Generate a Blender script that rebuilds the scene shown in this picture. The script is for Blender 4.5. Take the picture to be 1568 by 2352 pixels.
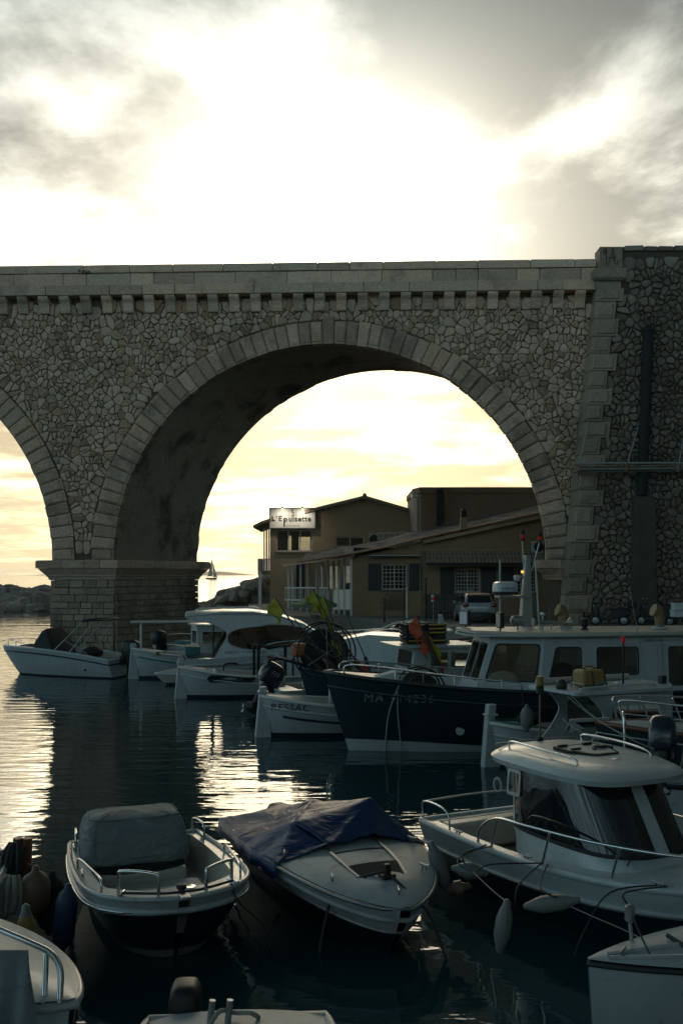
# Harbour under a stone viaduct at sunset, seen from the quay above the moored boats.
import bpy, bmesh, math, random
from mathutils import Vector, Matrix, noise as mnoise

for _o in list(bpy.data.objects):
    bpy.data.objects.remove(_o)
SC = bpy.context.scene
COL = SC.collection
PI = math.pi
R = math.radians
random.seed(7)

# ---------------------------------------------------------------- camera
CX, HY, F, EYE = 784.0, 1320.0, 2285.0, 4.0      # reference frame 1568 x 2352, horizon row, focal length, eye height
cam_d = bpy.data.cameras.new('camera')
cam = bpy.data.objects.new('camera', cam_d)
COL.objects.link(cam)
cam.location = (0, 0, EYE)
cam.rotation_euler = (R(90), 0, 0)
cam_d.sensor_fit = 'VERTICAL'
cam_d.sensor_height = 36.0
cam_d.lens = 36.0 * F / 2352.0
cam_d.shift_y = (HY - 1176.0) / 2352.0
cam_d.clip_start = 0.1
cam_d.clip_end = 40000
SC.camera = cam

# ---------------------------------------------------------------- colour management
SC.view_settings.view_transform = 'Standard'
SC.view_settings.look = 'None'
SC.view_settings.gamma = 1.0
SC.view_settings.exposure = 0.35
SC.view_settings.use_curve_mapping = False
SC.render.engine = 'CYCLES'
SC.cycles.max_bounces = 8
SC.cycles.diffuse_bounces = 3
SC.cycles.glossy_bounces = 4
SC.cycles.transmission_bounces = 6
SC.cycles.sample_clamp_indirect = 6.0
SC.cycles.use_denoising = True

# ---------------------------------------------------------------- node helper
class NT:
    def __init__(self, tree):
        self.t = tree
        self.n = tree.nodes
        self.l = tree.links
    def new(self, typ, **kw):
        nd = self.n.new(typ)
        for k, v in kw.items():
            setattr(nd, k, v)
        return nd
    def put(self, sock, v):
        if isinstance(v, bpy.types.NodeSocket):
            self.l.new(v, sock)
        elif v is not None:
            if isinstance(v, (tuple, list)) and len(v) == 3 and sock.type == 'RGBA':
                v = (*v, 1)
            sock.default_value = v
    def math(self, op, a, b=None, c=None, clamp=False):
        nd = self.new('ShaderNodeMath', operation=op, use_clamp=clamp)
        for i, v in enumerate((a, b, c)):
            if v is not None:
                self.put(nd.inputs[i], v)
        return nd.outputs[0]
    def vmath(self, op, a, b=None, s=None):
        nd = self.new('ShaderNodeVectorMath', operation=op)
        self.put(nd.inputs[0], a)
        if b is not None:
            self.put(nd.inputs[1], b)
        if s is not None:
            self.put(nd.inputs['Scale'], s)
        return nd.outputs['Value'] if op in ('DOT_PRODUCT', 'LENGTH', 'DISTANCE') else nd.outputs[0]
    def mix(self, fac, a, b, typ='MIX'):
        nd = self.new('ShaderNodeMix', data_type='RGBA', blend_type=typ)
        self.put(nd.inputs[0], fac); self.put(nd.inputs[6], a); self.put(nd.inputs[7], b)
        return nd.outputs[2]
    def noise(self, vec=None, scale=5, detail=4, rough=.5, dist=0, w=None):
        nd = self.new('ShaderNodeTexNoise')
        if w is not None:
            nd.noise_dimensions = '4D'; self.put(nd.inputs['W'], w)
        if vec is not None:
            self.put(nd.inputs['Vector'], vec)
        self.put(nd.inputs['Scale'], scale); self.put(nd.inputs['Detail'], detail)
        self.put(nd.inputs['Roughness'], rough); self.put(nd.inputs['Distortion'], dist)
        return nd.outputs[0]
    def ramp(self, fac, stops, interp='LINEAR'):
        nd = self.new('ShaderNodeValToRGB')
        cr = nd.color_ramp; cr.interpolation = interp
        while len(cr.elements) > 1:
            cr.elements.remove(cr.elements[-1])
        for i, (p, c) in enumerate(stops):
            e = cr.elements[0] if i == 0 else cr.elements.new(p)
            e.position = p
            e.color = (*c, 1) if isinstance(c, (tuple, list)) else (c, c, c, 1)
        self.put(nd.inputs[0], fac)
        return nd.outputs[0]
    def smooth(self, v, a, b, lo=0., hi=1.):
        nd = self.new('ShaderNodeMapRange', interpolation_type='SMOOTHSTEP')
        self.put(nd.inputs[0], v)
        for i, x in enumerate((a, b, lo, hi)):
            nd.inputs[i + 1].default_value = x
        return nd.outputs[0]
    def mapping(self, vec, scale=(1, 1, 1), loc=(0, 0, 0), rot=(0, 0, 0)):
        nd = self.new('ShaderNodeMapping')
        self.put(nd.inputs[0], vec)
        nd.inputs['Location'].default_value = loc
        nd.inputs['Rotation'].default_value = rot
        nd.inputs['Scale'].default_value = scale
        return nd.outputs[0]

# ---------------------------------------------------------------- sky and sun
SUN_EL, SUN_AZ = R(19.0), R(-1.0)           # azimuth from +Y towards +X
SUN_DIR = Vector((math.sin(SUN_AZ) * math.cos(SUN_EL), math.cos(SUN_AZ) * math.cos(SUN_EL), math.sin(SUN_EL)))
world = bpy.data.worlds.new('World')
SC.world = world
world.use_nodes = True
w = NT(world.node_tree)
w.n.clear()
sky = w.new('ShaderNodeTexSky', sky_type='NISHITA', sun_disc=False)
sky.sun_elevation = SUN_EL
sky.sun_rotation = SUN_AZ
sky.altitude = 10
sky.air_density = 1.0
sky.dust_density = 2.2
sky.ozone_density = 1.0
tc = w.new('ShaderNodeTexCoord')
dirv = w.vmath('NORMALIZE', tc.outputs['Generated'])
sep = w.new('ShaderNodeSeparateXYZ'); w.put(sep.inputs[0], dirv)
dz = w.math('MAXIMUM', sep.outputs[2], 0.0)
inv = w.math('DIVIDE', 1.0, w.math('ADD', dz, 0.07))
plane = w.vmath('SCALE', dirv, s=inv)                        # cloud layer seen in perspective
flat = w.vmath('MULTIPLY', plane, (1, 1, 0))
cosang = w.math('MAXIMUM', w.vmath('DOT_PRODUCT', dirv, tuple(SUN_DIR)), 0.0)
glow1 = w.math('POWER', cosang, 120.0)
glow2 = w.math('POWER', cosang, 34.0)
glow3 = w.math('POWER', cosang, 2.0)
# two cloud decks seen in perspective: broad banks and torn detail
big = w.noise(w.mapping(flat, scale=(.80, .62, 1), loc=(2.3, 5.1, 0)), scale=1.05, detail=9, rough=.55, dist=.35)
det = w.noise(w.mapping(flat, scale=(1.1, .9, 1), loc=(7.1, 1.7, 0)), scale=2.4, detail=8, rough=.6, dist=.25)
dens = w.math('ADD', w.math('MULTIPLY', big, .70), w.math('MULTIPLY', det, .30))
hzc = w.math('POWER', w.math('SUBTRACT', 1.0, dz), 7.0)
dens = w.math('ADD', dens, w.math('MULTIPLY', w.smooth(sep.outputs[0], .08, .42), .07))     # a heavier bank to the right
thick = w.math('MULTIPLY', w.smooth(dens, .385, .555), w.math('SUBTRACT', 1.0, w.math('MULTIPLY', hzc, .55)))
gaps = w.smooth(dens, .44, .36)
hz = w.math('POWER', w.math('SUBTRACT', 1.0, dz), 7.0)       # long path through low air: dimmer and warmer
veil = w.math('ADD', w.math('ADD', 10.6, w.math('MULTIPLY', glow3, 1.6)), w.math('ADD', w.math('ADD', w.math('MULTIPLY', glow2, 10.0), w.math('MULTIPLY', glow1, 30.0)), w.math('MULTIPLY', w.math('MULTIPLY', w.smooth(dz, .32, .05), w.math('POWER', cosang, 6.0)), 4.0)))
pas = w.math('SUBTRACT', 1.0, w.math('MULTIPLY', thick, w.math('SUBTRACT', .80, w.math('MULTIPLY', glow2, .28))))
pas = w.math('ADD', pas, w.math('MULTIPLY', gaps, w.math('MULTIPLY', glow3, .55)))
pas = w.math('MULTIPLY', pas, w.math('SUBTRACT', 1.0, w.math('MULTIPLY', hz, .26)))
hue = w.mix(w.math('POWER', cosang, 3.0), (.58, .92, 1.04), (1.0, .93, .755))
hue = w.mix(w.math('MULTIPLY', w.math('POWER', cosang, 5.0), w.smooth(dz, .34, .10)), hue, (1.0, .79, .40))
hue = w.mix(w.math('MULTIPLY', hz, w.math('POWER', cosang, 2.0)), hue, (1.0, .80, .49))
hue = w.mix(w.math('MULTIPLY', w.smooth(dz, .36, .80), .9), hue, (.60, .91, 1.02))        # colder overhead
cl = w.vmath('SCALE', hue, s=w.math('MULTIPLY', veil, pas))
clear = w.vmath('SCALE', sky.outputs[0], s=w.math('MULTIPLY', .10, w.math('SUBTRACT', 1.0, w.math('MULTIPLY', thick, .8))))
up = w.math('SUBTRACT', 1.0, w.math('MULTIPLY', w.smooth(dz, .24, .80), .90))     # sky dimmed towards the zenith so upward faces get less light
tot = w.vmath('SCALE', w.vmath('ADD', cl, clear), s=up)
bg = w.new('ShaderNodeBackground')
w.put(bg.inputs[0], tot)
bg.inputs[1].default_value = 0.10
wo = w.new('ShaderNodeOutputWorld')
w.l.new(bg.outputs[0], wo.inputs[0])

sun_d = bpy.data.lights.new('sun', 'SUN')
sun_d.energy = 0.6
sun_d.angle = R(35)
sun_d.color = (1.0, .86, .62)
sun = bpy.data.objects.new('sun', sun_d)
COL.objects.link(sun)
sun.rotation_euler = SUN_DIR.to_track_quat('Z', 'Y').to_euler()

# ---------------------------------------------------------------- geometry helpers
def px(x, y, Y):
    """Point at depth Y whose place in the 1568 x 2352 reference frame is (x, y)."""
    return Vector(((x - CX) / F * Y, Y, EYE - (y - HY) / F * Y))

def on_z(x, y, z=0.0):
    """Point at height z along that same line of sight."""
    return px(x, y, (EYE - z) * F / (y - HY))

class MB:
    """Collects verts and faces for one mesh."""
    def __init__(self):
        self.v = []; self.f = []
    def add(self, vs, fs):
        o = len(self.v)
        self.v += [tuple(p) for p in vs]
        self.f += [tuple(i + o for i in f) for f in fs]
        return self
    def box(self, c, s, m=None):
        c = Vector(c); hx, hy, hz = s[0] / 2, s[1] / 2, s[2] / 2
        pts = [Vector((x, y, z)) for z in (-hz, hz) for y in (-hy, hy) for x in (-hx, hx)]
        if m is not None:
            pts = [m @ p for p in pts]
        return self.add([c + p for p in pts], [(0, 2, 3, 1), (4, 5, 7, 6), (0, 1, 5, 4), (2, 6, 7, 3), (0, 4, 6, 2), (1, 3, 7, 5)])
    def bar(self, a, b, wd, ht, up=(0, 0, 1)):
        a, b = Vector(a), Vector(b)
        d = (b - a).normalized(); up = Vector(up)
        if abs(d.dot(up)) > .98:
            up = Vector((1, 0, 0))
        s = d.cross(up).normalized(); u = s.cross(d)
        vs = [p + s * i * wd / 2 + u * j * ht / 2 for p in (a, b) for i, j in ((-1, -1), (1, -1), (1, 1), (-1, 1))]
        return self.add(vs, [(0, 1, 2, 3), (7, 6, 5, 4), (0, 4, 5, 1), (1, 5, 6, 2), (2, 6, 7, 3), (3, 7, 4, 0)])
    def tube(self, pts, r, n=8, closed=False, cap=True):
        pts = [Vector(p) for p in pts]
        N = len(pts)
        rr = r if isinstance(r, (list, tuple)) else [r] * N
        prev = None; rings = []
        for i, p in enumerate(pts):
            if closed:
                d = pts[(i + 1) % N] - pts[i - 1]
            else:
                d = pts[min(i + 1, N - 1)] - pts[max(i - 1, 0)]
            if d.length < 1e-9:
                d = Vector((0, 0, 1))
            d.normalize()
            if prev is None:
                a = Vector((0, 0, 1)) if abs(d.z) < .9 else Vector((1, 0, 0))
                s = d.cross(a).normalized()
            else:
                s = prev - d * prev.dot(d)
                s = s.normalized() if s.length > 1e-6 else d.orthogonal().normalized()
            prev = s
            u = d.cross(s)
            rings.append([p + (s * math.cos(2 * PI * k / n) + u * math.sin(2 * PI * k / n)) * rr[i] for k in range(n)])
        vs = [q for ring in rings for q in ring]
        fs = []
        for i in range(N if closed else N - 1):
            j = (i + 1) % N
            for k in range(n):
                l = (k + 1) % n
                fs.append((i * n + k, i * n + l, j * n + l, j * n + k))
        if cap and not closed:
            fs.append(tuple(range(n - 1, -1, -1)))
            fs.append(tuple((N - 1) * n + k for k in range(n)))
        return self.add(vs, fs)
    def loft(self, rings, close=True, cap0=True, cap1=True):
        n = len(rings[0]); vs = [p for r_ in rings for p in r_]; fs = []
        for i in range(len(rings) - 1):
            for k in range(n if close else n - 1):
                l = (k + 1) % n
                fs.append((i * n + k, i * n + l, (i + 1) * n + l, (i + 1) * n + k))
        if cap0: fs.append(tuple(range(n - 1, -1, -1)))
        if cap1: fs.append(tuple((len(rings) - 1) * n + k for k in range(n)))
        return self.add(vs, fs)
    def lathe(self, c, prof, n=16, axis='z', m=None):
        c = Vector(c); rings = []
        for r_, h in prof:
            ring = []
            for k in range(n):
                a = 2 * PI * k / n
                if axis == 'z': p = Vector((r_ * math.cos(a), r_ * math.sin(a), h))
                elif axis == 'x': p = Vector((h, r_ * math.cos(a), r_ * math.sin(a)))
                else: p = Vector((r_ * math.sin(a), h, r_ * math.cos(a)))
                ring.append(c + (m @ p if m is not None else p))
            rings.append(ring)
        return self.loft(rings)
    def prism(self, poly, frame):
        """poly: 2D outline; frame(u, v, w) -> point; extruded w = 0..1"""
        a = [frame(u, v, 0) for u, v in poly]; b = [frame(u, v, 1) for u, v in poly]
        return self.loft([a, b])
    def grid(self, fn, nu, nv):
        vs = [fn(i / nu, j / nv) for j in range(nv + 1) for i in range(nu + 1)]
        fs = [(j * (nu + 1) + i, j * (nu + 1) + i + 1, (j + 1) * (nu + 1) + i + 1, (j + 1) * (nu + 1) + i) for j in range(nv) for i in range(nu)]
        return self.add(vs, fs)
    def ball(self, c, r, n=12, m=6, sc=(1, 1, 1)):
        prof = [(max(1e-4, math.sin(PI * k / m)) * r, -math.cos(PI * k / m) * r) for k in range(m + 1)]
        o = len(self.v)
        self.lathe((0, 0, 0), prof, n)
        for i in range(o, len(self.v)):
            p = self.v[i]
            self.v[i] = (c[0] + p[0] * sc[0], c[1] + p[1] * sc[1], c[2] + p[2] * sc[2])
        return self
    weld = False
    def mesh(self, name, smooth=None):
        me = bpy.data.meshes.new(name)
        me.from_pydata(self.v, [], self.f)
        bm = bmesh.new(); bm.from_mesh(me)
        if self.weld: bmesh.ops.remove_doubles(bm, verts=bm.verts, dist=1e-4)
        bmesh.ops.recalc_face_normals(bm, faces=bm.faces)
        bm.to_mesh(me); bm.free()
        if smooth is not None:
            me.polygons.foreach_set('use_smooth', [True] * len(me.polygons))
            me.set_sharp_from_angle(angle=R(smooth))
        me.update()
        return me
    def build(self, name, mat, parent=None, smooth=None, bevel=0, thick=0, sub=0, seg=2):
        me = self.mesh(name, smooth)
        return mobj(name, me, mat, parent, bevel, thick, sub, seg)

def mobj(name, me, mat, parent=None, bevel=0, thick=0, sub=0, seg=2):
    o = bpy.data.objects.new(name, me)
    COL.objects.link(o)
    if mat is not None and not me.materials:
        me.materials.append(MAT[mat] if isinstance(mat, str) else mat)
    if parent is not None:
        o.parent = parent
    if thick:
        md = o.modifiers.new('solid', 'SOLIDIFY'); md.thickness = thick; md.offset = 0
    if sub:
        md = o.modifiers.new('sub', 'SUBSURF'); md.levels = sub; md.render_levels = sub
    if bevel:
        md = o.modifiers.new('bevel', 'BEVEL'); md.width = bevel; md.segments = seg; md.limit_method = 'ANGLE'; md.angle_limit = R(40)
    return o

def tag(o, label=None, cat=None, group=None, kind=None):
    if label: o['label'] = label
    if cat: o['category'] = cat
    if group: o['group'] = group
    if kind: o['kind'] = kind
    return o

def thing(name, label, cat, loc=(0, 0, 0), rz=0, group=None):
    o = bpy.data.objects.new(name, None)
    COL.objects.link(o)
    o.location = loc; o.rotation_euler = (0, 0, rz)
    o.empty_display_size = .2
    return tag(o, label, cat, group)

def copy_tree(o, parent=None):
    c = o.copy(); COL.objects.link(c)
    c.parent = parent
    for ch in o.children:
        copy_tree(ch, c)
    return c

def lerp(a, b, t): return a + (b - a) * t
def sstep(t):
    t = max(0., min(1., t)); return t * t * (3 - 2 * t)
def curve_pts(pts, n=6, closed=False):
    """Catmull-Rom through the points."""
    P = [Vector(p) for p in pts]; N = len(P); out = []
    rng = range(N if closed else N - 1)
    for i in rng:
        p0 = P[i - 1] if (i > 0 or closed) else P[0]
        p1 = P[i]; p2 = P[(i + 1) % N]
        p3 = P[(i + 2) % N] if (i + 2 < N or closed) else P[-1]
        for k in range(n):
            t = k / n
            out.append(.5 * ((2 * p1) + (p2 - p0) * t + (2 * p0 - 5 * p1 + 4 * p2 - p3) * t * t + (3 * p1 - p0 - 3 * p2 + p3) * t ** 3))
    if not closed:
        out.append(P[-1])
    return out
def sag(a, b, d, n=10):
    a, b = Vector(a), Vector(b)
    return [a.lerp(b, i / n) - Vector((0, 0, d * 4 * (i / n) * (1 - i / n))) for i in range(n + 1)]

def text_mesh(s, size=1.0, spacing=1.0, shear=0.0, extrude=0.0, align='CENTER', bold=0.0):
    cu = bpy.data.curves.new('lettering', 'FONT')
    cu.body = s; cu.size = size; cu.space_character = spacing; cu.shear = shear; cu.extrude = extrude
    cu.offset = bold * size; cu.align_x = align; cu.align_y = 'CENTER'; cu.resolution_u = 3
    o = bpy.data.objects.new('lettering', cu)
    COL.objects.link(o)
    me = bpy.data.meshes.new_from_object(o)
    bpy.data.objects.remove(o)
    bpy.data.curves.remove(cu)
    me.materials.clear()
    return me

def lettering(s, size, mat, parent, fn, name='lettering', bold=0.0, **kw):
    """fn(u, v) -> local point; the flat letters are wrapped on it."""
    me = text_mesh(s, size, bold=bold, **kw)
    for v in me.vertices:
        v.co = fn(v.co.x, v.co.y)
    me.name = name
    return mobj(name, me, mat, parent)

# ---------------------------------------------------------------- materials
MAT = {}
def material(name, col, rough=.5, metal=0., var=.0, vscale=3., bump=0., bscale=20., spec=.5, tint2=None, coat=0., stain=0., coord='Object', streak=0.):
    m = bpy.data.materials.new(name); m.use_nodes = True
    t = NT(m.node_tree); b = t.n['Principled BSDF']
    c = t.new('ShaderNodeTexCoord').outputs[coord]
    out = (*col, 1)
    if var or tint2 or stain or streak:
        n1 = t.noise(c, vscale, 5, .6)
        if tint2:
            out = t.mix(t.smooth(n1, .38, .62), (*col, 1), (*tint2, 1))
        if var:
            k = t.math('ADD', 1 - var, t.math('MULTIPLY', n1, var * 2))
            out = t.vmath('SCALE', out if isinstance(out, bpy.types.NodeSocket) else col, s=k)
        if stain:
            n2 = t.noise(c, vscale * 2.7, 6, .7, .6)
            f = t.math('MULTIPLY', t.smooth(n2, .52, .72), stain)
            out = t.mix(f, out, (.05, .045, .035, 1))
        if streak:
            n3 = t.noise(t.mapping(c, scale=(9, 9, .7)), 1.0, 4, .6)
            f = t.math('MULTIPLY', t.smooth(n3, .54, .75), streak)
            out = t.mix(f, out, (.11, .075, .04, 1))
    t.put(b.inputs['Base Color'], out)
    b.inputs['Roughness'].default_value = rough
    b.inputs['Metallic'].default_value = metal
    b.inputs['Specular IOR Level'].default_value = spec
    if coat:
        b.inputs['Coat Weight'].default_value = coat
        b.inputs['Coat Roughness'].default_value = .08
    if bump:
        bn = t.new('ShaderNodeBump'); bn.inputs['Strength'].default_value = bump
        bn.inputs['Distance'].default_value = .02
        t.put(bn.inputs['Height'], t.noise(c, bscale, 6, .65))
        t.l.new(bn.outputs[0], b.inputs['Normal'])
    MAT[name] = m
    return m

def stone_material(name, cols, bump=.6, bscale=9., rough=.85, dirt=.35, dist=.05):
    """Masonry: every piece draws its own tint, with grain, pits and grime."""
    m = bpy.data.materials.new(name); m.use_nodes = True
    t = NT(m.node_tree); b = t.n['Principled BSDF']
    tcn = t.new('ShaderNodeTexCoord')
    geo = t.new('ShaderNodeNewGeometry')
    oi = t.new('ShaderNodeObjectInfo')
    c = geo.outputs['Position']
    rnd = t.math('FRACT', t.math('ADD', t.math('MULTIPLY', geo.outputs['Random Per Island'], 1.0), t.math('MULTIPLY', oi.outputs['Random'], 7.31)))
    stops = [(i / len(cols), cc) for i, cc in enumerate(cols)]
    col = t.ramp(rnd, stops, 'CONSTANT')
    fine = t.noise(c, 9., 8, .75)
    col = t.vmath('SCALE', col, s=t.math('ADD', .28, t.math('MULTIPLY', fine, 1.44)))
    big = t.noise(c, .55, 5, .6)
    col = t.mix(t.math('MULTIPLY', t.smooth(big, .48, .68), dirt), col, (.075, .065, .052, 1))
    t.put(b.inputs['Base Color'], col)
    b.inputs['Roughness'].default_value = rough
    b.inputs['Specular IOR Level'].default_value = .25
    bn = t.new('ShaderNodeBump'); bn.inputs['Strength'].default_value = bump
    bn.inputs['Distance'].default_value = dist
    t.put(bn.inputs['Height'], t.math('ADD', t.noise(c, bscale, 7, .7), t.math('MULTIPLY', t.noise(c, bscale * .35, 3, .5), 1.6)))
    t.l.new(bn.outputs[0], b.inputs['Normal'])
    MAT[name] = m
    return m

def glass_material(name, tint=(.6, .66, .66), rough=.03, clear=.75):
    """Window pane: tinted see-through with a mirror sheen."""
    m = bpy.data.materials.new(name); m.use_nodes = True
    t = NT(m.node_tree); t.n.clear()
    tr = t.new('ShaderNodeBsdfTransparent'); tr.inputs[0].default_value = (*[x * clear for x in tint], 1)
    gl = t.new('ShaderNodeBsdfGlossy'); gl.inputs[0].default_value = (.9, .95, .95, 1); gl.inputs['Roughness'].default_value = rough
    fr = t.new('ShaderNodeFresnel'); fr.inputs[0].default_value = 1.5
    mx = t.new('ShaderNodeMixShader')
    t.l.new(fr.outputs[0], mx.inputs[0]); t.l.new(tr.outputs[0], mx.inputs[1]); t.l.new(gl.outputs[0], mx.inputs[2])
    o = t.new('ShaderNodeOutputMaterial'); t.l.new(mx.outputs[0], o.inputs[0])
    MAT[name] = m
    return m

def lamp_material(name, col, strength):
    m = bpy.data.materials.new(name); m.use_nodes = True
    b = m.node_tree.nodes['Principled BSDF']
    b.inputs['Base Color'].default_value = (*col, 1)
    b.inputs['Emission Color'].default_value = (*col, 1)
    b.inputs['Emission Strength'].default_value = strength
    MAT[name] = m

RUB = [(.57, .41, .295), (.63, .47, .35), (.47, .35, .26), (.67, .49, .355), (.36, .245, .165), (.58, .45, .345), (.49, .33, .22), (.69, .53, .405), (.60, .44, .32)]
stone_material('rubble_stone', RUB, 1.0, 7., dist=.09)
stone_material('dressed_stone', [(.52, .38, .275), (.60, .445, .325), (.41, .305, .225), (.56, .40, .285), (.47, .355, .27)], .9, 8., dirt=.45, dist=.06)
stone_material('parapet_stone', [(.59, .43, .315), (.68, .51, .38), (.45, .34, .255), (.63, .455, .33), (.53, .41, .315)], .7, 10., dirt=.4, dist=.04)
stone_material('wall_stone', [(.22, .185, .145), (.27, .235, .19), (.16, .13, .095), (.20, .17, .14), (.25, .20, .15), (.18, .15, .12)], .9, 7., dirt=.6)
stone_material('quoin_stone', [(.30, .245, .19), (.35, .285, .225), (.25, .205, .16), (.32, .26, .20)], .8, 7., dirt=.35)
stone_material('mortar', [(.15, .118, .09)], .9, 12., dirt=.6)
stone_material('dark_mortar', [(.085, .073, .056)], .9, 12., dirt=.6)
stone_material('pier_stone', [(.30, .245, .18), (.36, .295, .215), (.25, .205, .155), (.33, .26, .185), (.28, .24, .19)], .8, 8., dirt=.7)
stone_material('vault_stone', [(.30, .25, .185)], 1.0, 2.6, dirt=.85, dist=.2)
stone_material('rock', [(.25, .225, .19), (.30, .27, .225), (.20, .18, .155), (.27, .235, .195)], 1.0, 3., dirt=.45, dist=.12)
material('concrete', (.17, .155, .135), .85, var=.25, vscale=1.2, bump=.5, bscale=9, stain=.4, coord='Generated')
material('quay', (.17, .16, .14), .9, var=.3, vscale=.6, bump=.5, bscale=6, stain=.5)
# ================================================================ water, coast
def make_water():
    m = bpy.data.materials.new('sea_water'); m.use_nodes = True
    t = NT(m.node_tree); b = t.n['Principled BSDF']
    b.inputs['Base Color'].default_value = (.012, .040, .047, 1)
    b.inputs['Roughness'].default_value = .035
    b.inputs['IOR'].default_value = 1.333
    pos = t.new('ShaderNodeNewGeometry').outputs['Position']
    # swell in the harbour runs across the view; chop on top
    n1 = t.noise(t.mapping(pos, scale=(.28, 1.0, 1), rot=(0, 0, R(5))), 1.8, 2, .4, .5)
    n2 = t.noise(t.mapping(pos, scale=(.33, 1.0, 1), rot=(0, 0, R(-7))), 3.1, 2, .45, .4)
    n3 = t.noise(t.mapping(pos, scale=(.6, 1.0, 1)), 9.0, 2, .5)
    h = t.math('ADD', t.math('MULTIPLY', n1, .019), t.math('ADD', t.math('MULTIPLY', n2, .0125), t.math('MULTIPLY', n3, .0020)))
    # sheltered and smoother close to the near quay, open sea beyond the viaduct is rougher
    sp = t.new('ShaderNodeSeparateXYZ'); t.put(sp.inputs[0], pos)
    h = t.math('MULTIPLY', h, t.smooth(sp.outputs[1], 9.5, 19, .40, 1.0))
    sea = t.smooth(sp.outputs[1], 50, 85, 0, 1)
    n4 = t.noise(t.mapping(pos, scale=(.45, 1.0, 1), rot=(0, 0, R(6))), .28, 4, .55, .4)
    h = t.math('ADD', h, t.math('MULTIPLY', t.math('MULTIPLY', n4, sea), .14))
    bn = t.new('ShaderNodeBump'); bn.inputs['Strength'].default_value = 1.0; bn.inputs['Distance'].default_value = 1.0
    t.put(bn.inputs['Height'], h)
    t.l.new(bn.outputs[0], b.inputs['Normal'])
    MAT['water'] = m
make_water()
mb = MB()
xs = [-14000, -2000, -300, -60, 60, 300, 2000, 14000]; ys = [-400, -40, 0, 60, 130, 400, 2500, 26000]
mb.add([(x, y, 0) for y in ys for x in xs], [(j * 8 + i, j * 8 + i + 1, j * 8 + i + 9, j * 8 + i + 8) for j in range(7) for i in range(7)])
tag(mb.build('water', 'water'), 'dark rippled harbour water glittering gold below the arches', kind='structure')
tag(MB().add([(-14000, -400, -6), (14000, -400, -6), (14000, 26000, -6), (-14000, 26000, -6)], [(0, 1, 2, 3)]).build('seabed', 'rock'), kind='structure')

# ================================================================ viaduct
FA = math.atan(.04)                       # the face turns a little away on the left
EV = Vector((math.cos(FA), -math.sin(FA), 0)); DV = Vector((math.sin(FA), math.cos(FA), 0))
ORG = Vector((0, 50, 0))
SKEW, TH = .456, 6.6                      # the vaults cross the roadway at a slant
def fp(s, z, n=0.0, skew=True):
    return ORG + EV * (s + (SKEW * n if skew and n > .6 else 0)) + DV * n + Vector((0, 0, z))
ZS, RI, RE = 4.72, 10.88, 12.06           # springing, intrados, extrados
SA, SB = -.66, -25.6                      # arch centres
ZCORB, ZCORN, ZROW, ZCOP, ZTOP = 17.24, 18.05, 18.57, 19.2, 19.62
S0, S1 = -22.0, 12.6

via = thing('viaduct', 'tall stone viaduct of rubble masonry whose round arches span the harbour mouth', 'viaduct')

def arch_pts(c, r, a0, a1, n):
    return [(c + r * math.cos(lerp(a0, a1, i / n)), ZS + r * math.sin(lerp(a0, a1, i / n))) for i in range(n + 1)]
low = [(S0 - 6, ZS + math.sqrt(max(0, RI ** 2 - (S0 - 6 - SB) ** 2)))] + [p for p in arch_pts(SB, RI, PI, 0, 90) if p[0] > S0 - 6]
low += [(p[0], p[1]) for p in arch_pts(SA, RI, PI, 0, 90)]
low += [(16.0, ZS)]
NB = .10
mb = MB()
rnd = random.Random(3)
for (sa, za), (sb, zb) in zip(low[:-1], low[1:]):
    if sb - sa > 1e-4:
        mb.add([fp(sa, za, NB), fp(sb, zb, NB), fp(sb, ZCORN, NB), fp(sa, ZCORN, NB)], [(0, 1, 2, 3)])
        mb.add([fp(sa, za, TH), fp(sb, zb, TH), fp(sb, ZTOP - 1.0, TH), fp(sa, ZTOP - 1.0, TH)], [(0, 1, 2, 3)])
mb.build('spandrel_wall', 'mortar', via)
mb = MB()
mb.add([fp(S0 - 6, ZCORN, NB), fp(16, ZCORN, NB), fp(16, ZTOP - .9, TH), fp(S0 - 6, ZTOP - .9, TH)], [(0, 1, 2, 3)])
mb.build('roadway', 'concrete', via)
# vault soffits: coursed and uneven, with a ragged far edge
def vault(c, a0, a1, n, m):
    mb = MB(); rn = random.Random(int(c * 10))
    jag = [rn.uniform(-.10, .06) for _ in range(n + 1)]
    def fn(u, v):
        a = lerp(a0, a1, u)
        k = int(round(u * n))
        rr = RI + .03 + .05 * mnoise.noise(Vector((a * 9, v * 7, c))) + (jag[k // 2 * 2 if v > .9 else 0] * (1 if v > .9 else 0)) * .8
        return fp(c + rr * math.cos(a), ZS + rr * math.sin(a), .42 + v * (TH - .42))
    mb.grid(fn, n, m)
    return mb
vault(SA, 0, PI, 150, 24).build('vault', 'vault_stone', via, smooth=50)
vault(SB, 0, PI * .62, 80, 12).build('vault', 'vault_stone', via, smooth=50)

def panel_block(mb, quad, n0, n1, inset=.06, raise_=.05, to=fp):
    """Dressed block: quad of (s, z) corners, front at n0, back at n1, with a raised rough panel."""
    c = (sum(q[0] for q in quad) / 4, sum(q[1] for q in quad) / 4)
    def shr(f): return [(c[0] + (q[0] - c[0]) * f, c[1] + (q[1] - c[1]) * f) for q in quad]
    w_ = min(math.dist(quad[0], quad[1]), math.dist(quad[1], quad[2]))
    a = shr(1 - .02); f1 = 1 - 2 * inset / max(w_, .2); f2 = f1 - .1
    ring = [[to(s, z, n1) for s, z in a], [to(s, z, n0) for s, z in a]]
    if raise_:
        ring += [[to(s, z, n0) for s, z in shr(f1)], [to(s, z, n0 - raise_) for s, z in shr(f2)]]
    mb.loft(ring, cap0=False)

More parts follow.
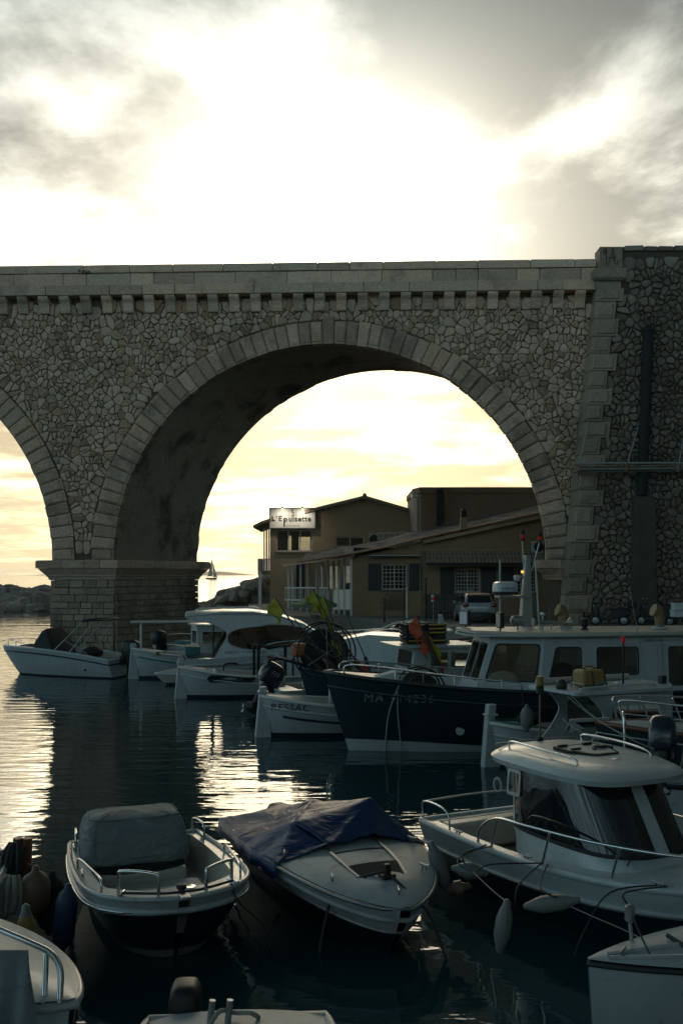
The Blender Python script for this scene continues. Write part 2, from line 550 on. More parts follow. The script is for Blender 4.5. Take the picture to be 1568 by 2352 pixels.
def voussoirs(c, a0, a1, n, rn, key=None):
    for i in range(n):
        aa, ab = lerp(a0, a1, i / n), lerp(a0, a1, (i + 1) / n)
        g = .0012
        ro = RE + rn.uniform(-.05, .06); ri = RI + rn.uniform(-.02, .03)
        if key is not None and i == key: ro += .18; ri -= .02
        q = [(c + ri * math.cos(aa + g), ZS + ri * math.sin(aa + g)), (c + ro * math.cos(aa + g), ZS + ro * math.sin(aa + g)),
             (c + ro * math.cos(ab - g), ZS + ro * math.sin(ab - g)), (c + ri * math.cos(ab - g), ZS + ri * math.sin(ab - g))]
        if max(p[0] for p in q) < S0 + .3: continue
        mb = MB(); n0 = rn.uniform(-.035, .015) - .02
        panel_block(mb, q, n0, .55, inset=.05, raise_=rn.choice((.02, .04, .06, .075)))
        mb.build('voussoir', 'dressed_stone', via, bevel=.012, seg=1)
rn = random.Random(11)
voussoirs(SA, 0, PI, 61, rn, key=30)
voussoirs(SB, 0, PI * .55, 34, rn)

# ---- rubble masonry: irregular stones set in dark joints
def clip(poly, nx, ny, d):
    out = []; n = len(poly)
    for i in range(n):
        a, b = poly[i], poly[(i + 1) % n]
        da = a[0] * nx + a[1] * ny - d; db = b[0] * nx + b[1] * ny - d
        if da <= 0: out.append(a)
        if (da < 0 < db) or (db < 0 < da):
            t = da / (da - db); out.append((a[0] + (b[0] - a[0]) * t, a[1] + (b[1] - a[1]) * t))
    return out
def rubble_cells(s0, s1, z0, z1, sp, rn, keep, cuts, gap=.032):
    """keep(s, z) -> is the stone's seed inside; cuts(s, z) -> extra half planes (nx, ny, d)."""
    pts = {}; ny_ = int((z1 - z0) / sp) + 3; nx_ = int((s1 - s0) / sp) + 3
    for j in range(-1, ny_):
        for i in range(-1, nx_):
            if rn.random() < .22: continue
            ps = [(s0 + (i + .5 * (j & 1) + rn.uniform(-.42, .42)) * sp, z0 + (j + rn.uniform(-.40, .40)) * sp * .92)]
            if rn.random() < .32:
                ps.append((ps[0][0] + rn.uniform(.3, .5) * sp, ps[0][1] + rn.uniform(-.4, .4) * sp))
            pts[(i, j)] = [q for q in ps if keep(*q)]
    cells = []
    for (i, j), lst in pts.items():
        for p in lst:
            if not keep(*p): continue
            poly = [(p[0] - sp * 1.2, p[1] - sp * 1.2), (p[0] + sp * 1.2, p[1] - sp * 1.2), (p[0] + sp * 1.2, p[1] + sp * 1.2), (p[0] - sp * 1.2, p[1] + sp * 1.2)]
            for dj in range(-2, 3):
                for di in range(-2, 3):
                    for q in pts.get((i + di, j + dj), ()):
                        if q is p: continue
                        dx, dy = q[0] - p[0], q[1] - p[1]; L = math.hypot(dx, dy)
                        if L < 1e-4: continue
                        dx /= L; dy /= L
                        poly = clip(poly, dx, dy, dx * (p[0] + q[0]) / 2 + dy * (p[1] + q[1]) / 2 - gap / 2)
                        if len(poly) < 3: break
            for c in cuts(*p):
                if len(poly) >= 3: poly = clip(poly, *c)
            if len(poly) >= 3:
                ar = .5 * abs(sum(poly[k][0] * poly[k - 1][1] - poly[k - 1][0] * poly[k][1] for k in range(len(poly))))
                if ar > .012: cells.append((ar, poly))
    return cells
def stone(mb, poly, rn, to, n_wall, proud, cut=(.13, .26)):
    n = len(poly); c = (sum(p[0] for p in poly) / n, sum(p[1] for p in poly) / n)
    o = []
    for k in range(n):                       # knock the corners off
        a, b, d = poly[k - 1], poly[k], poly[(k + 1) % n]
        t = rn.uniform(*cut)
        o.append((lerp(b[0], a[0], t), lerp(b[1], a[1], t))); o.append((lerp(b[0], d[0], t), lerp(b[1], d[1], t)))
    jit = [(rn.uniform(-.012, .012), rn.uniform(-.012, .012)) for _ in o]
    o = [(x + j[0], z + j[1]) for (x, z), j in zip(o, jit)]
    r0 = [to(x, z, n_wall) for x, z in o]
    r1 = [to(x, z, n_wall - proud * .62) for x, z in o]
    f = rn.uniform(.72, .84)
    r2 = [to(c[0] + (x - c[0]) * f, c[1] + (z - c[1]) * f, n_wall - proud * rn.uniform(.88, 1.12)) for x, z in o]
    mb.loft([r0, r1, r2], cap0=False, cap1=False)
    b = len(mb.v) - len(o)
    mb.v.append(tuple(to(c[0] + rn.uniform(-.03, .03), c[1] + rn.uniform(-.03, .03), n_wall - proud * rn.uniform(1.0, 1.25))))
    mb.f += [(b + k, b + (k + 1) % len(o), len(mb.v) - 1) for k in range(len(o))]
def lay_rubble(cells, parent, rn, to, n_wall, mat, proud=(.06, .11), singles=300, visible=lambda c: True, cut=(.13, .26)):
    cells.sort(key=lambda c: -c[0] * (1 if visible(c[1]) else .01))
    for ar, poly in cells[:singles]:
        mb = MB(); stone(mb, poly, rn, to, n_wall, rn.uniform(*proud), cut)
        mb.build('stone', mat, parent, smooth=28)
    mb = MB()
    for ar, poly in cells[singles:]:
        stone(mb, poly, rn, to, n_wall, rn.uniform(*proud), cut)
    if mb.v:
        tag(mb.build('rubble_facing', mat, parent, smooth=28), kind='stuff')
def arch_cut(c, s, z, pad=.05):
    dx, dz = s - c, max(z - ZS, .001); L = math.hypot(dx, dz)
    if L > RE + 1.2: return []
    dx /= L; dz /= L
    return [(-dx, -dz, -(dx * c + dz * ZS) - (RE + pad))]
rn = random.Random(5)
def vkeep(s, z):
    if z < ZS + .05 or z > ZCORB + .7: return False
    if z > ZCORB - .1 and False: return False
    return all(math.hypot(s - c, z - ZS) > RE + .16 for c in (SA, SB)) and s < S1 + .2
cells = rubble_cells(S0, S1, ZS, ZCORN, .345, rn, vkeep, lambda s, z: arch_cut(SA, s, z) + arch_cut(SB, s, z) + [(0, 1, ZCORN), (0, -1, -ZS)])
lay_rubble(cells, via, rn, fp, NB, 'rubble_stone')

# ---- corbels, cornice, parapet, coping
sc = S0 + .25
cprof = [(0, 0), (.16, .0), (.20, .12), (.22, .30), (.30, .48), (.45, .62), (.50, .72), (.50, .80), (0, .80)]
k = 0
while sc < 12.3:
    mb = MB()
    top = ZCORN - .005
    def cf(u, v, w_, sc=sc): return fp(sc + w_ * .5, ZCORB + .01 + v * (top - ZCORB - .01) / .8, NB - .06 - u)
    mb.prism(cprof, cf)
    o = mb.build('corbel', 'parapet_stone', via, bevel=.015, seg=1)
    sc += 1.075; k += 1
def course(name, z0, z1, n0, n1, lo, hi, rn, mat='parapet_stone', bevel=.022, jit=.0):
    s = S0 - rn.uniform(0, 1)
    while s < S1 - .1:
        L = rn.uniform(lo, hi)
        e = min(s + L, S1)
        nn = n0 + rn.uniform(-jit, jit)
        mb = MB()
        j_ = lambda: rn.uniform(-.011, .011)
        q_ = [(s + .012 + j_(), z0 + .012 + j_()), (e - .012 + j_(), z0 + .012 + j_()), (e - .012 + j_(), z1 - .012 + j_()), (s + .012 + j_(), z1 - .012 + j_())]
        ring = [[fp(a, z, n_, False) for a, z in q_] for n_ in (nn, n1)]
        mb.loft(ring)
        mb.build(name, mat, via, bevel=bevel, seg=1)
        s = e
rn = random.Random(21)
course('cornice_block', ZCORN, ZROW, -.52, .5, 1.2, 3.4, rn, jit=.012)
course('parapet_block', ZROW, ZCOP, -.30, .15, 1.1, 2.6, rn, jit=.02)
course('coping_block', ZCOP, ZTOP, -.36, .22, 1.6, 3.0, rn, jit=.006)
mb = MB()
mb.add([fp(S0 - 6, ZCORN, TH - .4), fp(16, ZCORN, TH - .4), fp(16, ZTOP - .3, TH - .4), fp(S0 - 6, ZTOP - .3, TH - .4)], [(0, 1, 2, 3)])
mb.build('far_parapet', 'mortar', via)
mb = MB()
mb.loft([[fp(a, z, n_, False) for a, z in ((S0 - 6, ZCORN + .02), (S1 - .03, ZCORN + .02), (S1 - .03, ZTOP - .03), (S0 - 6, ZTOP - .03))] for n_ in (-.22, .1)])
mb.build('parapet_core', 'mortar', via)

# ---- piers: battered ashlar shafts under moulded capitals
def pier(sl, sr, zb, front=True, side=True, capital=True, block=True):
    """sl, sr: the shaft's left and right faces at the springing line, on the front plane."""
    zc = ZS - 1.0                                   # underside of the capital
    def batter(z): return .02 * (zc - z)
    def P(s, z, n): return fp(s, z, 0) + (EV * SKEW + DV) * n
    mb = MB()
    l, r_ = sl - .05, sr + .05
    rings = []
    for z in (zb, zc + .6):
        b = batter(z) - .10
        rings.append([P(l - b, z, -b), P(r_ + b, z, -b), P(r_ + b, z, TH + b), P(l - b, z, TH + b)])
    mb.loft(rings)
    core = mb.build('pier', 'mortar', via)
    rn = random.Random(int(sl * 7))
    def face(nb, to, L, mat='dressed_stone'):
        z = zc; row = 0
        while z > zb:
            h = rn.choice((.33, .36, .31, .38)); z1 = max(z - h, zb)
            s = 0
            first = True
            while s < L - .02:
                wd = rn.uniform(.42, .78) if not (first or s > L - 1.2) else rn.choice((.95, .6))
                e = min(s + wd, L)
                if L - e < .3: e = L
                q = [(s + .011, z1 + .011), (e - .011, z1 + .011), (e - .011, z - .011), (s + .011, z - .011)]
                pr = rn.uniform(.02, .09)
                ctr = ((s + e) / 2, (z + z1) / 2)
                def sh(f, pr_): return [to(ctr[0] + (a - ctr[0]) * f, ctr[1] + (b - ctr[1]) * f, pr_) for a, b in q]
                mb = MB(); mb.loft([sh(1, -.16), sh(1, pr * .5), sh(.9, pr)], cap0=False)
                mb.build('ashlar_block', 'pier_stone', core, smooth=25)
                s = e; first = False
            z = z1
    if block:
        Lf = sr - sl + .1
        if front: face(0, lambda a, z, p: P(l + a, z, -batter(z)) - DV * p, Lf)
        nv = (DV * 1 + EV * SKEW).normalized()
        sd = Vector((nv.y, -nv.x, 0))
        if side: face(1, lambda a, z, p: P(r_ + batter(z), z, 0) + nv * a + sd * p, TH * math.hypot(1, SKEW))
    if capital:
        prof = [(.03, 0), (.08, .06), (.08, .14), (.15, .20), (.15, .26), (.26, .40), (.34, .52), (.38, .58), (.38, .60)]
        rings = [[P(l - o_, zc + h_, -o_), P(r_ + o_, zc + h_, -o_), P(r_ + o_, zc + h_, TH + o_), P(l - o_, zc + h_, TH + o_)] for o_, h_ in prof]
        mb = MB(); mb.loft(rings)
        cap = mb.build('capital', 'dressed_stone', via, bevel=.01, seg=1)
        # top slab laid in separate blocks
        o_ = .46; z0, z1 = zc + .605, ZS + .02
        def slab(a0, a1, n0, n1):
            mb = MB()
            mb.loft([[P(a0 + .01, z0, n0 + .01), P(a1 - .01, z0, n0 + .01), P(a1 - .01, z0, n1 - .01), P(a0 + .01, z0, n1 - .01)],
                     [P(a0 + .01, z1 - .08, n0 + .01), P(a1 - .01, z1 - .08, n0 + .01), P(a1 - .01, z1 - .08, n1 - .01), P(a0 + .01, z1 - .08, n1 - .01)],
                     [P(a0 + .01, z1 + rn.uniform(-.02, .03), n0 + .12), P(a1 - .01, z1, n0 + .12), P(a1 - .06, z1 + rn.uniform(-.02, .03), n1 - .01), P(a0 + .01, z1, n1 - .01)]])
            mb.build('capital_block', 'dressed_stone', cap, bevel=.012, seg=1)
        a = l - o_; e_ = r_ + o_
        cuts = [a, a + 1.35, a + 2.5, e_ - .9, e_]
        for i in range(4): slab(cuts[i], cuts[i + 1], -o_, .55)
        n = .55
        while n < TH + o_ - .1:
            m_ = min(n + rn.uniform(.7, 1.0), TH + o_)
            slab(e_ - 1.0, e_, n, m_); n = m_
        slab(a, e_ - 1.0, .56, TH + o_)
pier(SB + RI, SA - RI, -1.5)
pier(SA + RI, 14.5, -1.0, side=False, front=False)

# ================================================================ retaining wall at the right
WY0, WY1 = 48.35, 48.85                     # plane at the foot and at the top (battered)
ZW = 20.15
def wp(s, z, n=0.0):
    """n < 0 is proud of the wall."""
    return Vector((s, lerp(WY0, WY1, z / ZW) + n, z))
def wl(z): return lerp(10.50, 12.50, z / 18.2)
wall = thing('retaining_wall', 'dark battered rubble retaining wall with pale rusticated corner stones beside the arch', 'wall')
mb = MB()
mb.loft([[Vector((wl(z) + .05, lerp(WY0, WY1, z / ZW) + .1, z)), Vector((22, lerp(WY0, WY1, z / ZW) + .1, z)), Vector((22, 57, z)), Vector((wl(z) + .05 + (1.2 if z > 0 else 1.2), 57, z))] for z in (0.5, 18.2, ZW - .02)])
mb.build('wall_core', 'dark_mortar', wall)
rn = random.Random(33)
z = 1.3; i = 0; quo = []
while z < 18.0:
    h = rn.uniform(.80, .90)
    if z + h > 17.9: h = 18.02 - z
    wd = 1.32 if i % 2 else .98
    wd += rn.uniform(-.05, .08)
    a0, a1 = wl(z), wl(z + h)
    q = [(a0, z), (a0 + wd, z), (a1 + wd, z + h), (a1, z + h)]
    mb = MB(); panel_block(mb, q, -.08 + rn.uniform(-.03, .02), .9, inset=.11, raise_=rn.uniform(.05, .10), to=wp)
    mb.build('corner_stone', 'quoin_stone', wall, bevel=.02, seg=1)
    quo.append((z, z + h, wd)); z += h; i += 1
def wkeep(s, z):
    if s > 19.6 or z < 1.2 or z > ZW - .25: return False
    for a, b, wd in quo:
        if a <= z < b and s < wl(z) + wd + .12: return False
    if z >= 18.0 and s < 13.9: return False
    return s > wl(z)
def wcuts(s, z):
    for a, b, wd in quo:
        if a <= z < b: return [(-1, 0, -(wl(z) + wd + .05))]
    return [(-1, 0, -13.82), (0, 1, ZW - .22)] if z >= 18 else []
cells = rubble_cells(10, 19.8, 1.2, ZW, .33, rn, wkeep, wcuts, gap=.045)
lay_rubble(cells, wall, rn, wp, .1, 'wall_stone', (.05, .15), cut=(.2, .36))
s = 13.85
while s < 19.5:
    L = rn.uniform(.6, 1.1); mb = MB()
    q = [(s + .02, ZW - .24), (s + L - .02, ZW - .24 + rn.uniform(-.02, .02)), (s + L - .03, ZW + rn.uniform(-.02, .04)), (s + .03, ZW + rn.uniform(-.02, .04))]
    mb.loft([[wp(a, b, .9) for a, b in q], [wp(a, b, -.02) for a, b in q]])
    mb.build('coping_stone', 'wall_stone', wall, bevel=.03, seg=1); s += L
# end post of the parapet with its moulded cap stone and painted scrawl
mb = MB(); a0, a1 = px(1376, 600, 48.75).x, px(1428, 600, 48.75).x
mb.box(((a0 + a1) / 2, 49.2, (18.98 + 20.06) / 2), (a1 - a0, 1.0, 1.08)).build('end_post', 'quoin_stone', wall, bevel=.015, seg=1)
mb = MB(); b0, b1 = px(1363, 630, 48.6).x, px(1437, 630, 48.6).x
prof = [(-.14, 18.40), (-.02, 18.5), (0, 18.56), (0, 18.94), (-.05, 18.975)]
mb.loft([[Vector((b0 - o_, 48.5 - o_, z)), Vector((b1 + o_, 48.5 - o_, z)), Vector((b1 + o_, 49.9, z)), Vector((b0 - o_, 49.9, z))] for o_, z in prof])
mb.build('cap_stone', 'quoin_stone', wall, bevel=.02, seg=1)
mb = MB(); mb.box(((a0 + a1) / 2 - .12, 49.25, 18.2), (1.25, .95, .4)).build('neck_stone', 'quoin_stone', wall)
material('spray_paint', (.015, .015, .018), .5)
def scrawl(parent, strokes, fn, r_=.012, n=5):
    mb = MB()
    for st in strokes:
        mb.tube([fn(u, v) for u, v in [(p.x, p.y) for p in curve_pts([(a, b, 0) for a, b in st], n)]], r_, 5)
    mb.build('scrawl', 'spray_paint', parent)
def gf(u, v): return Vector((lerp(a0, a1, u), 48.695, lerp(18.98, 20.06, v)))
scrawl(wall, [[(.12, .72), (.2, .9), (.28, .74), (.2, .66), (.3, .9), (.28, .5), (.3, .22), (.25, .2)],
              [(.38, .2), (.5, .6), (.58, .92), (.62, .55), (.66, .3), (.74, .2), (.8, .28), (.78, .38)], [(.4, .48), (.55, .5), (.72, .52)]], gf, .02)
def gf2(u, v):
    p = px(187 + u * 30, 634 - v * 12, 50); return fp(p.x - .2, p.z + .12, -.375)
scrawl(via, [[(0, .6), (.1, .9), (.12, .4), (.2, .9)], [(.3, .4), (.36, .8), (.42, .5), (.32, .4)], [(.55, .9), (.5, .6), (.6, .55), (.56, .2), (.5, .3)],
             [(.7, .9), (.68, .3), (.78, .3), (.74, .6)], [(.9, .8), (.82, .5), (.9, .3), (.96, .5), (.86, .55)]], gf2, .016)

# drain pipe in its chase
material('dark_concrete', (.085, .078, .066), .9, var=.35, vscale=1.2, bump=.5, bscale=9, stain=.5, spec=.2)  # plain concrete in a darker tone for the pipe casing
material('drain_pipe', (.034, .036, .035), .85, var=.25, bump=.3, spec=.15)
material('rust', (.20, .10, .05), .8, var=.3, vscale=8, tint2=(.28, .24, .2), bump=.5, bscale=40)
material('galvanised', (.36, .37, .36), .55, .4, var=.15)
dp = thing('drain_pipe', 'fat grey jointed drain pipe running down the retaining wall into a concrete casing', 'pipe', (0, 0, 0))
pa = px(1488, 757, 48.55); pb = px(1472, 1140, 48.1)
def on_pipe(t): return pa.lerp(pb, t)
for a, b in ((0, .30), (.30, .62), (.62, 1.0)):
    MB().tube([on_pipe(a + .002), on_pipe(b - .002)], .26, 20).build('pipe_length', 'drain_pipe', dp, smooth=40)
for t_ in (.0, .195, .30, .39, .62, .80):
    MB().tube([on_pipe(t_ - .008), on_pipe(t_ + .012)], .295, 20).build('collar', 'drain_pipe', dp, smooth=40)
c0, c1 = px(1478, 1130, 48.05), px(1478, 1440, 47.95)
mb = MB()
mb.loft([[Vector((c0.x - .56, 47.75, 1.55)), Vector((c0.x + .56, 47.75, 1.55)), Vector((c0.x + .56, 49, 1.55)), Vector((c0.x - .56, 49, 1.55))],
         [Vector((c0.x - .48, 47.85, 7.3)), Vector((c0.x + .5, 47.85, 7.3)), Vector((c0.x + .5, 49, 7.3)), Vector((c0.x - .48, 49, 7.3))],
         [Vector((c0.x - .2, 48.2, 8.3)), Vector((c0.x + .3, 48.2, 8.3)), Vector((c0.x + .3, 49, 8.3)), Vector((c0.x - .2, 49, 8.3))]])
mb.build('casing', 'dark_concrete', dp, bevel=.03)
# pipe rack hung across the wall on stay rods
rk = thing('pipe_rack', 'rusty rack of thin pipes hung across the dark wall on slanting stay rods', 'pipe rack')
zr = px(1400, 1075, 48).z
x0, x1 = px(1318, 1075, 47.7).x, 19.5
for k, (dy, dz_) in enumerate(((-.55, .16), (-.45, .03), (-.35, -.08), (-.22, -.02), (-.12, -.16))):
    MB().tube([(x0 + k * .05, 48.0 + dy, zr + dz_), (x1, 48.0 + dy, zr + dz_ + .05)], .05, 8).build('pipe', 'rust' if k % 2 else 'galvanised', rk, smooth=40)
for xx, ax in ((1327, 1350), (1438, 1468), (1556, 1575)):
    b = px(xx, 1072, 47.45); t_ = px(ax, 968, 48.5)
    MB().tube([b, t_], .028, 6).build('stay_rod', 'galvanised', rk)
    MB().box((b.x, 47.9, zr - .02), (.09, 1.0, .42)).build('bracket', 'rust', rk, bevel=.01)
# ================================================================ rocks, quay, far shore
def rock_mesh(seed, sub=2, rough=.35):
    bm = bmesh.new(); bmesh.ops.create_icosphere(bm, subdivisions=sub, radius=1)
    rn = random.Random(seed); off = Vector((rn.uniform(0, 50), rn.uniform(0, 50), rn.uniform(0, 50)))
    planes = [(Vector((rn.uniform(-1, 1), rn.uniform(-1, 1), rn.uniform(-1, 1))).normalized(), rn.uniform(.5, .85)) for _ in range(12)]
    for v in bm.verts:
        p = v.co.copy()
        for n_, d in planes:                      # broken flat faces
            k = p.dot(n_)
            if k > d: p -= n_ * (k - d)
        p *= 1 + rough * .35 * mnoise.noise(p * 1.6 + off)
        v.co = p
    me = bpy.data.meshes.new('rock'); bm.to_mesh(me); bm.free()
    me.polygons.foreach_set('use_smooth', [True] * len(me.polygons)); me.set_sharp_from_angle(angle=R(18))
    me.materials.append(MAT['rock'])
    return me
ROCKS = [rock_mesh(s, 3) for s in range(8)]
def rock_pile(parent, spots, rn, lo, hi):
    for x, y, z in spots:
        o = bpy.data.objects.new('rock', rn.choice(ROCKS)); COL.objects.link(o); o.parent = parent
        o.location = (x, y, z); s = rn.uniform(lo, hi)
        o.scale = (s * rn.uniform(.9, 1.5), s * rn.uniform(.8, 1.2), s * rn.uniform(.6, .9))
        o.rotation_euler = (rn.uniform(-.4, .4), rn.uniform(-.4, .4), rn.uniform(0, 6.3))
rn = random.Random(17)
def ridge(x0, x1, y0, y1, hfun, nu=50, nv=14, amp=.35, fr=.8):
    def fn(u, v):
        x, y = lerp(x0, x1, u), lerp(y0, y1, v)
        z = hfun(u, v) + amp * mnoise.noise(Vector((x * fr, y * fr, 3))) + amp * .5 * mnoise.noise(Vector((x * fr * 3, y * fr * 3, 8)))
        return Vector((x, y, z))
    return MB().grid(fn, nu, nv)
brk = tag(ridge(-48, -29.5, 108, 120, lambda u, v: -1 + 2.3 * math.sin(PI * v) * (1 - .35 * u)).build('breakwater', 'rock', smooth=60), kind='structure')
rock_pile(brk, [(px(rn.uniform(-30, 118), 1400, 112).x + rn.uniform(-.4, .4), 109 + r_ * 1.5 + rn.uniform(-.5, .5), .1 + r_ * .60 + rn.uniform(-.2, .2)) for r_ in range(4) for k in range(15)], rn, .75, 1.35)
rock_pile(brk, [(px(x, 1340, 115).x, 115, 1.9 + rn.uniform(-.25, .3)) for x in range(-20, 118, 13)], rn, .7, 1.1)
bank = tag(ridge(-15.5, -2, 80, 100, lambda u, v: -1.2 + 4.8 * min(1, max(0, (u * 1.55 + .02) - .5 * abs(v - .5))) ** .8 * sstep(v * 3.2) * sstep((1 - v) * 4), 90, 60, .75, 1.1).build('rocky_bank', 'rock', smooth=60), kind='structure')
rock_pile(bank, [(px(x, 1390, 88).x, 84 + rn.uniform(-2, 4), rn.uniform(-.3, 1.1)) for x in range(452, 545, 7)] +
          [(px(x, 1390, 86).x, 80 + rn.uniform(-1, 1), rn.uniform(.0, .8)) for x in range(470, 610, 11)], rn, .6, 1.25)
rock_pile(bank, [(lerp(-14.5, -6.0, rn.random()), 82 + rn.uniform(0, 8), 0) for k in range(46)], rn, .45, 1.0)
for o in bank.children:
    u_ = (o.location.x + 15.5) / 13.5; v_ = (o.location.y - 80) / 20
    if o.location.z == 0: o.location.z = -.9 + 4.5 * min(1, max(0, (u_ * 1.55 + .02) - .5 * abs(v_ - .5))) ** .8 + .05
# quay
def slab_poly(pts, z0, z1):
    return MB().loft([[Vector((x, y, z0)) for x, y in pts], [Vector((x, y, z1)) for x, y in pts]])
QZ = 1.6
tag(slab_poly([(45, 43.6), (9.0, 43.6), (5.4, 46), (1.6, 54), (-3.2, 59), (-6.0, 68), (-7.5, 80), (-4, 96), (45, 96)], -2, QZ).build('quay', 'quay', bevel=.06), kind='structure')
# unseen valley sides, added and raised to shade the harbour, and far headland
tag(ridge(-60, 60, -60, -7, lambda u, v: 2.2 + 22 * (1 - sstep(v * 1.02)) , 40, 24, .8, .3).build('shade_hillside', 'rock', smooth=60), kind='structure')
tag(ridge(18.3, 60, -30, 46.5, lambda u, v: -.5 + 21 * sstep(u * 5.5 + .05), 40, 50, .7, .4).build('shade_hillside', 'rock', smooth=60), kind='structure')  # out of view, put here to shade the retaining wall and nearby boats
def land(u, v):
    x = lerp(-1500, 90, u); h = 26 * (sstep(u * 4) * sstep((1 - u) * 5)) + 6 * mnoise.noise(Vector((u * 9, 0, 0)))
    return Vector((x - 640, 6500 + v * 900, max(-1, h * math.sin(PI * v))))
tag(MB().grid(land, 60, 6).build('headland', 'rock', smooth=60), kind='structure')

# ================================================================ buildings on the quay
material('render_tan', (.25, .175, .105), .9, var=.22, vscale=.9, bump=.35, bscale=25, stain=.35, streak=.35)
material('render_beige', (.32, .24, .15), .9, var=.2, vscale=.8, bump=.35, bscale=25, stain=.3, streak=.25)
material('render_rose', (.21, .14, .09), .9, var=.2, vscale=.8, bump=.3, bscale=25, stain=.3, streak=.3)
material('terracotta', (.30, .135, .075), .8, var=.35, vscale=5, bump=.4, bscale=30, stain=.3)
material('old_tile', (.22, .16, .115), .8, var=.4, vscale=4, bump=.5, bscale=30, stain=.5, tint2=(.26, .22, .18))
material('slate', (.055, .06, .062), .5, var=.4, vscale=3, bump=.6, bscale=14)
material('white_wood', (.56, .55, .51), .55, var=.12, vscale=4)
material('cream_wood', (.42, .40, .36), .6, var=.15)
material('dark_wood', (.022, .026, .028), .6, var=.3)
material('black_iron', (.014, .015, .016), .5, .2)
material('dark_room', (.02, .02, .02), .9)
material('sign_white', (.75, .75, .72), .6, var=.06)
material('sign_ink', (.008, .02, .03), .5)
material('zinc', (.30, .31, .31), .45, .5, var=.15)
material('canvas_green', (.14, .20, .10), .8, var=.15)
material('black_rubber', (.012, .012, .012), .7)
material('grey_steel', (.33, .35, .36), .35, .7, var=.1)
glass_material('window_glass', (.55, .58, .56), .02, .8)
lamp_material('spot_glow', (1.0, .72, .38), 9.0)
lamp_material('red_lamp', (.16, .004, .004), .30)
lamp_material('amber_lamp', (1.0, .5, .1), 1.2)

def wall_panel(mb, Y, x0, x1, z0, z1, holes=(), d=.25):
    """Front wall in the plane Y with openings (x0, x1, z0, z1) and their reveals."""
    xs = sorted({x0, x1, *[h[0] for h in holes], *[h[1] for h in holes]}); zs = sorted({z0, z1, *[h[2] for h in holes], *[h[3] for h in holes]})
    for a, b in zip(xs[:-1], xs[1:]):
        for c, e in zip(zs[:-1], zs[1:]):
            mx, mz = (a + b) / 2, (c + e) / 2
            if any(h[0] < mx < h[1] and h[2] < mz < h[3] for h in holes): continue
            mb.add([(a, Y, c), (b, Y, c), (b, Y, e), (a, Y, e)], [(0, 1, 2, 3)])
    for h in holes:
        a, b, c, e = h
        mb.add([(a, Y, c), (b, Y, c), (b, Y, e), (a, Y, e), (a, Y + d, c), (b, Y + d, c), (b, Y + d, e), (a, Y + d, e)], [(0, 1, 5, 4), (1, 2, 6, 5), (2, 3, 7, 6), (3, 0, 4, 7)])
def hole(x0, y0, x1, y1, Y):
    a, b = px(x0, y1, Y), px(x1, y0, Y); return (a.x, b.x, a.z, b.z)
def window(parent, h, Y, cols=2, rows=1, fw=.07, mat='white_wood', glass='window_glass', bars=0, d=.16):
    a, b, c, e = h; mb = MB()
    for x in (a + fw / 2, b - fw / 2): mb.box((x, Y + d, (c + e) / 2), (fw, .08, e - c))
    for z in (c + fw / 2, e - fw / 2): mb.box(((a + b) / 2, Y + d, z), (b - a - 2 * fw, .08, fw))
    for k in range(1, cols): mb.box((lerp(a, b, k / cols), Y + d, (c + e) / 2), (fw * .9, .075, e - c - 2 * fw))
    for k in range(1, rows): mb.box(((a + b) / 2, Y + d, lerp(c, e, k / rows)), (b - a - 2 * fw, .07, fw * .6))
    f = mb.build('window', mat, parent)
    if glass:
        for k in range(cols):
            x0, x1 = lerp(a, b, k / cols) + .03, lerp(a, b, (k + 1) / cols) - .03
            MB().box(((x0 + x1) / 2, Y + d + .005, (c + e) / 2), (x1 - x0, .012, e - c - .06)).build('pane', glass, f)
    if bars:
        mb = MB()
        for k in range(1, bars): mb.box((lerp(a, b, k / bars), Y + .03, (c + e) / 2), (.022, .022, e - c))
        for z in (.2, .5, .8): mb.box(((a + b) / 2, Y + .03, lerp(c, e, z)), (b - a, .022, .022))
        mb.build('window_grille', 'white_wood', f)
    MB().box(((a + b) / 2, Y - .04, c - .05), (b - a + .16, .2, .08)).build('sill', 'concrete', f, bevel=.01)
    return f
def shutter(parent, h, Y):
    a, b, c, e = h; mb = MB()
    n = 4
    for k in range(n):
        x0, x1 = lerp(a, b, k / n), lerp(a, b, (k + 1) / n)
        mb.box(((x0 + x1) / 2, Y - .05, (c + e) / 2), (x1 - x0 - .012, .035, e - c))
    s = mb.build('shutter', 'dark_wood', parent)
    for t_ in (.15, .85):
        MB().box(((a + b) / 2, Y - .08, lerp(c, e, t_)), (b - a - .06, .03, .1)).build('batten', 'dark_wood', s)

# ---- restaurant with the lettered board
YE = 75.0
ep = thing('restaurant_building', 'beige two storey restaurant with a low gable and a lettered white board', 'building')
ex0, ex1 = px(620, 0, YE).x, px(949, 0, YE).x
zb, ze = QZ - .6, px(0, 1178, YE).z
h1 = hole(634, 1216, 717, 1267, YE); h2 = hole(771, 1233, 836, 1256, YE); h3 = hole(680, 1290, 700, 1390, YE)
mb = MB(); wall_panel(mb, YE, ex0, ex1, zb, ze, [h1, h2, h3])
gl, gp, gr = px(700, 1178, YE), px(837, 1146, YE), px(949, 1178, YE)
mb.add([gl, gp, gr], [(0, 1, 2)])
YB = YE + 9
mb.add([(ex1, YE, zb), (ex1, YB, zb), (ex1, YB, ze), (ex1, YE, ze)], [(0, 1, 2, 3)])
mb.add([(ex0, YE, zb), (ex0, YB, zb), (ex0, YB, px(0, 1290, YE).z), (ex0, YE, px(0, 1290, YE).z)], [(0, 1, 2, 3)])
mb.add([(ex0, YB, px(0, 1215, YE).z), (ex0, YE, px(0, 1215, YE).z), (ex0, YE, ze), (ex0, YB, ze)], [(0, 1, 2, 3)])
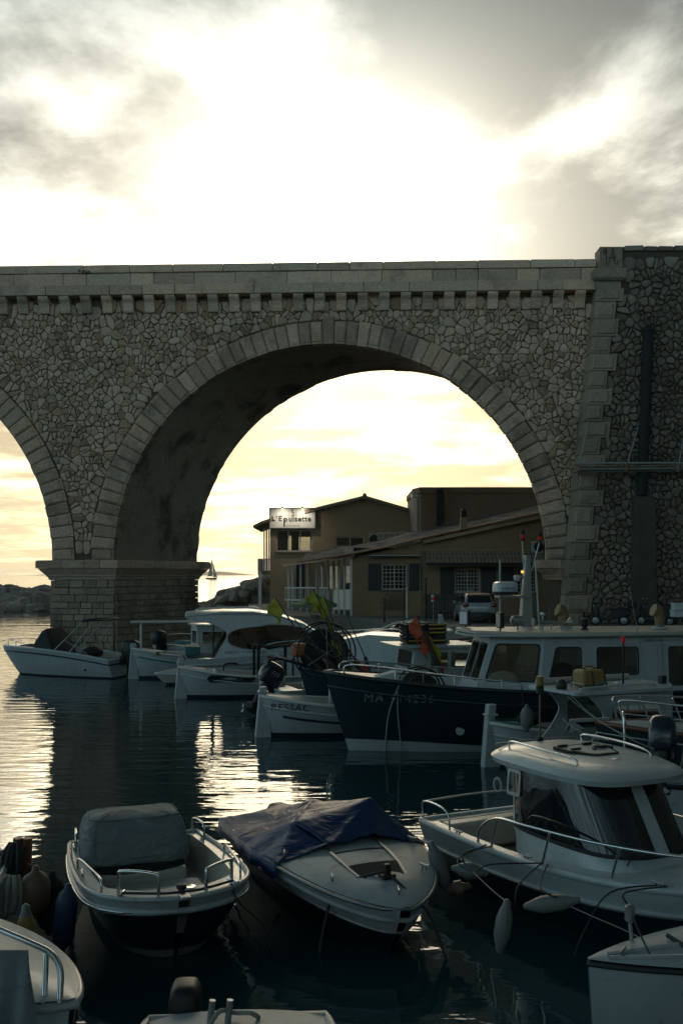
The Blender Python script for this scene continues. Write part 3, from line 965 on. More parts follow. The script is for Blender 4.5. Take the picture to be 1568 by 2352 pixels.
hb = [hole(662, 1230, 669, 1265, YB), hole(686, 1233, 712, 1264, YB)]
wall_panel(mb, YB, ex0 - .5, ex1, zb, ze + 1, hb)
zf = px(0, 1272, YE).z
mb.add([(ex0, YE + .01, zf), (ex1, YE + .01, zf), (ex1, YB, zf), (ex0, YB, zf)], [(0, 1, 2, 3)])
mb.build('wall', 'render_beige', ep)
def roof_slab(a, b, Y0, Y1, th, name, mat, parent):
    return MB().loft([[Vector((p.x, Y0, p.z + k)) for p, k in ((a, 0), (b, 0), (b, th), (a, th))], [Vector((p.x, Y1, p.z + k)) for p, k in ((a, 0), (b, 0), (b, th), (a, th))]]).build(name, mat, parent, bevel=.02)
ra, rb, rc = px(700, 1180, YE), px(837, 1146, YE), px(952, 1180, YE)
roof_slab(ra, rb, YE - .5, YB + .4, .24, 'roof', 'old_tile', ep)
roof_slab(rb, rc, YE - .5, YB + .4, .24, 'roof', 'old_tile', ep)
MB().tube([(rb.x, YE - .55, rb.z + .24), (rb.x, YB + .4, rb.z + .24)], .16, 10).build('ridge_tile', 'old_tile', ep, smooth=40)
window(ep, h1, YE, 3, 1, .1, 'cream_wood'); window(ep, h2, YE, 2, 1, .08, 'cream_wood')
MB().box(((h3[0] + h3[1]) / 2, YE + .2, (h3[2] + h3[3]) / 2), (h3[1] - h3[0], .05, h3[3] - h3[2])).build('door', 'dark_wood', ep)
# lower floor side bay and glazed balcony on the sea side
bx0 = px(592, 0, YE).x
mb = MB()
eav = [px(581, 1212, YE - .6), px(622, 1196, YE - .6), px(622, 1190, YE - .6), px(600, 1197, YE - .6), px(581, 1207, YE - .6)]
mb.loft([eav, [Vector((p.x, p.y + 8, p.z)) for p in eav]]).build('eave', 'old_tile', ep)
bal = MB(); zt, zm, zl = px(0, 1212, YE).z, px(0, 1284, YE).z, px(0, 1312, YE).z
for x in (593, 606, 612, 617):
    p = px(x, 0, YE); bal.box((p.x + (.6 if x == 593 else 0), YE + .3, (zt + zl) / 2), (.1, .1, zt - zl))
bal.build('balcony_post', 'white_wood', ep)
bal = MB()
bal.box(((bx0 + ex0) / 2, YE + 3.0, zl - .1), (ex0 - bx0, 6, .3))
bal.build('balcony_floor', 'concrete', ep)
bal = MB()
bal.box(((bx0 + ex0) / 2, YE + .2, zm), (ex0 - bx0, .08, .08))
for k in range(6): bal.box((lerp(bx0, ex0, k / 5), YE + .2, (zm + zl) / 2), (.05, .05, zm - zl))
bal.box((bx0 + .05, YE + 3, (zm + zl) / 2 - .1), (.06, 5.8, zm - zl + .2))
bal.build('balcony_railing', 'white_wood', ep)
p = px(597, 1312, YE - .2)
MB().box((p.x, YE - .2, (p.z + .6) / 2), (.22, .22, p.z - .6)).build('post', 'white_wood', ep)
# board
sg = thing('sign_board', 'white lettered restaurant board with two small spotlights over the upper window', 'sign')
s0, s1 = px(620, 1212, YE - .3), px(722.5, 1168, YE - .3)
sw, sh_ = s1.x - s0.x, s1.z - s0.z
MB().box(((s0.x + s1.x) / 2, YE - .22, (s0.z + s1.z) / 2), (sw, .14, sh_)).build('board', 'sign_white', sg, bevel=.01)
mb = MB()
for x in (s0.x - .03, s1.x + .03): mb.box((x, YE - .25, (s0.z + s1.z) / 2), (.06, .2, sh_ + .12))
for z in (s0.z - .03, s1.z + .03): mb.box(((s0.x + s1.x) / 2, YE - .25, z), (sw, .2, .06))
mb.build('border', 'zinc', sg)
def sgf(cx, cz): return lambda u, v: Vector((s0.x + sw * cx + u, YE - .298, s0.z + sh_ * cz + v))
lettering('L', .56, 'sign_ink', sg, sgf(.075, .46), bold=.035); lettering("'", .5, 'sign_ink', sg, sgf(.15, .46), bold=.03)
lettering('E', .56, 'sign_ink', sg, sgf(.23, .46), bold=.035); lettering('uisette', .56, 'sign_ink', sg, sgf(.668, .445), spacing=1.10, bold=.03)
lettering('p', .56, 'sign_ink', sg, sgf(.352, .44), bold=.03)
mb = MB(); mb.box((s0.x + sw * .318, YE - .3, s0.z + sh_ * .27), (.1, .02, .62)).build('letter_stem', 'sign_ink', sg)
lettering('RESTAURANT', .15, 'sign_ink', sg, sgf(.51, .09), spacing=1.25)
mb = MB()
fx, fz = s0.x + sw * .5, s0.z + sh_ * .76
mb.tube([Vector((fx + a * .28, YE - .3, fz + b * .3)) for a, b in ((-.3, .9), (.1, .6), (-.4, .3), (.5, .1), (.0, -.2), (.5, -.5), (-.2, -.8))], .035, 5)
mb.build('emblem', 'sign_ink', sg)
mb = MB()
for z in (-.36, .36): mb.box((fx, YE - .297, fz + z * .98), (.52, .012, .012))
for x in (-.26, .26): mb.box((fx + x, YE - .297, fz), (.012, .012, .7))
mb.build('emblem_frame', 'zinc', sg)
for x in (.29, .735):
    sp = MB().box((s0.x + sw * x, YE - 1.15, s1.z + .0), (.16, .2, .14)).build('spotlight', 'black_iron', sg, bevel=.02)
    MB().bar((s0.x + sw * x, YE - .25, s1.z + .08), (s0.x + sw * x, YE - 1.15, s1.z + .05), .04, .04).build('arm', 'black_iron', sp)
    MB().box((s0.x + sw * x, YE - 1.15, s1.z - .078), (.12, .14, .012)).build('lens', 'spot_glow', sp)
    ld = bpy.data.lights.new('spot', 'SPOT'); ld.energy = 75; ld.color = (1, .85, .65); ld.spot_size = R(150); ld.spot_blend = 1; ld.shadow_soft_size = .08
    lo = bpy.data.objects.new('spot', ld); COL.objects.link(lo); lo.parent = sp
    lo.location = (s0.x + sw * x, YE - 1.15, s1.z - .1); lo.rotation_euler = (R(40), 0, 0)

def aircon(label, x0, y0, x1, y1, Y):
    t = thing('air_conditioner', label, 'air conditioner'); h = hole(x0, y0, x1, y1, Y)
    cx, cz, wd, ht = (h[0] + h[1]) / 2, (h[2] + h[3]) / 2, h[1] - h[0], h[3] - h[2]
    MB().box((cx, Y, cz), (wd, .36, ht)).build('casing', 'cream_wood', t, bevel=.03)
    MB().lathe((cx + wd * .1, Y - .185, cz), [(ht * .02, -.012), (ht * .42, -.012), (ht * .42, .0)], 24, 'y').build('fan_grille', 'black_iron', t)
    MB().box((cx, Y + .1, h[2] - .06), (wd * .8, .5, .05)).build('bracket', 'zinc', t)
aircon('white air conditioner beside the small upper window of the restaurant', 848, 1226, 866, 1252, YE - .3)

# ---- flat roofed tall block
YT = 68.0
tb = thing('tall_block', 'windowless brown flat roofed block rising behind the tiled roof', 'building')
tx0, tx1, tz = px(966, 0, YT).x, 20.0, px(0, 1119, YT).z
lx = px(950, 0, YT + 1.4)
out = [(lx.x, YT + 1.4), (tx0, YT), (tx1, YT), (tx1, YT + 8), (lx.x, YT + 8)]
slab_poly(out, QZ, tz - .35).build('wall', 'render_rose', tb)
cx_, cy_ = 13, 72
slab_poly([(x + (.1 if x > 14 else -.1), y - .1 if y < 72 else y) for x, y in out], tz - .4, tz).build('parapet', 'render_rose', tb, bevel=.03)
p = px(1009, 1150, YT - .15); mb = MB().box((p.x, YT - .14, (px(0, 1122, YT).z + px(0, 1240, YT).z) / 2), (.42, .3, 3.4)); mb.build('duct', 'drain_pipe', tb, bevel=.03)
p = px(1024, 1150, YT - .1); MB().tube([(p.x, YT - .1, px(0, 1122, YT).z), (p.x, YT - .1, px(0, 1240, YT).z)], .09, 8).build('downpipe', 'render_rose', tb, smooth=40)
q0, q1 = px(954, 1148, YT + 1), px(962, 1228, YT + .4)
lv = MB()
dn = Vector((tx0 - lx.x, -1.4, 0)).normalized(); nn_ = Vector((dn.y, -dn.x, 0))
for k in range(26):
    z = lerp(q0.z, q1.z, k / 25); c = Vector((lx.x, YT + 1.4, 0)) + dn * .78 + nn_ * .1
    lv.bar(c - dn * .32 + Vector((0, 0, z)), c + dn * .32 + Vector((0, 0, z)), .1, .03)
lv.build('louvre', 'white_wood', tb)
c = Vector((lx.x, YT + 1.4, q0.z + .25)) + dn * .75 + nn_ * .12
MB().box(c, (.6, .35, .28)).build('lamp_box', 'grey_steel', tb, bevel=.02)

# ---- tan house under the shed roof
YH = 58.0
hs = thing('tiled_house', 'tan rendered house with a long sloping tiled roof, dark shutters and barred windows', 'house')
hx0, hx1 = px(808, 0, YH).x, px(1300, 0, YH).x
w1 = hole(877, 1296, 934, 1354, YH); w2 = hole(1044, 1306, 1102, 1361, YH); w3 = hole(1180, 1308, 1231, 1361, YH)
mb = MB(); zq = px(0, 1284, YH).z
wall_panel(mb, YH, hx0, hx1, QZ, zq, [w1, w2, w3])
top = [px(808, 1279, YH), px(885, 1264, YH), px(960, 1245, YH), px(1235, 1186, YH), px(1300, 1172, YH)]
mb.add([(hx0, YH, zq), (hx1, YH, zq)] + [(p.x, YH, p.z) for p in reversed(top)], [tuple(range(7))])
mb.add([(hx0, YH, QZ), (hx0, YH + 9, QZ), (hx0, YH + 9, zq), (hx0, YH, zq)], [(0, 1, 2, 3)])
mb.build('wall', 'render_tan', hs)
MB().box(((hx0 + hx1) / 2, YH + 1.2, 3.6), (hx1 - hx0 - .2, .05, 4)).build('dark_interior', 'dark_room', hs)
for w_, n_ in ((w1, 6), (w2, 8), (w3, 7)): window(hs, w_, YH, 2, 3, .07, 'cream_wood', bars=n_)
for xx in ((845, 875), (939, 968)): shutter(hs, hole(xx[0], 1294, xx[1], 1356, YH), YH)
for xx in ((1010, 1043), (1104, 1138), (1144, 1178)): shutter(hs, hole(xx[0], 1304, xx[1], 1368, YH), YH)
# roof plane rising away from the eave, rippled tiles
rl = [(px(640, 1302, 66), 0), (px(808, 1277, YH - .3), 0)]
def rz_(x): # eave line of the gable wall
    pts = [(px(640, 1306, YH).x, px(640, 1306, YH).z)] + [(p.x, p.z) for p in top]
    for (xa, za), (xb, zb_) in zip(pts[:-1], pts[1:]):
        if x <= xb: return lerp(za, zb_, (x - xa) / (xb - xa))
    return pts[-1][1]
xa, xb = px(690, 0, YH).x, px(1300, 0, YH).x
NR = 96
def rf(u, v):
    x = lerp(xa, xb, u); y = YH - .45 + v * 9.0
    return Vector((x, y, rz_(x) + .16 + .05 * math.sin(y * 2 * PI / .36) + .70 * v + .02 * mnoise.noise(Vector((x * 2, y * 2, 0)))))
MB().grid(rf, NR, 110).build('roof', 'slate', hs, smooth=40)
tile = MB(); n = 6
tile.loft([[Vector((d_, .11 * math.cos(a), .11 * math.sin(a) * .8)) for a in [PI * k / n for k in range(n + 1)]] + [Vector((d_, .085 * math.cos(a), .085 * math.sin(a) * .8)) for a in [PI - PI * k / n for k in range(n + 1)]] for d_ in (0, .44)])
tme = tile.mesh('edge_tile', 40); tme.materials.append(MAT['terracotta'])
x = xa; rn = random.Random(4)
while x < xb:
    o = bpy.data.objects.new('edge_tile', tme); COL.objects.link(o); o.parent = hs
    sl = (rz_(x + .2) - rz_(x - .2)) / .4
    o.location = (x, YH - .5, rz_(x) + .14); o.rotation_euler = (0, -math.atan(sl) + rn.uniform(-.03, .03), rn.uniform(-.04, .04)); x += .40
mb = MB(); P_ = [Vector((lerp(px(970, 0, YH).x, xb, k / 20), YH - .28, 0)) for k in range(21)]
for a, b in zip(P_[:-1], P_[1:]): mb.bar((a.x, a.y, rz_(a.x) - .06), (b.x, b.y, rz_(b.x) - .06), .3, .2)
mb.build('verge_board', 'render_beige', hs)
# tiled canopy over the lower windows
aw0, aw1 = px(976, 0, YH - .2).x, px(1262, 0, YH - .2).x
zt_, zb_ = px(0, 1270, YH).z, px(0, 1297, YH - 1.0).z
MB().loft([[Vector((x, YH - .02, zt_ + .02)), Vector((x, YH - 1.1, zb_ + .0)), Vector((x, YH - 1.1, zb_ - .06)), Vector((x, YH - .02, zt_ - .08))] for x in (aw0, aw1)]).build('canopy_board', 'dark_wood', hs)
tile = MB(); n = 6
tile.loft([[Vector((r_ * math.cos(a), d_, r_ * math.sin(a) * .75 + .0)) for a in [PI * k / n for k in range(n + 1)]] + [Vector(((r_ - .022) * math.cos(a), d_, (r_ - .022) * math.sin(a) * .75)) for a in [PI - PI * k / n for k in range(n + 1)]] for r_, d_ in ((.125, 0), (.105, .47))])
tme = tile.mesh('canopy_tile', 40); tme.materials.append(MAT['old_tile'])
sl = math.atan2(zt_ - zb_, 1.1); N = int((aw1 - aw0) / .225)
for k in range(N):
    for r_ in range(3):
        t_ = r_ / 3
        o = bpy.data.objects.new('canopy_tile', tme); COL.objects.link(o); o.parent = hs
        o.location = (lerp(aw0, aw1, (k + .5) / N), YH - 1.15 + t_ * 1.1, lerp(zb_, zt_, t_) + .05 + r_ * .012)
        o.rotation_euler = (sl + rn.uniform(-.03, .03), rn.uniform(-.05, .05), rn.uniform(-.03, .03))
MB().tube([px(965, 1440, YH - .1), px(965, 1264, YH - .1), px(1245, 1264, YH - .1)], .045, 8).build('downpipe', 'render_beige', hs, smooth=30)
mb = MB(); cc = px(1064.5, 1222, YH + .4)
mb.box((cc.x, YH + .4, cc.z + .3), (.40, .40, 1.15)); ch = mb.build('chimney', 'render_tan', hs)
MB().lathe((cc.x, YH + .4, cc.z + .87), [(.2, 0), (.22, .06), (.17, .1), (.2, .16), (.16, .2), (.2, .27), (.16, .31), (.19, .38), (.12, .46), (.05, .52)], 12).build('chimney_pot', 'black_iron', ch, smooth=30)
aircon('boxed air conditioner high on the tan house wall beside the arch', 1219, 1243, 1246, 1270, YH - .3)
MB().box((px(907, 0, YH - .3).x, YH - .3, px(0, 1276, YH - .3).z), (2.9, .55, .05)).build('window_hood', 'zinc', hs)
# lattice and fence in front of the house
mb = MB(); f0, f1 = px(874, 1400, YH - .2), px(936, 1362, YH - .2)
for k in range(9):
    t0 = k / 8
    mb.bar((lerp(f0.x, f1.x, t0), YH - .2, f0.z), (lerp(f0.x, f1.x, min(1, t0 + .5)), YH - .2, lerp(f0.z, f1.z, min(1, (1 - t0) * 2))), .025, .02)
    mb.bar((lerp(f0.x, f1.x, t0), YH - .22, f0.z), (lerp(f0.x, f1.x, max(0, t0 - .5)), YH - .22, lerp(f0.z, f1.z, min(1, t0 * 2))), .025, .02)
tag(mb.build('trellis', 'dark_wood'), 'dark diamond trellis standing below the left barred window of the tan house', 'trellis')
fe = thing('board_fence', 'low dark board fence in front of the tan house beside the parked car', 'fence')
for k in range(15):
    a = px(976 + k * 5.2, 1430, 53.5)
    MB().box((a.x, 53.5, QZ + .68), (.10, .03, 1.35 + .05 * math.sin(k * 5))).build('board', 'dark_wood', fe)
for z in (.35, 1.1): MB().box((px(1012, 0, 53.5).x, 53.53, QZ + z), (1.85, .03, .08)).build('rail', 'dark_wood', fe)

# ---- glazed terrace between the house and the restaurant
te = thing('glazed_terrace', 'white posted veranda with open panes between the tan house and the restaurant', 'veranda')
def tpt(x, y):
    t_ = (808 - x) / (808 - 655); return px(x, y, lerp(YH - .1, 70, t_))
for x in (662, 671, 690, 706, 726, 734, 742, 753, 766, 778, 791, 806):
    a = tpt(x, 1300 - (x - 655) * .13 + 2); b = tpt(x, 1300); b.z = QZ
    MB().box((a.x, a.y, (a.z + b.z) / 2), (.14, .14, a.z - b.z)).build('post', 'white_wood', te)
a, b = tpt(650, 1302), tpt(812, 1279)
MB().loft([[p + Vector((dx, dy, dz_)) for dx, dy, dz_ in ((0, -.5, 0), (0, -.5, .14), (1.5, 5, .5), (1.5, 5, .3))] for p in (a, b)]).build('roof', 'slate', te)
for x0_, x1_ in ((655, 690), (690, 726), (734, 753)):
    mb = MB()
    for yy in (1350, 1378): 
        p, q = tpt(x0_, yy - (x0_ - 655) * .0), tpt(x1_, yy); mb.bar(p, q, .07, .08)
    for k in range(8):
        p, q = tpt(lerp(x0_, x1_, k / 7), 1350), tpt(lerp(x0_, x1_, k / 7), 1380); mb.bar(p, q, .05, .05)
    mb.build('railing', 'white_wood', te)
for x0_, x1_ in ((764, 778), (778, 791), (791, 805)):
    p, q, r_, s_ = tpt(x0_ + .5, 1354), tpt(x1_ - .5, 1354), tpt(x1_ - .5, 1400), tpt(x0_ + .5, 1400)
    mb = MB(); mb.loft([[v + Vector((0, d_, 0)) for v in (p, q, r_, s_)] for d_ in (-.03, .03)]); mb.build('panel', 'white_wood', te)
for x0_, x1_ in ((734, 742), (753, 766), (766, 778), (791, 806)):
    p, q, r_, s_ = tpt(x0_ + 1, 1302), tpt(x1_ - 1, 1300), tpt(x1_ - 1, 1353), tpt(x0_ + 1, 1353)
    mb = MB(); mb.loft([[v + Vector((0, d_, 0)) for v in (p, q, r_, s_)] for d_ in (-.006, .006)]); mb.build('pane', 'window_glass', te)
# roof terrace railing
rt = thing('roof_railing', 'cream roof terrace railing standing above the slate roof', 'railing')
Yr = 67.5
for x in (868, 880, 893, 906, 919, 932, 945):
    MB().bar(px(x, 1225, Yr), px(x, 1258, Yr), .12 if x == 868 else .07, .07).build('baluster', 'cream_wood', rt)
for y in (1224, 1236, 1247): MB().bar(px(866, y + 1, Yr), px(952, y - 1, Yr), .07, .1).build('rail', 'cream_wood', rt)
# parasol
pr = thing('parasol', 'green canvas parasol open on the terrace behind the cabin cruiser', 'parasol')
c = px(722, 1363, 57); mb = MB(); n = 8; rad = 1.35
ring = [Vector((c.x + rad * math.cos(2 * PI * k / n + .3), c.y + rad * math.sin(2 * PI * k / n + .3), c.z - .62)) for k in range(n)]
mb.add([c] + ring, [(0, k + 1, (k + 1) % n + 1) for k in range(n)])
mb.build('canopy', 'canvas_green', pr, thick=.015)
mb = MB(); low_ = [p - Vector((0, 0, .16)) for p in ring]
mb.add(ring + low_, [(k, (k + 1) % n, n + (k + 1) % n, n + k) for k in range(n)]); mb.build('valance', 'canvas_green', pr, thick=.012)
MB().tube([(c.x, c.y, QZ), (c.x, c.y, c.z + .08)], .03, 8).build('pole', 'white_wood', pr)
MB().lathe((c.x, c.y, QZ), [(.3, 0), (.3, .06), (.06, .1)], 14).build('base', 'concrete', pr)
# quay clutter
for i, (x, y0, y1, Y, lab) in enumerate(((977, 1332, 1436, 52, 'black iron post in front of the tan house downpipe'), (882, 1378, 1455, 50, 'thin black iron post before the left shutter of the tan house'),
                                      (934, 1352, 1420, 55, 'pale pipe post standing below the trellis corner'), (1018, 1375, 1430, 51, 'thin dark post on the quay left of the parked car'))):
    p = px(x, y0, Y); t = thing('post', lab, 'post')
    MB().tube([(p.x, Y, QZ), (p.x, Y, p.z)], .05, 8).build('shaft', 'white_wood' if i == 2 else 'black_iron', t, smooth=40)
    MB().ball((p.x, Y, p.z + .04), .07).build('finial', 'white_wood' if i == 2 else 'black_iron', t, smooth=40)
# ================================================================ boat kit
material('gelcoat', (.40, .455, .465), .33, var=.13, vscale=1.8, stain=.26, coat=.15, streak=.22, bump=.04, bscale=4)
material('gelcoat_cream', (.44, .43, .385), .4, var=.08, vscale=2, stain=.12)
material('gelcoat_old', (.335, .38, .39), .5, var=.2, vscale=2, stain=.5, bump=.08, bscale=30, streak=.15)
material('white_paint', (.375, .425, .435), .5, var=.14, vscale=2, bump=.12, bscale=25, stain=.22, streak=.28)
material('roof_paint', (.50, .46, .38), .45, var=.18, vscale=2.5, bump=.15, bscale=20, stain=.25)
material('navy_hull', (.010, .026, .034), .38, var=.3, vscale=2, bump=.05, bscale=20)
material('black_hull', (.011, .022, .026), .42, var=.3)
material('antifoul_dark', (.012, .02, .03), .7, var=.4, vscale=3)
material('antifoul_pale', (.20, .22, .20), .7, var=.4, vscale=3, stain=.5)
material('turquoise', (.03, .22, .24), .5)
material('green_paint', (.02, .13, .08), .5, var=.2)
material('red_paint', (.28, .04, .03), .5, var=.2)
material('orange_oilskin', (.30, .075, .03), .6, var=.2)
material('varnish', (.14, .06, .025), .35, var=.3, vscale=6, coat=.4)
material('stainless', (.62, .64, .65), .22, 1.0)
material('dull_metal', (.30, .31, .31), .45, .8, var=.2)
material('engine_navy', (.010, .022, .036), .28, coat=.5)
material('engine_black', (.010, .013, .015), .5)
material('black_plastic', (.014, .015, .016), .55)
material('decal_grey', (.42, .45, .46), .5)
material('decal_dark', (.02, .025, .03), .5)
material('faded_letter', (.16, .19, .20), .6, var=.25, vscale=8)
material('blue_tarp', (.006, .028, .095), .45, var=.25, vscale=4, bump=.45, bscale=6)
material('grey_cover', (.155, .19, .20), .75, var=.12, vscale=3, bump=.5, bscale=7)
material('black_canvas', (.012, .014, .017), .7, var=.2)
material('teal_cushion', (.03, .12, .13), .7)
material('rope_pale', (.36, .36, .33), .85, var=.3, vscale=20, bump=.8, bscale=120)
material('rope_dark', (.04, .045, .05), .85, var=.3, vscale=20)
material('fender_white', (.14, .15, .145), .5, var=.2, vscale=5, stain=.45)
material('fender_rust', (.13, .08, .055), .5, var=.3, vscale=6, stain=.4)
material('fender_blue', (.012, .03, .075), .45, var=.2)
material('fender_yellow', (.36, .28, .11), .55, var=.25, vscale=6, stain=.3)
material('flag_lime', (.33, .31, .03), .75, var=.2, vscale=6)
material('flag_orange', (.42, .075, .03), .75, var=.2, vscale=6)
material('crate_black', (.018, .02, .024), .5, var=.2)
material('crate_blue', (.02, .10, .30), .5)
material('crate_yellow', (.45, .30, .04), .5)
material('jerry_yellow', (.26, .18, .065), .5, var=.2, vscale=6, stain=.3)
material('net_green', (.02, .10, .08), .8, var=.3)
material('cloth_white', (.50, .52, .52), .8, var=.15)
material('car_paint', (.24, .265, .27), .25, coat=.6)
material('car_red', (.12, .012, .012), .25, coat=.6)
material('tinted_glass', (.012, .016, .018), .06, spec=.8)
material('smoke_glass', (.010, .013, .014), .04, spec=.7)
material('cowl_ochre', (.20, .145, .08), .6, var=.35, vscale=7, stain=.3)
material('polystyrene', (.52, .56, .56), .8, var=.1)
def creased(name, strength=1.0, dist=.05, sc=(3, 3, 8)):
    """Sharp diagonal creases on cloth."""
    t = NT(MAT[name].node_tree); b = t.n['Principled BSDF']
    c = t.new('ShaderNodeTexCoord').outputs['Object']
    n1 = t.noise(t.mapping(c, scale=sc, rot=(.7, .35, .5)), 1.0, 3, .5, .6)
    r1 = t.math('SUBTRACT', 1.0, t.math('MULTIPLY', t.math('ABSOLUTE', t.math('SUBTRACT', n1, .5)), 5.0), clamp=True)
    n2 = t.noise(c, 5.0, 4, .6)
    bn = t.new('ShaderNodeBump'); bn.inputs['Strength'].default_value = strength; bn.inputs['Distance'].default_value = dist
    t.put(bn.inputs['Height'], t.math('ADD', t.math('POWER', r1, 2.0), t.math('MULTIPLY', n2, .5)))
    t.l.new(bn.outputs[0], b.inputs['Normal'])
creased('grey_cover', .55, .05, (1.3, 1.3, 3.2)); creased('blue_tarp', .35, .03, (1.6, 1.6, 3.5))
glass_material('cabin_glass', (.86, .88, .84), .03, .92)

class Hull:
    def __init__(s, L, B, zb, zm, zs, draft=.35, rake=.6, tm=.42, tr=.8, pb=2.2, qb=.8, sect=.42, vbow=.95, wl=.04, rk=1.2, stern_rake=0.):
        s.L, s.B, s.zb, s.zm, s.zs, s.draft, s.rake, s.tm, s.tr, s.pb, s.qb, s.sect, s.vbow, s.wl, s.rk, s.sr = L, B, zb, zm, zs, draft, rake, tm, tr, pb, qb, sect, vbow, wl, rk, stern_rake
    def half(s, t):
        if t < s.tm: return s.B / 2 * lerp(s.tr, 1, math.sin(PI / 2 * max(t, 0) / s.tm))
        k = min(1., (t - s.tm) / (1 - s.tm)); return s.B / 2 * max(.012, (1 - k ** s.pb)) ** s.qb
    def sheer(s, t):
        a = s.zs * (t - .45) * (t - 1) / (.45); b = s.zm * t * (t - 1) / (.45 * -.55); c = s.zb * t * (t - .45) / .55
        return a + b + c
    def keel(s, t): return -s.draft * (1 - .75 * max(0, t) ** 5)
    def pt(s, t, u, side=1, off=0.):
        x = -s.L / 2 + s.L * t - s.rake * t ** 4 * max(0, 1 - u) ** s.rk + s.sr * (1 - t) ** 6 * (1 - u)
        e = lerp(s.sect, s.vbow, t ** 2.2)
        y = s.half(t) * max(u, 0) ** e
        return Vector((x, side * (y + off), lerp(s.keel(t), s.sheer(t), u)))
    def uw(s, t, z): return (z - s.keel(t)) / (s.sheer(t) - s.keel(t))
    def surf(s, x, z, side=1, off=.004):
        t = (x + s.L / 2) / s.L
        for _ in range(14):
            u = max(0, min(1, s.uw(t, z))); p = s.pt(t, u, side, off); t = max(0, min(1, t + .7 * (x - p.x) / s.L))
        return p
    def deck(s, t, inset=0., dz_=0., side=1):
        return Vector((-s.L / 2 + s.L * t, side * max(0, s.half(t) - inset), s.sheer(t) + dz_))
    def shell(s, parent, top, bottom, n=36, m=8, boot=None, split=None):
        def strip(u0f, u1f, mm):
            mb = MB()
            for side in (1, -1):
                mb.grid(lambda a, b: s.pt(a, lerp(u0f(a), u1f(a), b), side), n, mm)
            for t_ in (0,):                                    # transom
                ring = [s.pt(t_, lerp(u0f(t_), u1f(t_), k / mm), 1) for k in range(mm + 1)]
                ring2 = [Vector((p.x, -p.y, p.z)) for p in ring]
                mb.grid(lambda a, b: ring[int(round(b * mm))].lerp(ring2[int(round(b * mm))], a), 4, mm)
            return mb
        w0 = lambda t: max(.02, min(.9, s.uw(t, s.wl)))
        if split:                                              # (height below the sheer, darker material of the lower topsides)
            us = lambda t: max(w0(t) + .01, min(.98, s.uw(t, s.sheer(t) - split[0])))
            h = strip(us, lambda t: 1.0, m).build('hull', top, parent, smooth=50)
            strip(w0, us, m).build('lower_topside', split[1], parent, smooth=50)
        else:
            h = strip(w0, lambda t: 1.0, m).build('hull', top, parent, smooth=50)
        strip(lambda t: 0.0, w0, 4).build('hull_bottom', bottom, parent, smooth=50)
        if boot:
            mb = MB()
            for side in (1, -1):
                mb.grid(lambda a, b: s.pt(a, min(1, s.uw(a, s.wl + b * boot[1])), side, .006), n, 2)
            mb.build('boot_stripe', boot[0], parent, smooth=50)
        return h
    def band(s, parent, z0, z1, mat, t0=0., t1=1., name='stripe', off=.008, rel=True, sides=(1, -1), n=30):
        """Painted or moulded line along the side; z relative to the sheer when rel."""
        mb = MB()
        for side in sides:
            mb.grid(lambda a, b: s.pt(lerp(t0, t1, a), s.uw(lerp(t0, t1, a), (s.sheer(lerp(t0, t1, a)) if rel else 0) + lerp(z0, z1, b)), side, off), n, 1)
        return mb.build(name, mat, parent, smooth=50)
    def rub(s, parent, mat, r_=.03, dz_=-.02, n=40, name='rub_rail', t0=0., off=.0, transom=True):
        P_ = [s.pt(lerp(t0, 1, k / n), s.uw(lerp(t0, 1, k / n), s.sheer(lerp(t0, 1, k / n)) + dz_), 1, off) for k in range(n + 1)]
        Q_ = [Vector((p.x, -p.y, p.z)) for p in reversed(P_)]
        mb = MB(); mb.tube(P_ + Q_[1:], r_, 8, closed=transom)
        return mb.build(name, mat, parent, smooth=60)
    def decking(s, parent, mat, t0, t1, inset=.0, camber=.05, dz_=.0, n=24, name='deck', w=8):
        def fn(a, b):
            t = lerp(t0, t1, a); h = max(.0, s.half(t) - inset); k = b * 2 - 1
            return Vector((-s.L / 2 + s.L * t, k * h, s.sheer(t) + dz_ + camber * (1 - k * k) * min(1, h * 2)))
        return MB().grid(fn, n, w).build(name, mat, parent, smooth=40)
    def sidedeck(s, parent, mat, t0, t1, wf, sole, inmat, n=30, dz_=.0, name='side_deck'):
        """Side decks of width wf(t) round an open well down to height sole."""
        mb = MB(); wb = MB()
        def wy(t): return max(0., min(s.half(t) - wf(t) - .04, s.half(t) * max(0, s.uw(t, sole)) ** lerp(s.sect, s.vbow, t ** 2.2) * (1 - .4 * max(0, t) ** 5) - .06))
        for side in (1, -1):
            mb.grid(lambda a, b: s.deck(lerp(t0, t1, a), lerp(0, wf(lerp(t0, t1, a)), b), dz_ + .02 * b, side), n, 2)
            wb.grid(lambda a, b: s.deck(lerp(t0, t1, a), wf(lerp(t0, t1, a)), dz_ + .02, side).lerp(Vector((-s.L / 2 + s.L * lerp(t0, t1, a), side * wy(lerp(t0, t1, a)), sole)), b), n, 3)
        for t in (t0, t1):
            h = max(0, s.half(t) - wf(t)); x = -s.L / 2 + s.L * t; z = s.sheer(t) + dz_ + .02
            wb.add([(x, -h, z), (x, h, z), (x, wy(t), sole), (x, -wy(t), sole)], [(0, 1, 2, 3)])
        fl = MB(); fl.grid(lambda a, b: Vector((-s.L / 2 + s.L * lerp(t0, t1, a), lerp(-1, 1, b) * wy(lerp(t0, t1, a)), sole)), n, 4)
        d = mb.build(name, mat, parent, smooth=40)
        wb.build('well_side', inmat, parent, smooth=35); fl.build('sole', inmat, parent)
        return d

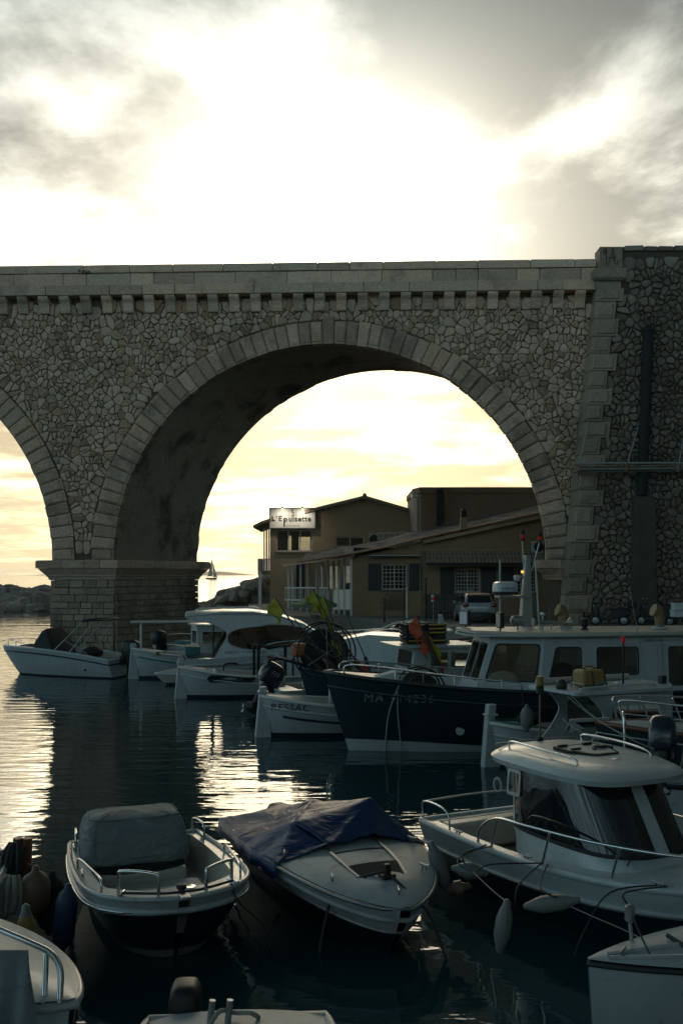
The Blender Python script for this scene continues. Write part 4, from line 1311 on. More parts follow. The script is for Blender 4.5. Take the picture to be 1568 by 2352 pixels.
def plate(name, outline, holes, thick, fn, mat, parent, bevel=0):
    """Flat sheet with cut-outs; (x, y, z) of the sheet mapped through fn."""
    cu = bpy.data.curves.new(name, 'CURVE'); cu.dimensions = '2D'; cu.fill_mode = 'BOTH'; cu.extrude = thick / 2
    for loop in [outline] + list(holes):
        sp = cu.splines.new('POLY'); sp.points.add(len(loop) - 1); sp.use_cyclic_u = True
        for q, p in zip(sp.points, loop): q.co = (p[0], p[1], 0, 1)
    o = bpy.data.objects.new(name, cu); COL.objects.link(o)
    me = bpy.data.meshes.new_from_object(o)
    bpy.data.objects.remove(o); bpy.data.curves.remove(cu)
    me.materials.clear()
    for v in me.vertices: v.co = fn(v.co.x, v.co.y, v.co.z)
    return mobj(name, me, mat, parent, bevel)
def rpoly(pts, r_=.08, n=4):
    out = []; N = len(pts)
    for i in range(N):
        a, b, c = Vector((*pts[i - 1], 0)), Vector((*pts[i], 0)), Vector((*pts[(i + 1) % N], 0))
        d0, d1 = (a - b), (c - b); k = min(r_, d0.length * .45, d1.length * .45)
        p, q = b + d0.normalized() * k, b + d1.normalized() * k
        for j in range(n + 1):
            t = j / n; w_ = p.lerp(b, t).lerp(b.lerp(q, t), t); out.append((w_.x, w_.y))
    return out
def rrect(x0, y0, x1, y1, r_=.08): return rpoly([(x0, y0), (x1, y0), (x1, y1), (x0, y1)], r_)
def grow(loop, d):
    cx = sum(p[0] for p in loop) / len(loop); cy = sum(p[1] for p in loop) / len(loop)
    return [(x + d * (x - cx) / (math.hypot(x - cx, y - cy) + 1e-6), y + d * (y - cy) / (math.hypot(x - cx, y - cy) + 1e-6)) for x, y in loop]
def glazing(parent, loop, fn, glass, frame='black_rubber', fw=.04):
    f = plate('window', grow(loop, fw), [loop], .03, lambda x, y, z: fn(x, y, z + .012), frame, parent)
    plate('pane', grow(loop, fw * .4), [], .008, lambda x, y, z: fn(x, y, z), glass, f)
    return f

def outboard(parent, p, s=1., mat='engine_navy', tilt=0., word=None, rz=0., leg=True):
    """Outboard motor hung on a transom at local point p, facing aft (-x)."""
    m = Matrix.Translation(p) @ Matrix.Rotation(rz, 4, 'Z') @ Matrix.Rotation(tilt, 4, 'Y')
    def T(x, y, z): return m @ Vector((x * s, y * s, z * s))
    def ring(z, x0, x1, hw, k=4.):
        out = []
        for i in range(20):
            a = 2 * PI * i / 20; c, d = math.cos(a), math.sin(a)
            out.append(T((x0 + x1) / 2 + (x1 - x0) / 2 * math.copysign(abs(c) ** (2 / k), c), hw * math.copysign(abs(d) ** (2 / k), d), z))
        return out
    mb = MB(); mb.loft([ring(.02, -.62, -.08, .19), ring(.10, -.68, -.04, .225), ring(.30, -.72, -.03, .235), ring(.50, -.70, -.06, .215), ring(.60, -.62, -.12, .17), ring(.635, -.52, -.22, .10)])
    co = mb.build('outboard', mat, parent, smooth=40)
    mb = MB(); mb.loft([ring(.085, -.69, -.035, .23), ring(.105, -.69, -.035, .23)]); mb.build('cowl_seam', 'black_plastic', co)
    if leg:
        mb = MB(); mb.loft([ring(.03, -.50, -.12, .13, 3), ring(-.35, -.46, -.20, .085, 3), ring(-.75, -.44, -.22, .055, 2.5)]); mb.build('drive_leg', 'engine_black', co, smooth=40)
        mb = MB(); mb.lathe((0, 0, 0), [(.01, 0), (.06, .1), (.065, .3), (.03, .42)], 12, 'x', None)
        mb.v = [tuple(T(v[0] - .56, v[1], v[2] - .80)) for v in mb.v]; mb.build('gearcase', 'engine_black', co, smooth=40)
        mb = MB(); mb.add([T(-.50, -.16, -.62), T(-.18, -.13, -.62), T(-.18, .13, -.62), T(-.50, .16, -.62)], [(0, 1, 2, 3)]); mb.build('plate', 'engine_black', co, thick=.015)
        mb = MB()
        for k in range(3):
            a = 2 * PI * k / 3; c, d = math.cos(a), math.sin(a)
            mb.add([T(-.58, .03 * c, -.80 + .03 * d), T(-.60, .17 * c - .07 * d, -.80 + .17 * d + .07 * c), T(-.56, .19 * c + .05 * d, -.80 + .19 * d - .05 * c)], [(0, 1, 2)])
        mb.build('propeller', 'dull_metal', co, thick=.012)
    mb = MB(); mb.box((0, 0, 0), (.16, .26, .34)); mb.v = [tuple(T(v[0] - .06, v[1], v[2] - .12)) for v in mb.v]; mb.build('clamp_bracket', 'engine_black', co)
    if word:
        for side in (1, -1):
            lettering(word, .16 * s, 'decal_grey', co, lambda u, v: T(-.36 - side * u / s, side * .238, .36 + v / s), shear=.2)
    return co
def rail(parent, pts, r_=.016, name='hand_rail', mat='stainless', n=5, closed=False, feet=()):
    o = MB().tube(curve_pts(pts, n, closed), r_, 8, closed).build(name, mat, parent, smooth=60)
    for a, b in feet: MB().tube([a, b], r_ * .9, 8).build('stanchion', mat, o, smooth=60)
    return o
def cleat(parent, p, rz=0., s=.14, mat='stainless'):
    c, d = math.cos(rz), math.sin(rz); mb = MB()
    mb.tube([Vector(p) + Vector((c * s * k, d * s * k, .045 + .01 * abs(k))) for k in (-.6, -.2, .2, .6)], .013, 6)
    for k in (-.2, .2): mb.tube([Vector(p) + Vector((c * s * k, d * s * k, 0)), Vector(p) + Vector((c * s * k, d * s * k, .045))], .014, 6)
    return mb.build('cleat', mat, parent)
def fender(label, p, L=.55, r_=.12, mat='fender_white', axis=None, top=None, group=None, band=None):
    """Inflated fender with its eye, hung by a lanyard from point top."""
    t = thing('fender', label, 'fender', p, 0, group)
    ax = Vector(axis or (0, 0, 1)).normalized(); q = ax.to_track_quat('Z', 'Y').to_matrix()
    prof = [(.02, -L / 2 - .05), (.035, -L / 2 - .03), (.04, -L / 2), (r_ * .75, -L / 2 + .05), (r_, -L / 2 + .13), (r_, L / 2 - .13), (r_ * .75, L / 2 - .05), (.04, L / 2), (.035, L / 2 + .04), (.015, L / 2 + .06)]
    MB().lathe((0, 0, 0), prof, 16, 'z', q).build('body', mat, t, smooth=50)
    if band: MB().lathe((0, 0, 0), [(r_ * .78, L / 2 - .05), (r_ + .004, L / 2 - .13), (r_ + .004, L / 2 - .2)], 16, 'z', q).build('band', band, t, smooth=50)
    if top is not None:
        a = q @ Vector((0, 0, L / 2 + .05)); b = Vector(top) - Vector(p)
        MB().tube([a, a.lerp(b, .5) + Vector((.01, .0, -.01)), b], .009, 6).build('lanyard', 'rope_dark', t)
    return t
def rope(label, pts, r_=.012, mat='rope_dark', n=6, name='mooring_rope'):
    P_ = curve_pts(pts, n) if n else pts
    return tag(MB().tube(P_, r_, 6).build(name, mat, smooth=60), label, 'rope')
def boat(name, label, cat, x, y, f, group='boats moored in the harbour'):
    """f: world direction of the bow."""
    return thing(name, label, cat, (x, y, 0), math.atan2(f[1], f[0]), group)
def local(b):
    """World point -> local point of an unlinked-yet boat empty."""
    m = (Matrix.Translation(b.location) @ Matrix.Rotation(b.rotation_euler.z, 4, 'Z') @ Matrix.Diagonal((*b.scale, 1))).inverted()
    return lambda p: m @ Vector(p)
def to_world(b):
    m = Matrix.Translation(b.location) @ Matrix.Rotation(b.rotation_euler.z, 4, 'Z') @ Matrix.Diagonal((*b.scale, 1))
    return lambda p: m @ Vector(p)
# ================================================================ front row: open boat, tarpaulin boat, pilothouse cruiser
# ---- open boat with the grey console cover
fR = Vector((.36, -.933, 0))
LR = 3.0
bow = Vector((-1.57, 9.98, 0)); cen = bow - fR * (LR / 2)
b1 = boat('open_boat', 'white open boat with blunt bow and a grey cover over its console', 'boat', cen.x, cen.y, fR)
H = Hull(LR, 1.86, .74, .66, .62, .30, .55, .45, .9, 4.2, .62, .40, .62, wl=.10)
H.shell(b1, 'gelcoat', 'antifoul_pale', split=(.14, 'navy_hull'))
H.rub(b1, 'gelcoat', .035, -.13, name='rub_rail', off=.02)
H.rub(b1, 'stainless', .012, -.13, name='rub_strip', off=.058)
wf = lambda t: .17 + .05 * t + (.22 * max(0, (t - .76) / .10))
H.sidedeck(b1, 'gelcoat', .05, .86, wf, .26, 'gelcoat_cream')
H.decking(b1, 'gelcoat', .859, 1.0, 0, .02, .005); H.decking(b1, 'gelcoat', 0, .051, 0, .0, .005)
H.rub(b1, 'gelcoat', .03, .012, name='gunwale_lip', off=-.03)
# console, its black skirt and the grey cover
lc = -.86
CY = -.13
MB().box((lc, CY, .36), (.9, 1.15, .30)).build('console', 'gelcoat_cream', b1, bevel=.05)
def rbox(x0, x1, hw, z, k=5., n=40, dx=0.):
    return [Vector(((x0 + x1) / 2 + dx + (x1 - x0) / 2 * math.copysign(abs(math.cos(2 * PI * i / n)) ** (2 / k), math.cos(2 * PI * i / n)), hw * math.copysign(abs(math.sin(2 * PI * i / n)) ** (2 / k), math.sin(2 * PI * i / n)), z)) for i in range(n)]
mb = MB(); mb.loft([rbox(lc - .5, lc + .52, .64, .42), rbox(lc - .5, lc + .52, .655, .56), rbox(lc - .5, lc + .5, .65, .72)]); mb.v = [(lc + (x - lc) * .85, y * .9 + CY, z - .06) for x, y, z in mb.v]; mb.build('windscreen_skirt', 'black_canvas', b1, smooth=40)
mb = MB(); rn = random.Random(2); rings = []
zz = ((.66, .03, 5), (.70, .05, 5), (.76, .035, 6), (.82, .02, 7), (.88, .01, 8), (.95, .0, 8), (1.02, -.01, 8), (1.08, -.02, 8), (1.13, -.03, 8), (1.18, -.045, 7), (1.225, -.075, 6), (1.25, -.13, 5), (1.265, -.22, 3.5), (1.27, -.30, 3.2), (1.272, -.38, 3))
for z, e, k in zz:
    rg = rbox(lc - .5 - e, lc + .52 + e - max(0, z - .8) * .35, .65 + e, z, k, 64)
    out = []
    for i, p in enumerate(rg):
        w1 = mnoise.noise(Vector((p.x * 2.2 + p.z * 2.5, p.y * 2.2 - p.z * 3.2, p.z * 1.2))); w2 = mnoise.noise(Vector((p.x * 5 + p.z * 6, p.y * 5 - p.z * 9, 4)))
        w2 = 1 - 2 * abs(w2) ** .6
        fold = (.030 * w1 + .034 * w2) * (1.6 if z < .8 else 1)
        c = Vector((lc, 0, p.z)); d = (p - c); out.append(p + d.normalized() * fold + Vector((0, 0, .02 * w1)))
    rings.append(out)
mb.loft(rings, cap0=False); mb.v = [(lc + (x - lc) * .85, y * .9 + CY, .60 + (z - .66) * .86) for x, y, z in mb.v]; cov = mb.build('console_cover', 'grey_cover', b1, smooth=80, sub=1)
VV = [Vector(v) for v in mb.v]
for ri in (2, 10):                                             # stitched seams
    MB().tube([VV[ri * 64 + i] * 1.0 + (VV[ri * 64 + i] - Vector((lc, CY, VV[ri * 64 + i].z))).normalized() * .004 for i in range(64)], .008, 5, closed=True).build('seam', 'grey_cover', cov)
for ci in (6, 26, 38, 58):
    MB().tube([VV[ri * 64 + ci] + (VV[ri * 64 + ci] - Vector((lc, CY, VV[ri * 64 + ci].z))).normalized() * .004 for ri in range(2, 13)], .008, 5).build('seam', 'grey_cover', cov)
mb = MB(); mb.tube([Vector((lc + (p.x - lc) * .85, p.y * .9 + CY, p.z - .06)) for p in rbox(lc - .535, lc + .55, .69, .69, 4, 40)], .022, 6, closed=True); mb.build('drawcord_hem', 'grey_cover', cov, smooth=60)
# forward seat and locker
MB().box((-.12, 0, .30), (.5, 1.15, .16)).build('seat', 'gelcoat_cream', b1, bevel=.03)
MB().box((-.12, .32, .385), (.42, .35, .015)).build('locker_lid', 'gelcoat', b1, bevel=.006)
MB().box((.36, 0, .40), (.3, .6, .2)).build('bow_step', 'gelcoat_cream', b1, bevel=.04)
# bow hoops and side rails
def dk(t, inset, side, dz_=.0): return H.deck(t, inset, dz_, side)
for side in (1, -1):
    a, b = dk(.86, .16, side), dk(.965, .14, side)
    up = Vector((0, 0, .26))
    rail(b1, [a, a + up * .8, a + up + (b - a) * .12, b + up - (b - a) * .12, b + up * .8, b], .019, 'bow_hoop', n=5)
    a, b = dk(.42, .08, side), dk(.80, .1, side)
    rail(b1, [a, a + Vector((.05, 0, .13)), a.lerp(b, .5) + Vector((0, 0, .15)), b + Vector((-.05, 0, .13)), b], .013, 'side_rail')
    cleat(b1, dk(.90, .08, side, .01), .5 * side); cleat(b1, dk(.12, .08, side, .01), 0); cleat(b1, dk(.55, .09, side, .01), 0)
    rail(b1, [dk(.02, .10, side), dk(.02, .10, side) + Vector((0, 0, .2)), dk(.16, .10, side) + Vector((0, 0, .2)), dk(.16, .10, side)], .014, 'stern_rail')
mb = MB(); t_ = H.deck(1, 0); mb.box((t_.x - .03, 0, t_.z + .03), (.22, .1, .04)); mb.build('bow_roller', 'stainless', b1, bevel=.01)
MB().lathe((t_.x - .16, 0, t_.z + .0), [(.04, 0), (.03, .05), (.055, .07), (.05, .11), (.01, .12)], 12).build('bow_light', 'black_plastic', b1, smooth=40)
MB().lathe((t_.x - .3, .12, t_.z + .015), [(.06, 0), (.06, .02), (.02, .025)], 14).build('deck_filler', 'stainless', b1)
W1 = to_world(b1); D1 = H
rope('dark mooring line led across the blunt bow of the open boat', [W1(dk(.90, .08, 1, .06)), W1(dk(.965, .05, .6, .06)), W1((t_.x - .1, 0, t_.z + .05)), W1(dk(.965, .05, -.6, .06)), W1(dk(.90, .08, -1, .06))], .014)
rope('thin dark line hanging from the bow of the open boat into the water', [W1(dk(.93, .02, 1, .05)), W1(dk(.93, -.06, 1, -.15)), W1((1.15, .95, .2)), W1((1.2, 1.0, -.2))], .012)

# ---- speedboat under the blue tarpaulin
fQ = Vector((math.sin(R(22)), -math.cos(R(22)), 0)); LQ = 3.75
bow = Vector((.66, 10.15, 0)); cen = bow - fQ * (LQ / 2)
b2 = boat('speedboat', 'weathered white speedboat with a blue tarpaulin stretched over its cockpit', 'boat', cen.x, cen.y, fQ)
H = Hull(LQ, 1.96, .58, .78, .70, .30, .45, .40, .92, 2.3, .62, .45, .85, wl=.05)
H.shell(b2, 'gelcoat_old', 'antifoul_dark', split=(.30, 'black_hull'))
H.rub(b2, 'gelcoat_old', .028, -.14, name='hull_knuckle', off=.004); H.rub(b2, 'dull_metal', .022, -.005, off=.008)
H.rub(b2, 'dull_metal', .02, -.30, name='spray_rail', off=.004)
def dkz(t, k):
    h = H.half(t); return H.sheer(t) + .035 + .11 * (1 - k * k) * min(1, h * 1.2)
H.decking(b2, 'gelcoat_old', .50, 1.0, .015, .11, .02, 36, 'foredeck', 14)
H.sidedeck(b2, 'gelcoat_old', .03, .50, lambda t: .2, .15, 'gelcoat_cream')
def strip(pts, w_, mat, name, lift=.008):
    mb = MB(); P_ = [Vector((-LQ / 2 + LQ * t, k * H.half(t), dkz(t, k) - .012 + lift)) for t, k in pts]
    for a, b in zip(P_[:-1], P_[1:]): mb.bar(a, b, w_, .012)
    return mb.build(name, mat, b2)
for sd in (1, -1):
    strip([(lerp(.53, .86, q / 10), sd * lerp(.34, .42, q / 10)) for q in range(11)], .035, 'dull_metal', 'deck_moulding', .012)
strip([(.56, lerp(-.3, .3, q / 10)) for q in range(11)], .03, 'decal_dark', 'hatch_seam', .004)
strip([(.665, lerp(-.36, .36, q / 10)) for q in range(11)], .02, 'decal_dark', 'hatch_seam', .002)
mb = MB(); mb.grid(lambda a, b: Vector((-LQ / 2 + LQ * lerp(.775, .865, a), lerp(-.36, .36, b) * H.half(lerp(.775, .865, a)) * 1.05, dkz(lerp(.775, .865, a), lerp(-.36, .36, b)) + .004)), 6, 6); mb.build('hatch_shade', 'dark_room', b2, thick=.01)  # black sheet on the uncut deck, its colour standing for shade in the hatch
mb = MB(); q = Vector((-LQ / 2 + LQ * .875, 0, dkz(.875, 0)))
mb.box(q + Vector((0, 0, .03)), (.14, .16, .06)).box(q + Vector((.0, 0, .1)), (.07, .07, .12)); mb.build('anchor_cleat', 'black_plastic', b2, bevel=.015)
for t, k in ((.60, .86), (.60, -.86), (.82, .8), (.82, -.8), (.95, 0)):
    cleat(b2, (-LQ / 2 + LQ * t, k * H.half(t), dkz(t, k)), .3 * (1 if k > 0 else -1), .13, 'dull_metal')
# windscreen frame under the cover
ws = [Vector((-LQ / 2 + LQ * (.56 - .10 * abs(k) ** 2.2), k * .74, dkz(.5, 0) - .06 + .10 - .1 * abs(k))) for k in [i / 8 - 1 for i in range(17)]]
rail(b2, ws, .014, 'windscreen_frame', 'dull_metal', 2)
mb = MB(); lowp = [Vector((p.x + .06, p.y * 1.02, H.sheer(.5) + .05)) for p in ws]
mb.loft([ws, lowp], close=False, cap0=False, cap1=False); mb.build('windscreen', 'smoke_glass', b2)
# tarpaulin: stretched over the windscreen top and poles, hanging to the sides and the stern
TP = {'A': (.02, .42, 1.30), 'B': (-.02, -.56, 1.10), 'F': (.40, .30, .97), 'Fp': (.34, .98, .78), 'Fs': (.50, -.93, .79), 'Fm': (.50, -.30, .93), 'E1p': (-.62, 1.04, .80), 'E2p': (-1.82, .97, .76),
      'E1s': (-.62, -1.04, .80), 'E2s': (-1.82, -.97, .76), 'C': (-1.0, .05, 1.10), 'Cs': (-1.95, 0, .84), 'Mp': (-.25, 1.03, .80), 'Ms': (-.12, -1.03, .80)}
mb = MB(); mb.weld = True; NS = 14
for tri in (('A', 'F', 'Fp'), ('A', 'Fm', 'F'), ('A', 'B', 'Fm'), ('B', 'Fs', 'Fm'), ('A', 'Fp', 'Mp'), ('A', 'Mp', 'E1p'), ('A', 'E1p', 'C'), ('A', 'C', 'B'), ('B', 'C', 'E1s'), ('B', 'E1s', 'Ms'), ('B', 'Ms', 'Fs'), ('C', 'E1p', 'E2p'), ('C', 'E2p', 'Cs'), ('C', 'Cs', 'E2s'), ('C', 'E2s', 'E1s')):
    P0, P1, P2 = (Vector(TP[q]) for q in tri); idx = {}; vs = []
    for i in range(NS + 1):
        for j in range(NS + 1 - i):
            w1_, w2_ = i / NS, j / NS; w0_ = 1 - w1_ - w2_
            p = P0 * w0_ + P1 * w1_ + P2 * w2_
            sag_ = 1.6 * (w0_ * w1_ * .07 + w1_ * w2_ * .03 + w0_ * w2_ * .07)              # cloth hangs between the taut lines
            an = math.atan2(p.y - TP['A'][1], p.x - TP['A'][0])
            rad = (p - Vector(TP['A'])).length
            wr = .010 * math.sin(an * 17 + 3 * mnoise.noise(p * 2)) * min(1, rad * 1.5) + .014 * mnoise.noise(Vector((p.x * 4, p.y * 4, 2))) + .010 * mnoise.noise(Vector((p.x * 11, p.y * 9, 5)))
            idx[i, j] = len(vs); vs.append(Vector((p.x, p.y, p.z - sag_ + wr)))
    fs = []
    for i in range(NS):
        for j in range(NS - i):
            fs.append((idx[i, j], idx[i + 1, j], idx[i, j + 1]))
            if i + j < NS - 1: fs.append((idx[i + 1, j], idx[i + 1, j + 1], idx[i, j + 1]))
    mb.add(vs, fs)
mb.build('tarpaulin', 'blue_tarp', b2, smooth=55, thick=.006)
def hem(names, drop=.17):
    mb = MB(); P_ = []
    for q0, q1 in zip(names[:-1], names[1:]):
        P_ += [Vector(TP[q0]).lerp(Vector(TP[q1]), i / 8) for i in range(8)]
    P_.append(Vector(TP[names[-1]]))
    lo_ = [p + Vector((.01 * math.sin(i * 1.3), math.copysign(.02, p.y), -drop - .025 * math.sin(i * .9) - .015 * math.sin(i * 2.3))) for i, p in enumerate(P_)]
    mb.loft([P_, lo_], close=False, cap0=False, cap1=False); mb.build('tarpaulin_skirt', 'blue_tarp', b2, smooth=60, thick=.006)
hem(('Fp', 'Mp', 'E1p', 'E2p')); hem(('Fs', 'Ms', 'E1s', 'E2s'))
for k, t in ((.82, .60), (-.82, .60)):
    a = Vector((-LQ / 2 + LQ * .5, k * .9, H.sheer(.5) + .06)); b = Vector((-LQ / 2 + LQ * .60, k * H.half(.6), dkz(.6, k) + .04))
    MB().tube([Vector(TP['Fp' if k > 0 else 'Fs']), b], .007, 6).build('tie_line', 'rope_pale', b2)
outboard(b2, Vector((-LQ / 2 - .06, 0, .35)), .7, 'engine_black')
MB().tube([(-LQ / 2 + .1, .55, .7), (-LQ / 2 + .1, .55, 1.12)], .012, 6).build('stern_post', 'dull_metal', b2)
W2 = to_world(b2)
rope('dark bow line of the tarpaulin speedboat dropping over its stem', [W2((LQ / 2 - .5, 0, H.sheer(.9) + .2)), W2((LQ / 2 - .25, .1, H.sheer(.95) + .10)), W2((LQ / 2 - .12, .32, .45)), W2((LQ / 2, .5, -.1))], .016)
rope('dark spring line across the foredeck of the tarpaulin speedboat', [W2((LQ / 2 - .5, 0, H.sheer(.9) + .2)), W2((LQ / 2 - .6, -.3, H.sheer(.9) + .12)), W2((LQ / 2 - .65, -.52, H.sheer(.88) + .02)), W2((LQ / 2 - .7, -.62, .3)), W2((LQ / 2 - .7, -.7, -.1))], .018)
p0 = on_z(641, 2010, .35)
fender('black square fender hanging at the side of the tarpaulin speedboat', (p0.x, p0.y - .05, .33), .34, .1, 'black_rubber', None, W2(H.deck(.56, .02, .03, -1)))

# ---- pilothouse cruiser on the right
fP = Vector((math.sin(R(27)), -math.cos(R(27)), 0)); LP = 5.1
cen = Vector((2.92, 11.75, 0))
b3 = boat('pilothouse_boat', 'white pilothouse cruiser with a rounded roof and wrap round tinted windscreen', 'boat', cen.x, cen.y, fP)
H = Hull(LP, 2.15, .98, .78, .74, .40, .50, .38, .93, 2.9, .66, .40, .75, wl=.06)
H.shell(b3, 'gelcoat', 'antifoul_dark', 44, 10, split=(.31, 'navy_hull'))
H.rub(b3, 'gelcoat', .032, -.30, name='rub_rail', off=.02); H.rub(b3, 'dull_metal', .014, -.30, name='rub_strip', off=.05)
H.rub(b3, 'gelcoat', .05, .0, name='toe_rail', off=-.04)
H.decking(b3, 'gelcoat', .46, 1.0, .03, .10, .02, 36, 'foredeck', 14)
H.sidedeck(b3, 'gelcoat', .04, .46, lambda t: .22, .25, 'gelcoat_cream')
H.decking(b3, 'gelcoat', 0, .041, 0, 0, .006, name='transom_deck')
MB().box((-LP / 2 + .3, 0, .55), (.3, 1.5, .4)).build('stern_bench', 'gelcoat_cream', b3, bevel=.04)
b3.scale = (.92, .92, .92)
# cuddy moulding and pilothouse
xr0, xr1 = -1.05, 1.05                     # pilothouse aft and fore at deck
def house_ring(z, xa, xb, hw, k=3.2, n=48):
    return [Vector(((xa + xb) / 2 + (xb - xa) / 2 * math.copysign(abs(math.cos(2 * PI * i / n)) ** (2 / k), math.cos(2 * PI * i / n)), hw * math.copysign(abs(math.sin(2 * PI * i / n)) ** (2 / k), math.sin(2 * PI * i / n)), z)) for i in range(n)]
mb = MB(); mb.loft([house_ring(.70, xr0 + .0, 1.95, .80, 2.6), house_ring(.86, xr0, 1.75, .78, 2.6), house_ring(.98, xr0, 1.50, .765, 2.8), house_ring(1.05, xr0, 1.33, .75, 3.)], cap0=False)
mb.build('cuddy', 'gelcoat', b3, smooth=50)
zg0, zg1 = 1.05, 1.86
def glassring(z):
    t = (z - zg0) / (zg1 - zg0); return house_ring(z, xr0, lerp(1.30, .80, t), lerp(.745, .70, t), 3.0, 128)
rings = [glassring(lerp(zg0, zg1, k / 4)) for k in range(5)]
def part_of(rings, sel, name, mat, off=.0):
    mb = MB(); mb.weld = True; n = len(rings[0]); ids = [i for i in range(n) if sel(i, n)]
    for r0_, r1_ in zip(rings[:-1], rings[1:]):
        for i in ids:
            j = (i + 1) % n; c = Vector((0, 0, 0))
            mb.add([p + Vector((p.x * off, p.y * off, 0)) for p in (r0_[i], r0_[j], r1_[j], r1_[i])], [(0, 1, 2, 3)])
    return mb.build(name, mat, b3, smooth=50)
def ang(i, n): return (i / n + .5 / n) * 360
isfront = lambda i, n: (ang(i, n) < 128 or ang(i, n) > 232)
part_of(rings, lambda i, n: 3 < ang(i, n) < 127 , 'windscreen', 'tint_pane' if 'tint_pane' in MAT else 'smoke_glass')
part_of(rings, lambda i, n: 233 < ang(i, n) < 357, 'windscreen', 'smoke_glass')
part_of(rings, lambda i, n: 127 <= ang(i, n) <= 233, 'cabin_back', 'gelcoat')
part_of([[p * 1.0 for p in r_] for r_ in rings], lambda i, n: ang(i, n) <= 4.2 or ang(i, n) >= 355.8, 'windscreen_pillar', 'gelcoat', .004)
for lo_, hi_ in ((123, 130), (230, 237)):
    part_of(rings, lambda i, n: lo_ < ang(i, n) < hi_, 'rear_pillar', 'gelcoat', .006)
mb = MB(); mb.loft([house_ring(1.042, xr0 - .0, 1.325, .76, 3., 64), house_ring(1.09, xr0 + .0, 1.29, .755, 3., 64)], cap0=False, cap1=False); mb.build('windscreen_gasket', 'black_rubber', b3, smooth=60)
# roof
mb = MB(); mb.loft([house_ring(1.85, -1.25, 1.02, .80, 3.4, 64), house_ring(1.865, -1.32, 1.10, .88, 3.4, 64), house_ring(1.93, -1.34, 1.12, .90, 3.4, 64), house_ring(1.965, -1.31, 1.08, .875, 3.3, 64), house_ring(2.02, -1.22, .92, .80, 3., 64), house_ring(2.06, -1.05, .66, .68, 2.8, 64), house_ring(2.085, -.8, .3, .48, 2.6, 64), house_ring(2.092, -.5, .0, .22, 2.5, 64)])
roof = mb.build('roof', 'gelcoat', b3, smooth=50)
for sd in (1, -1):
    rail(b3, [(-.85, sd * .62, 2.03), (-.83, sd * .62, 2.13), (-.2, sd * .66, 2.135), (.42, sd * .60, 2.10), (.45, sd * .60, 2.0)], .014, 'roof_rail')
rail(b3, [(-1.12, -.6, 2.03), (-1.13, -.55, 2.055), (-1.13, .55, 2.055), (-1.12, .6, 2.03)], .012, 'roof_bar', 'dull_metal')
zr_ = 2.108
hp = rpoly([(.12, -.30), (.40, -.10), (.40, .26), (.14, .34), (-.18, .34), (-.18, -.30)], .06)
hatch = plate('roof_hatch', hp, [], .03, lambda x, y, z: Vector((x - .1, y - .05, zr_ + .0 + z - .05 * max(0, x))), 'gelcoat_old', b3)
plate('hatch_seal', grow(hp, .025), [grow(hp, -.02)], .035, lambda x, y, z: Vector((x - .1, y - .05, zr_ + z - .05 * max(0, x))), 'black_rubber', hatch)
for x, y in ((-.12, -.2), (-.12, .2), (.14, -.2), (.14, .22)):
    MB().box((x - .1, y - .05, zr_ + .03), (.05, .14, .03)).build('hinge', 'black_plastic', hatch, bevel=.008)
mb = MB(); mb.tube([Vector((.1 + .14 * math.cos(a), .16 + .14 * math.sin(a), zr_ + .018)) for a in [PI * (.5 + k / 12) for k in range(13)]], .018, 6); mb.build('hatch_mark', 'black_plastic', hatch)
MB().ball((.52, -.02, 2.045), .09, 12, 6, (1, 1, .4)).build('roof_dome', 'gelcoat', b3, smooth=50)
mb = MB(); mb.tube([(-1.0, .0, 2.05), (-1.0, 0, 2.78)], .014, 8); mast = mb.build('light_mast', 'varnish', b3, smooth=40)
MB().lathe((-1.0, 0, 2.05), [(.05, 0), (.05, .04), (.03, .08)], 12).build('mast_foot', 'black_plastic', mast)
MB().lathe((-1.0, 0, 2.70), [(.03, 0), (.055, .03), (.055, .12), (.03, .13)], 12).build('lamp_base', 'black_plastic', mast)
MB().lathe((-1.0, 0, 2.83), [(.045, 0), (.05, .02), (.05, .12), (.02, .13)], 12).build('lamp_lens', 'jerry_yellow', mast, smooth=40)
# details on the near side: window handle, port light, wiper, side window
sw = lambda x, y, z: Vector((x, -(.752 - .05 * (y - zg0) / .6 + z), y))
plate('sliding_window', rrect(-.78, 1.46, -.5, 1.80, .05), [rrect(-.74, 1.50, -.54, 1.76, .04)], .02, sw, 'dull_metal', b3)
MB().lathe((-.93, -.75, 1.55), [(.10, -.012), (.10, .0), (.07, .0)], 20, 'y').build('port_light', 'dull_metal', b3)
MB().lathe((-.93, -.758, 1.55), [(.002, -.004), (.07, -.004), (.07, 0)], 20, 'y').build('port_glass', 'smoke_glass', b3)
rail(b3, [(1.28, -.55, 1.02), (1.18, -.3, 1.14), (1.14, .0, 1.18)], .008, 'wiper', 'black_plastic')
plate('side_window', rrect(-2.1, .42, -1.4, .64, .05), [], .01, lambda x, y, z: Vector((x, .99 - .2 + z, y)), 'smoke_glass', b3)
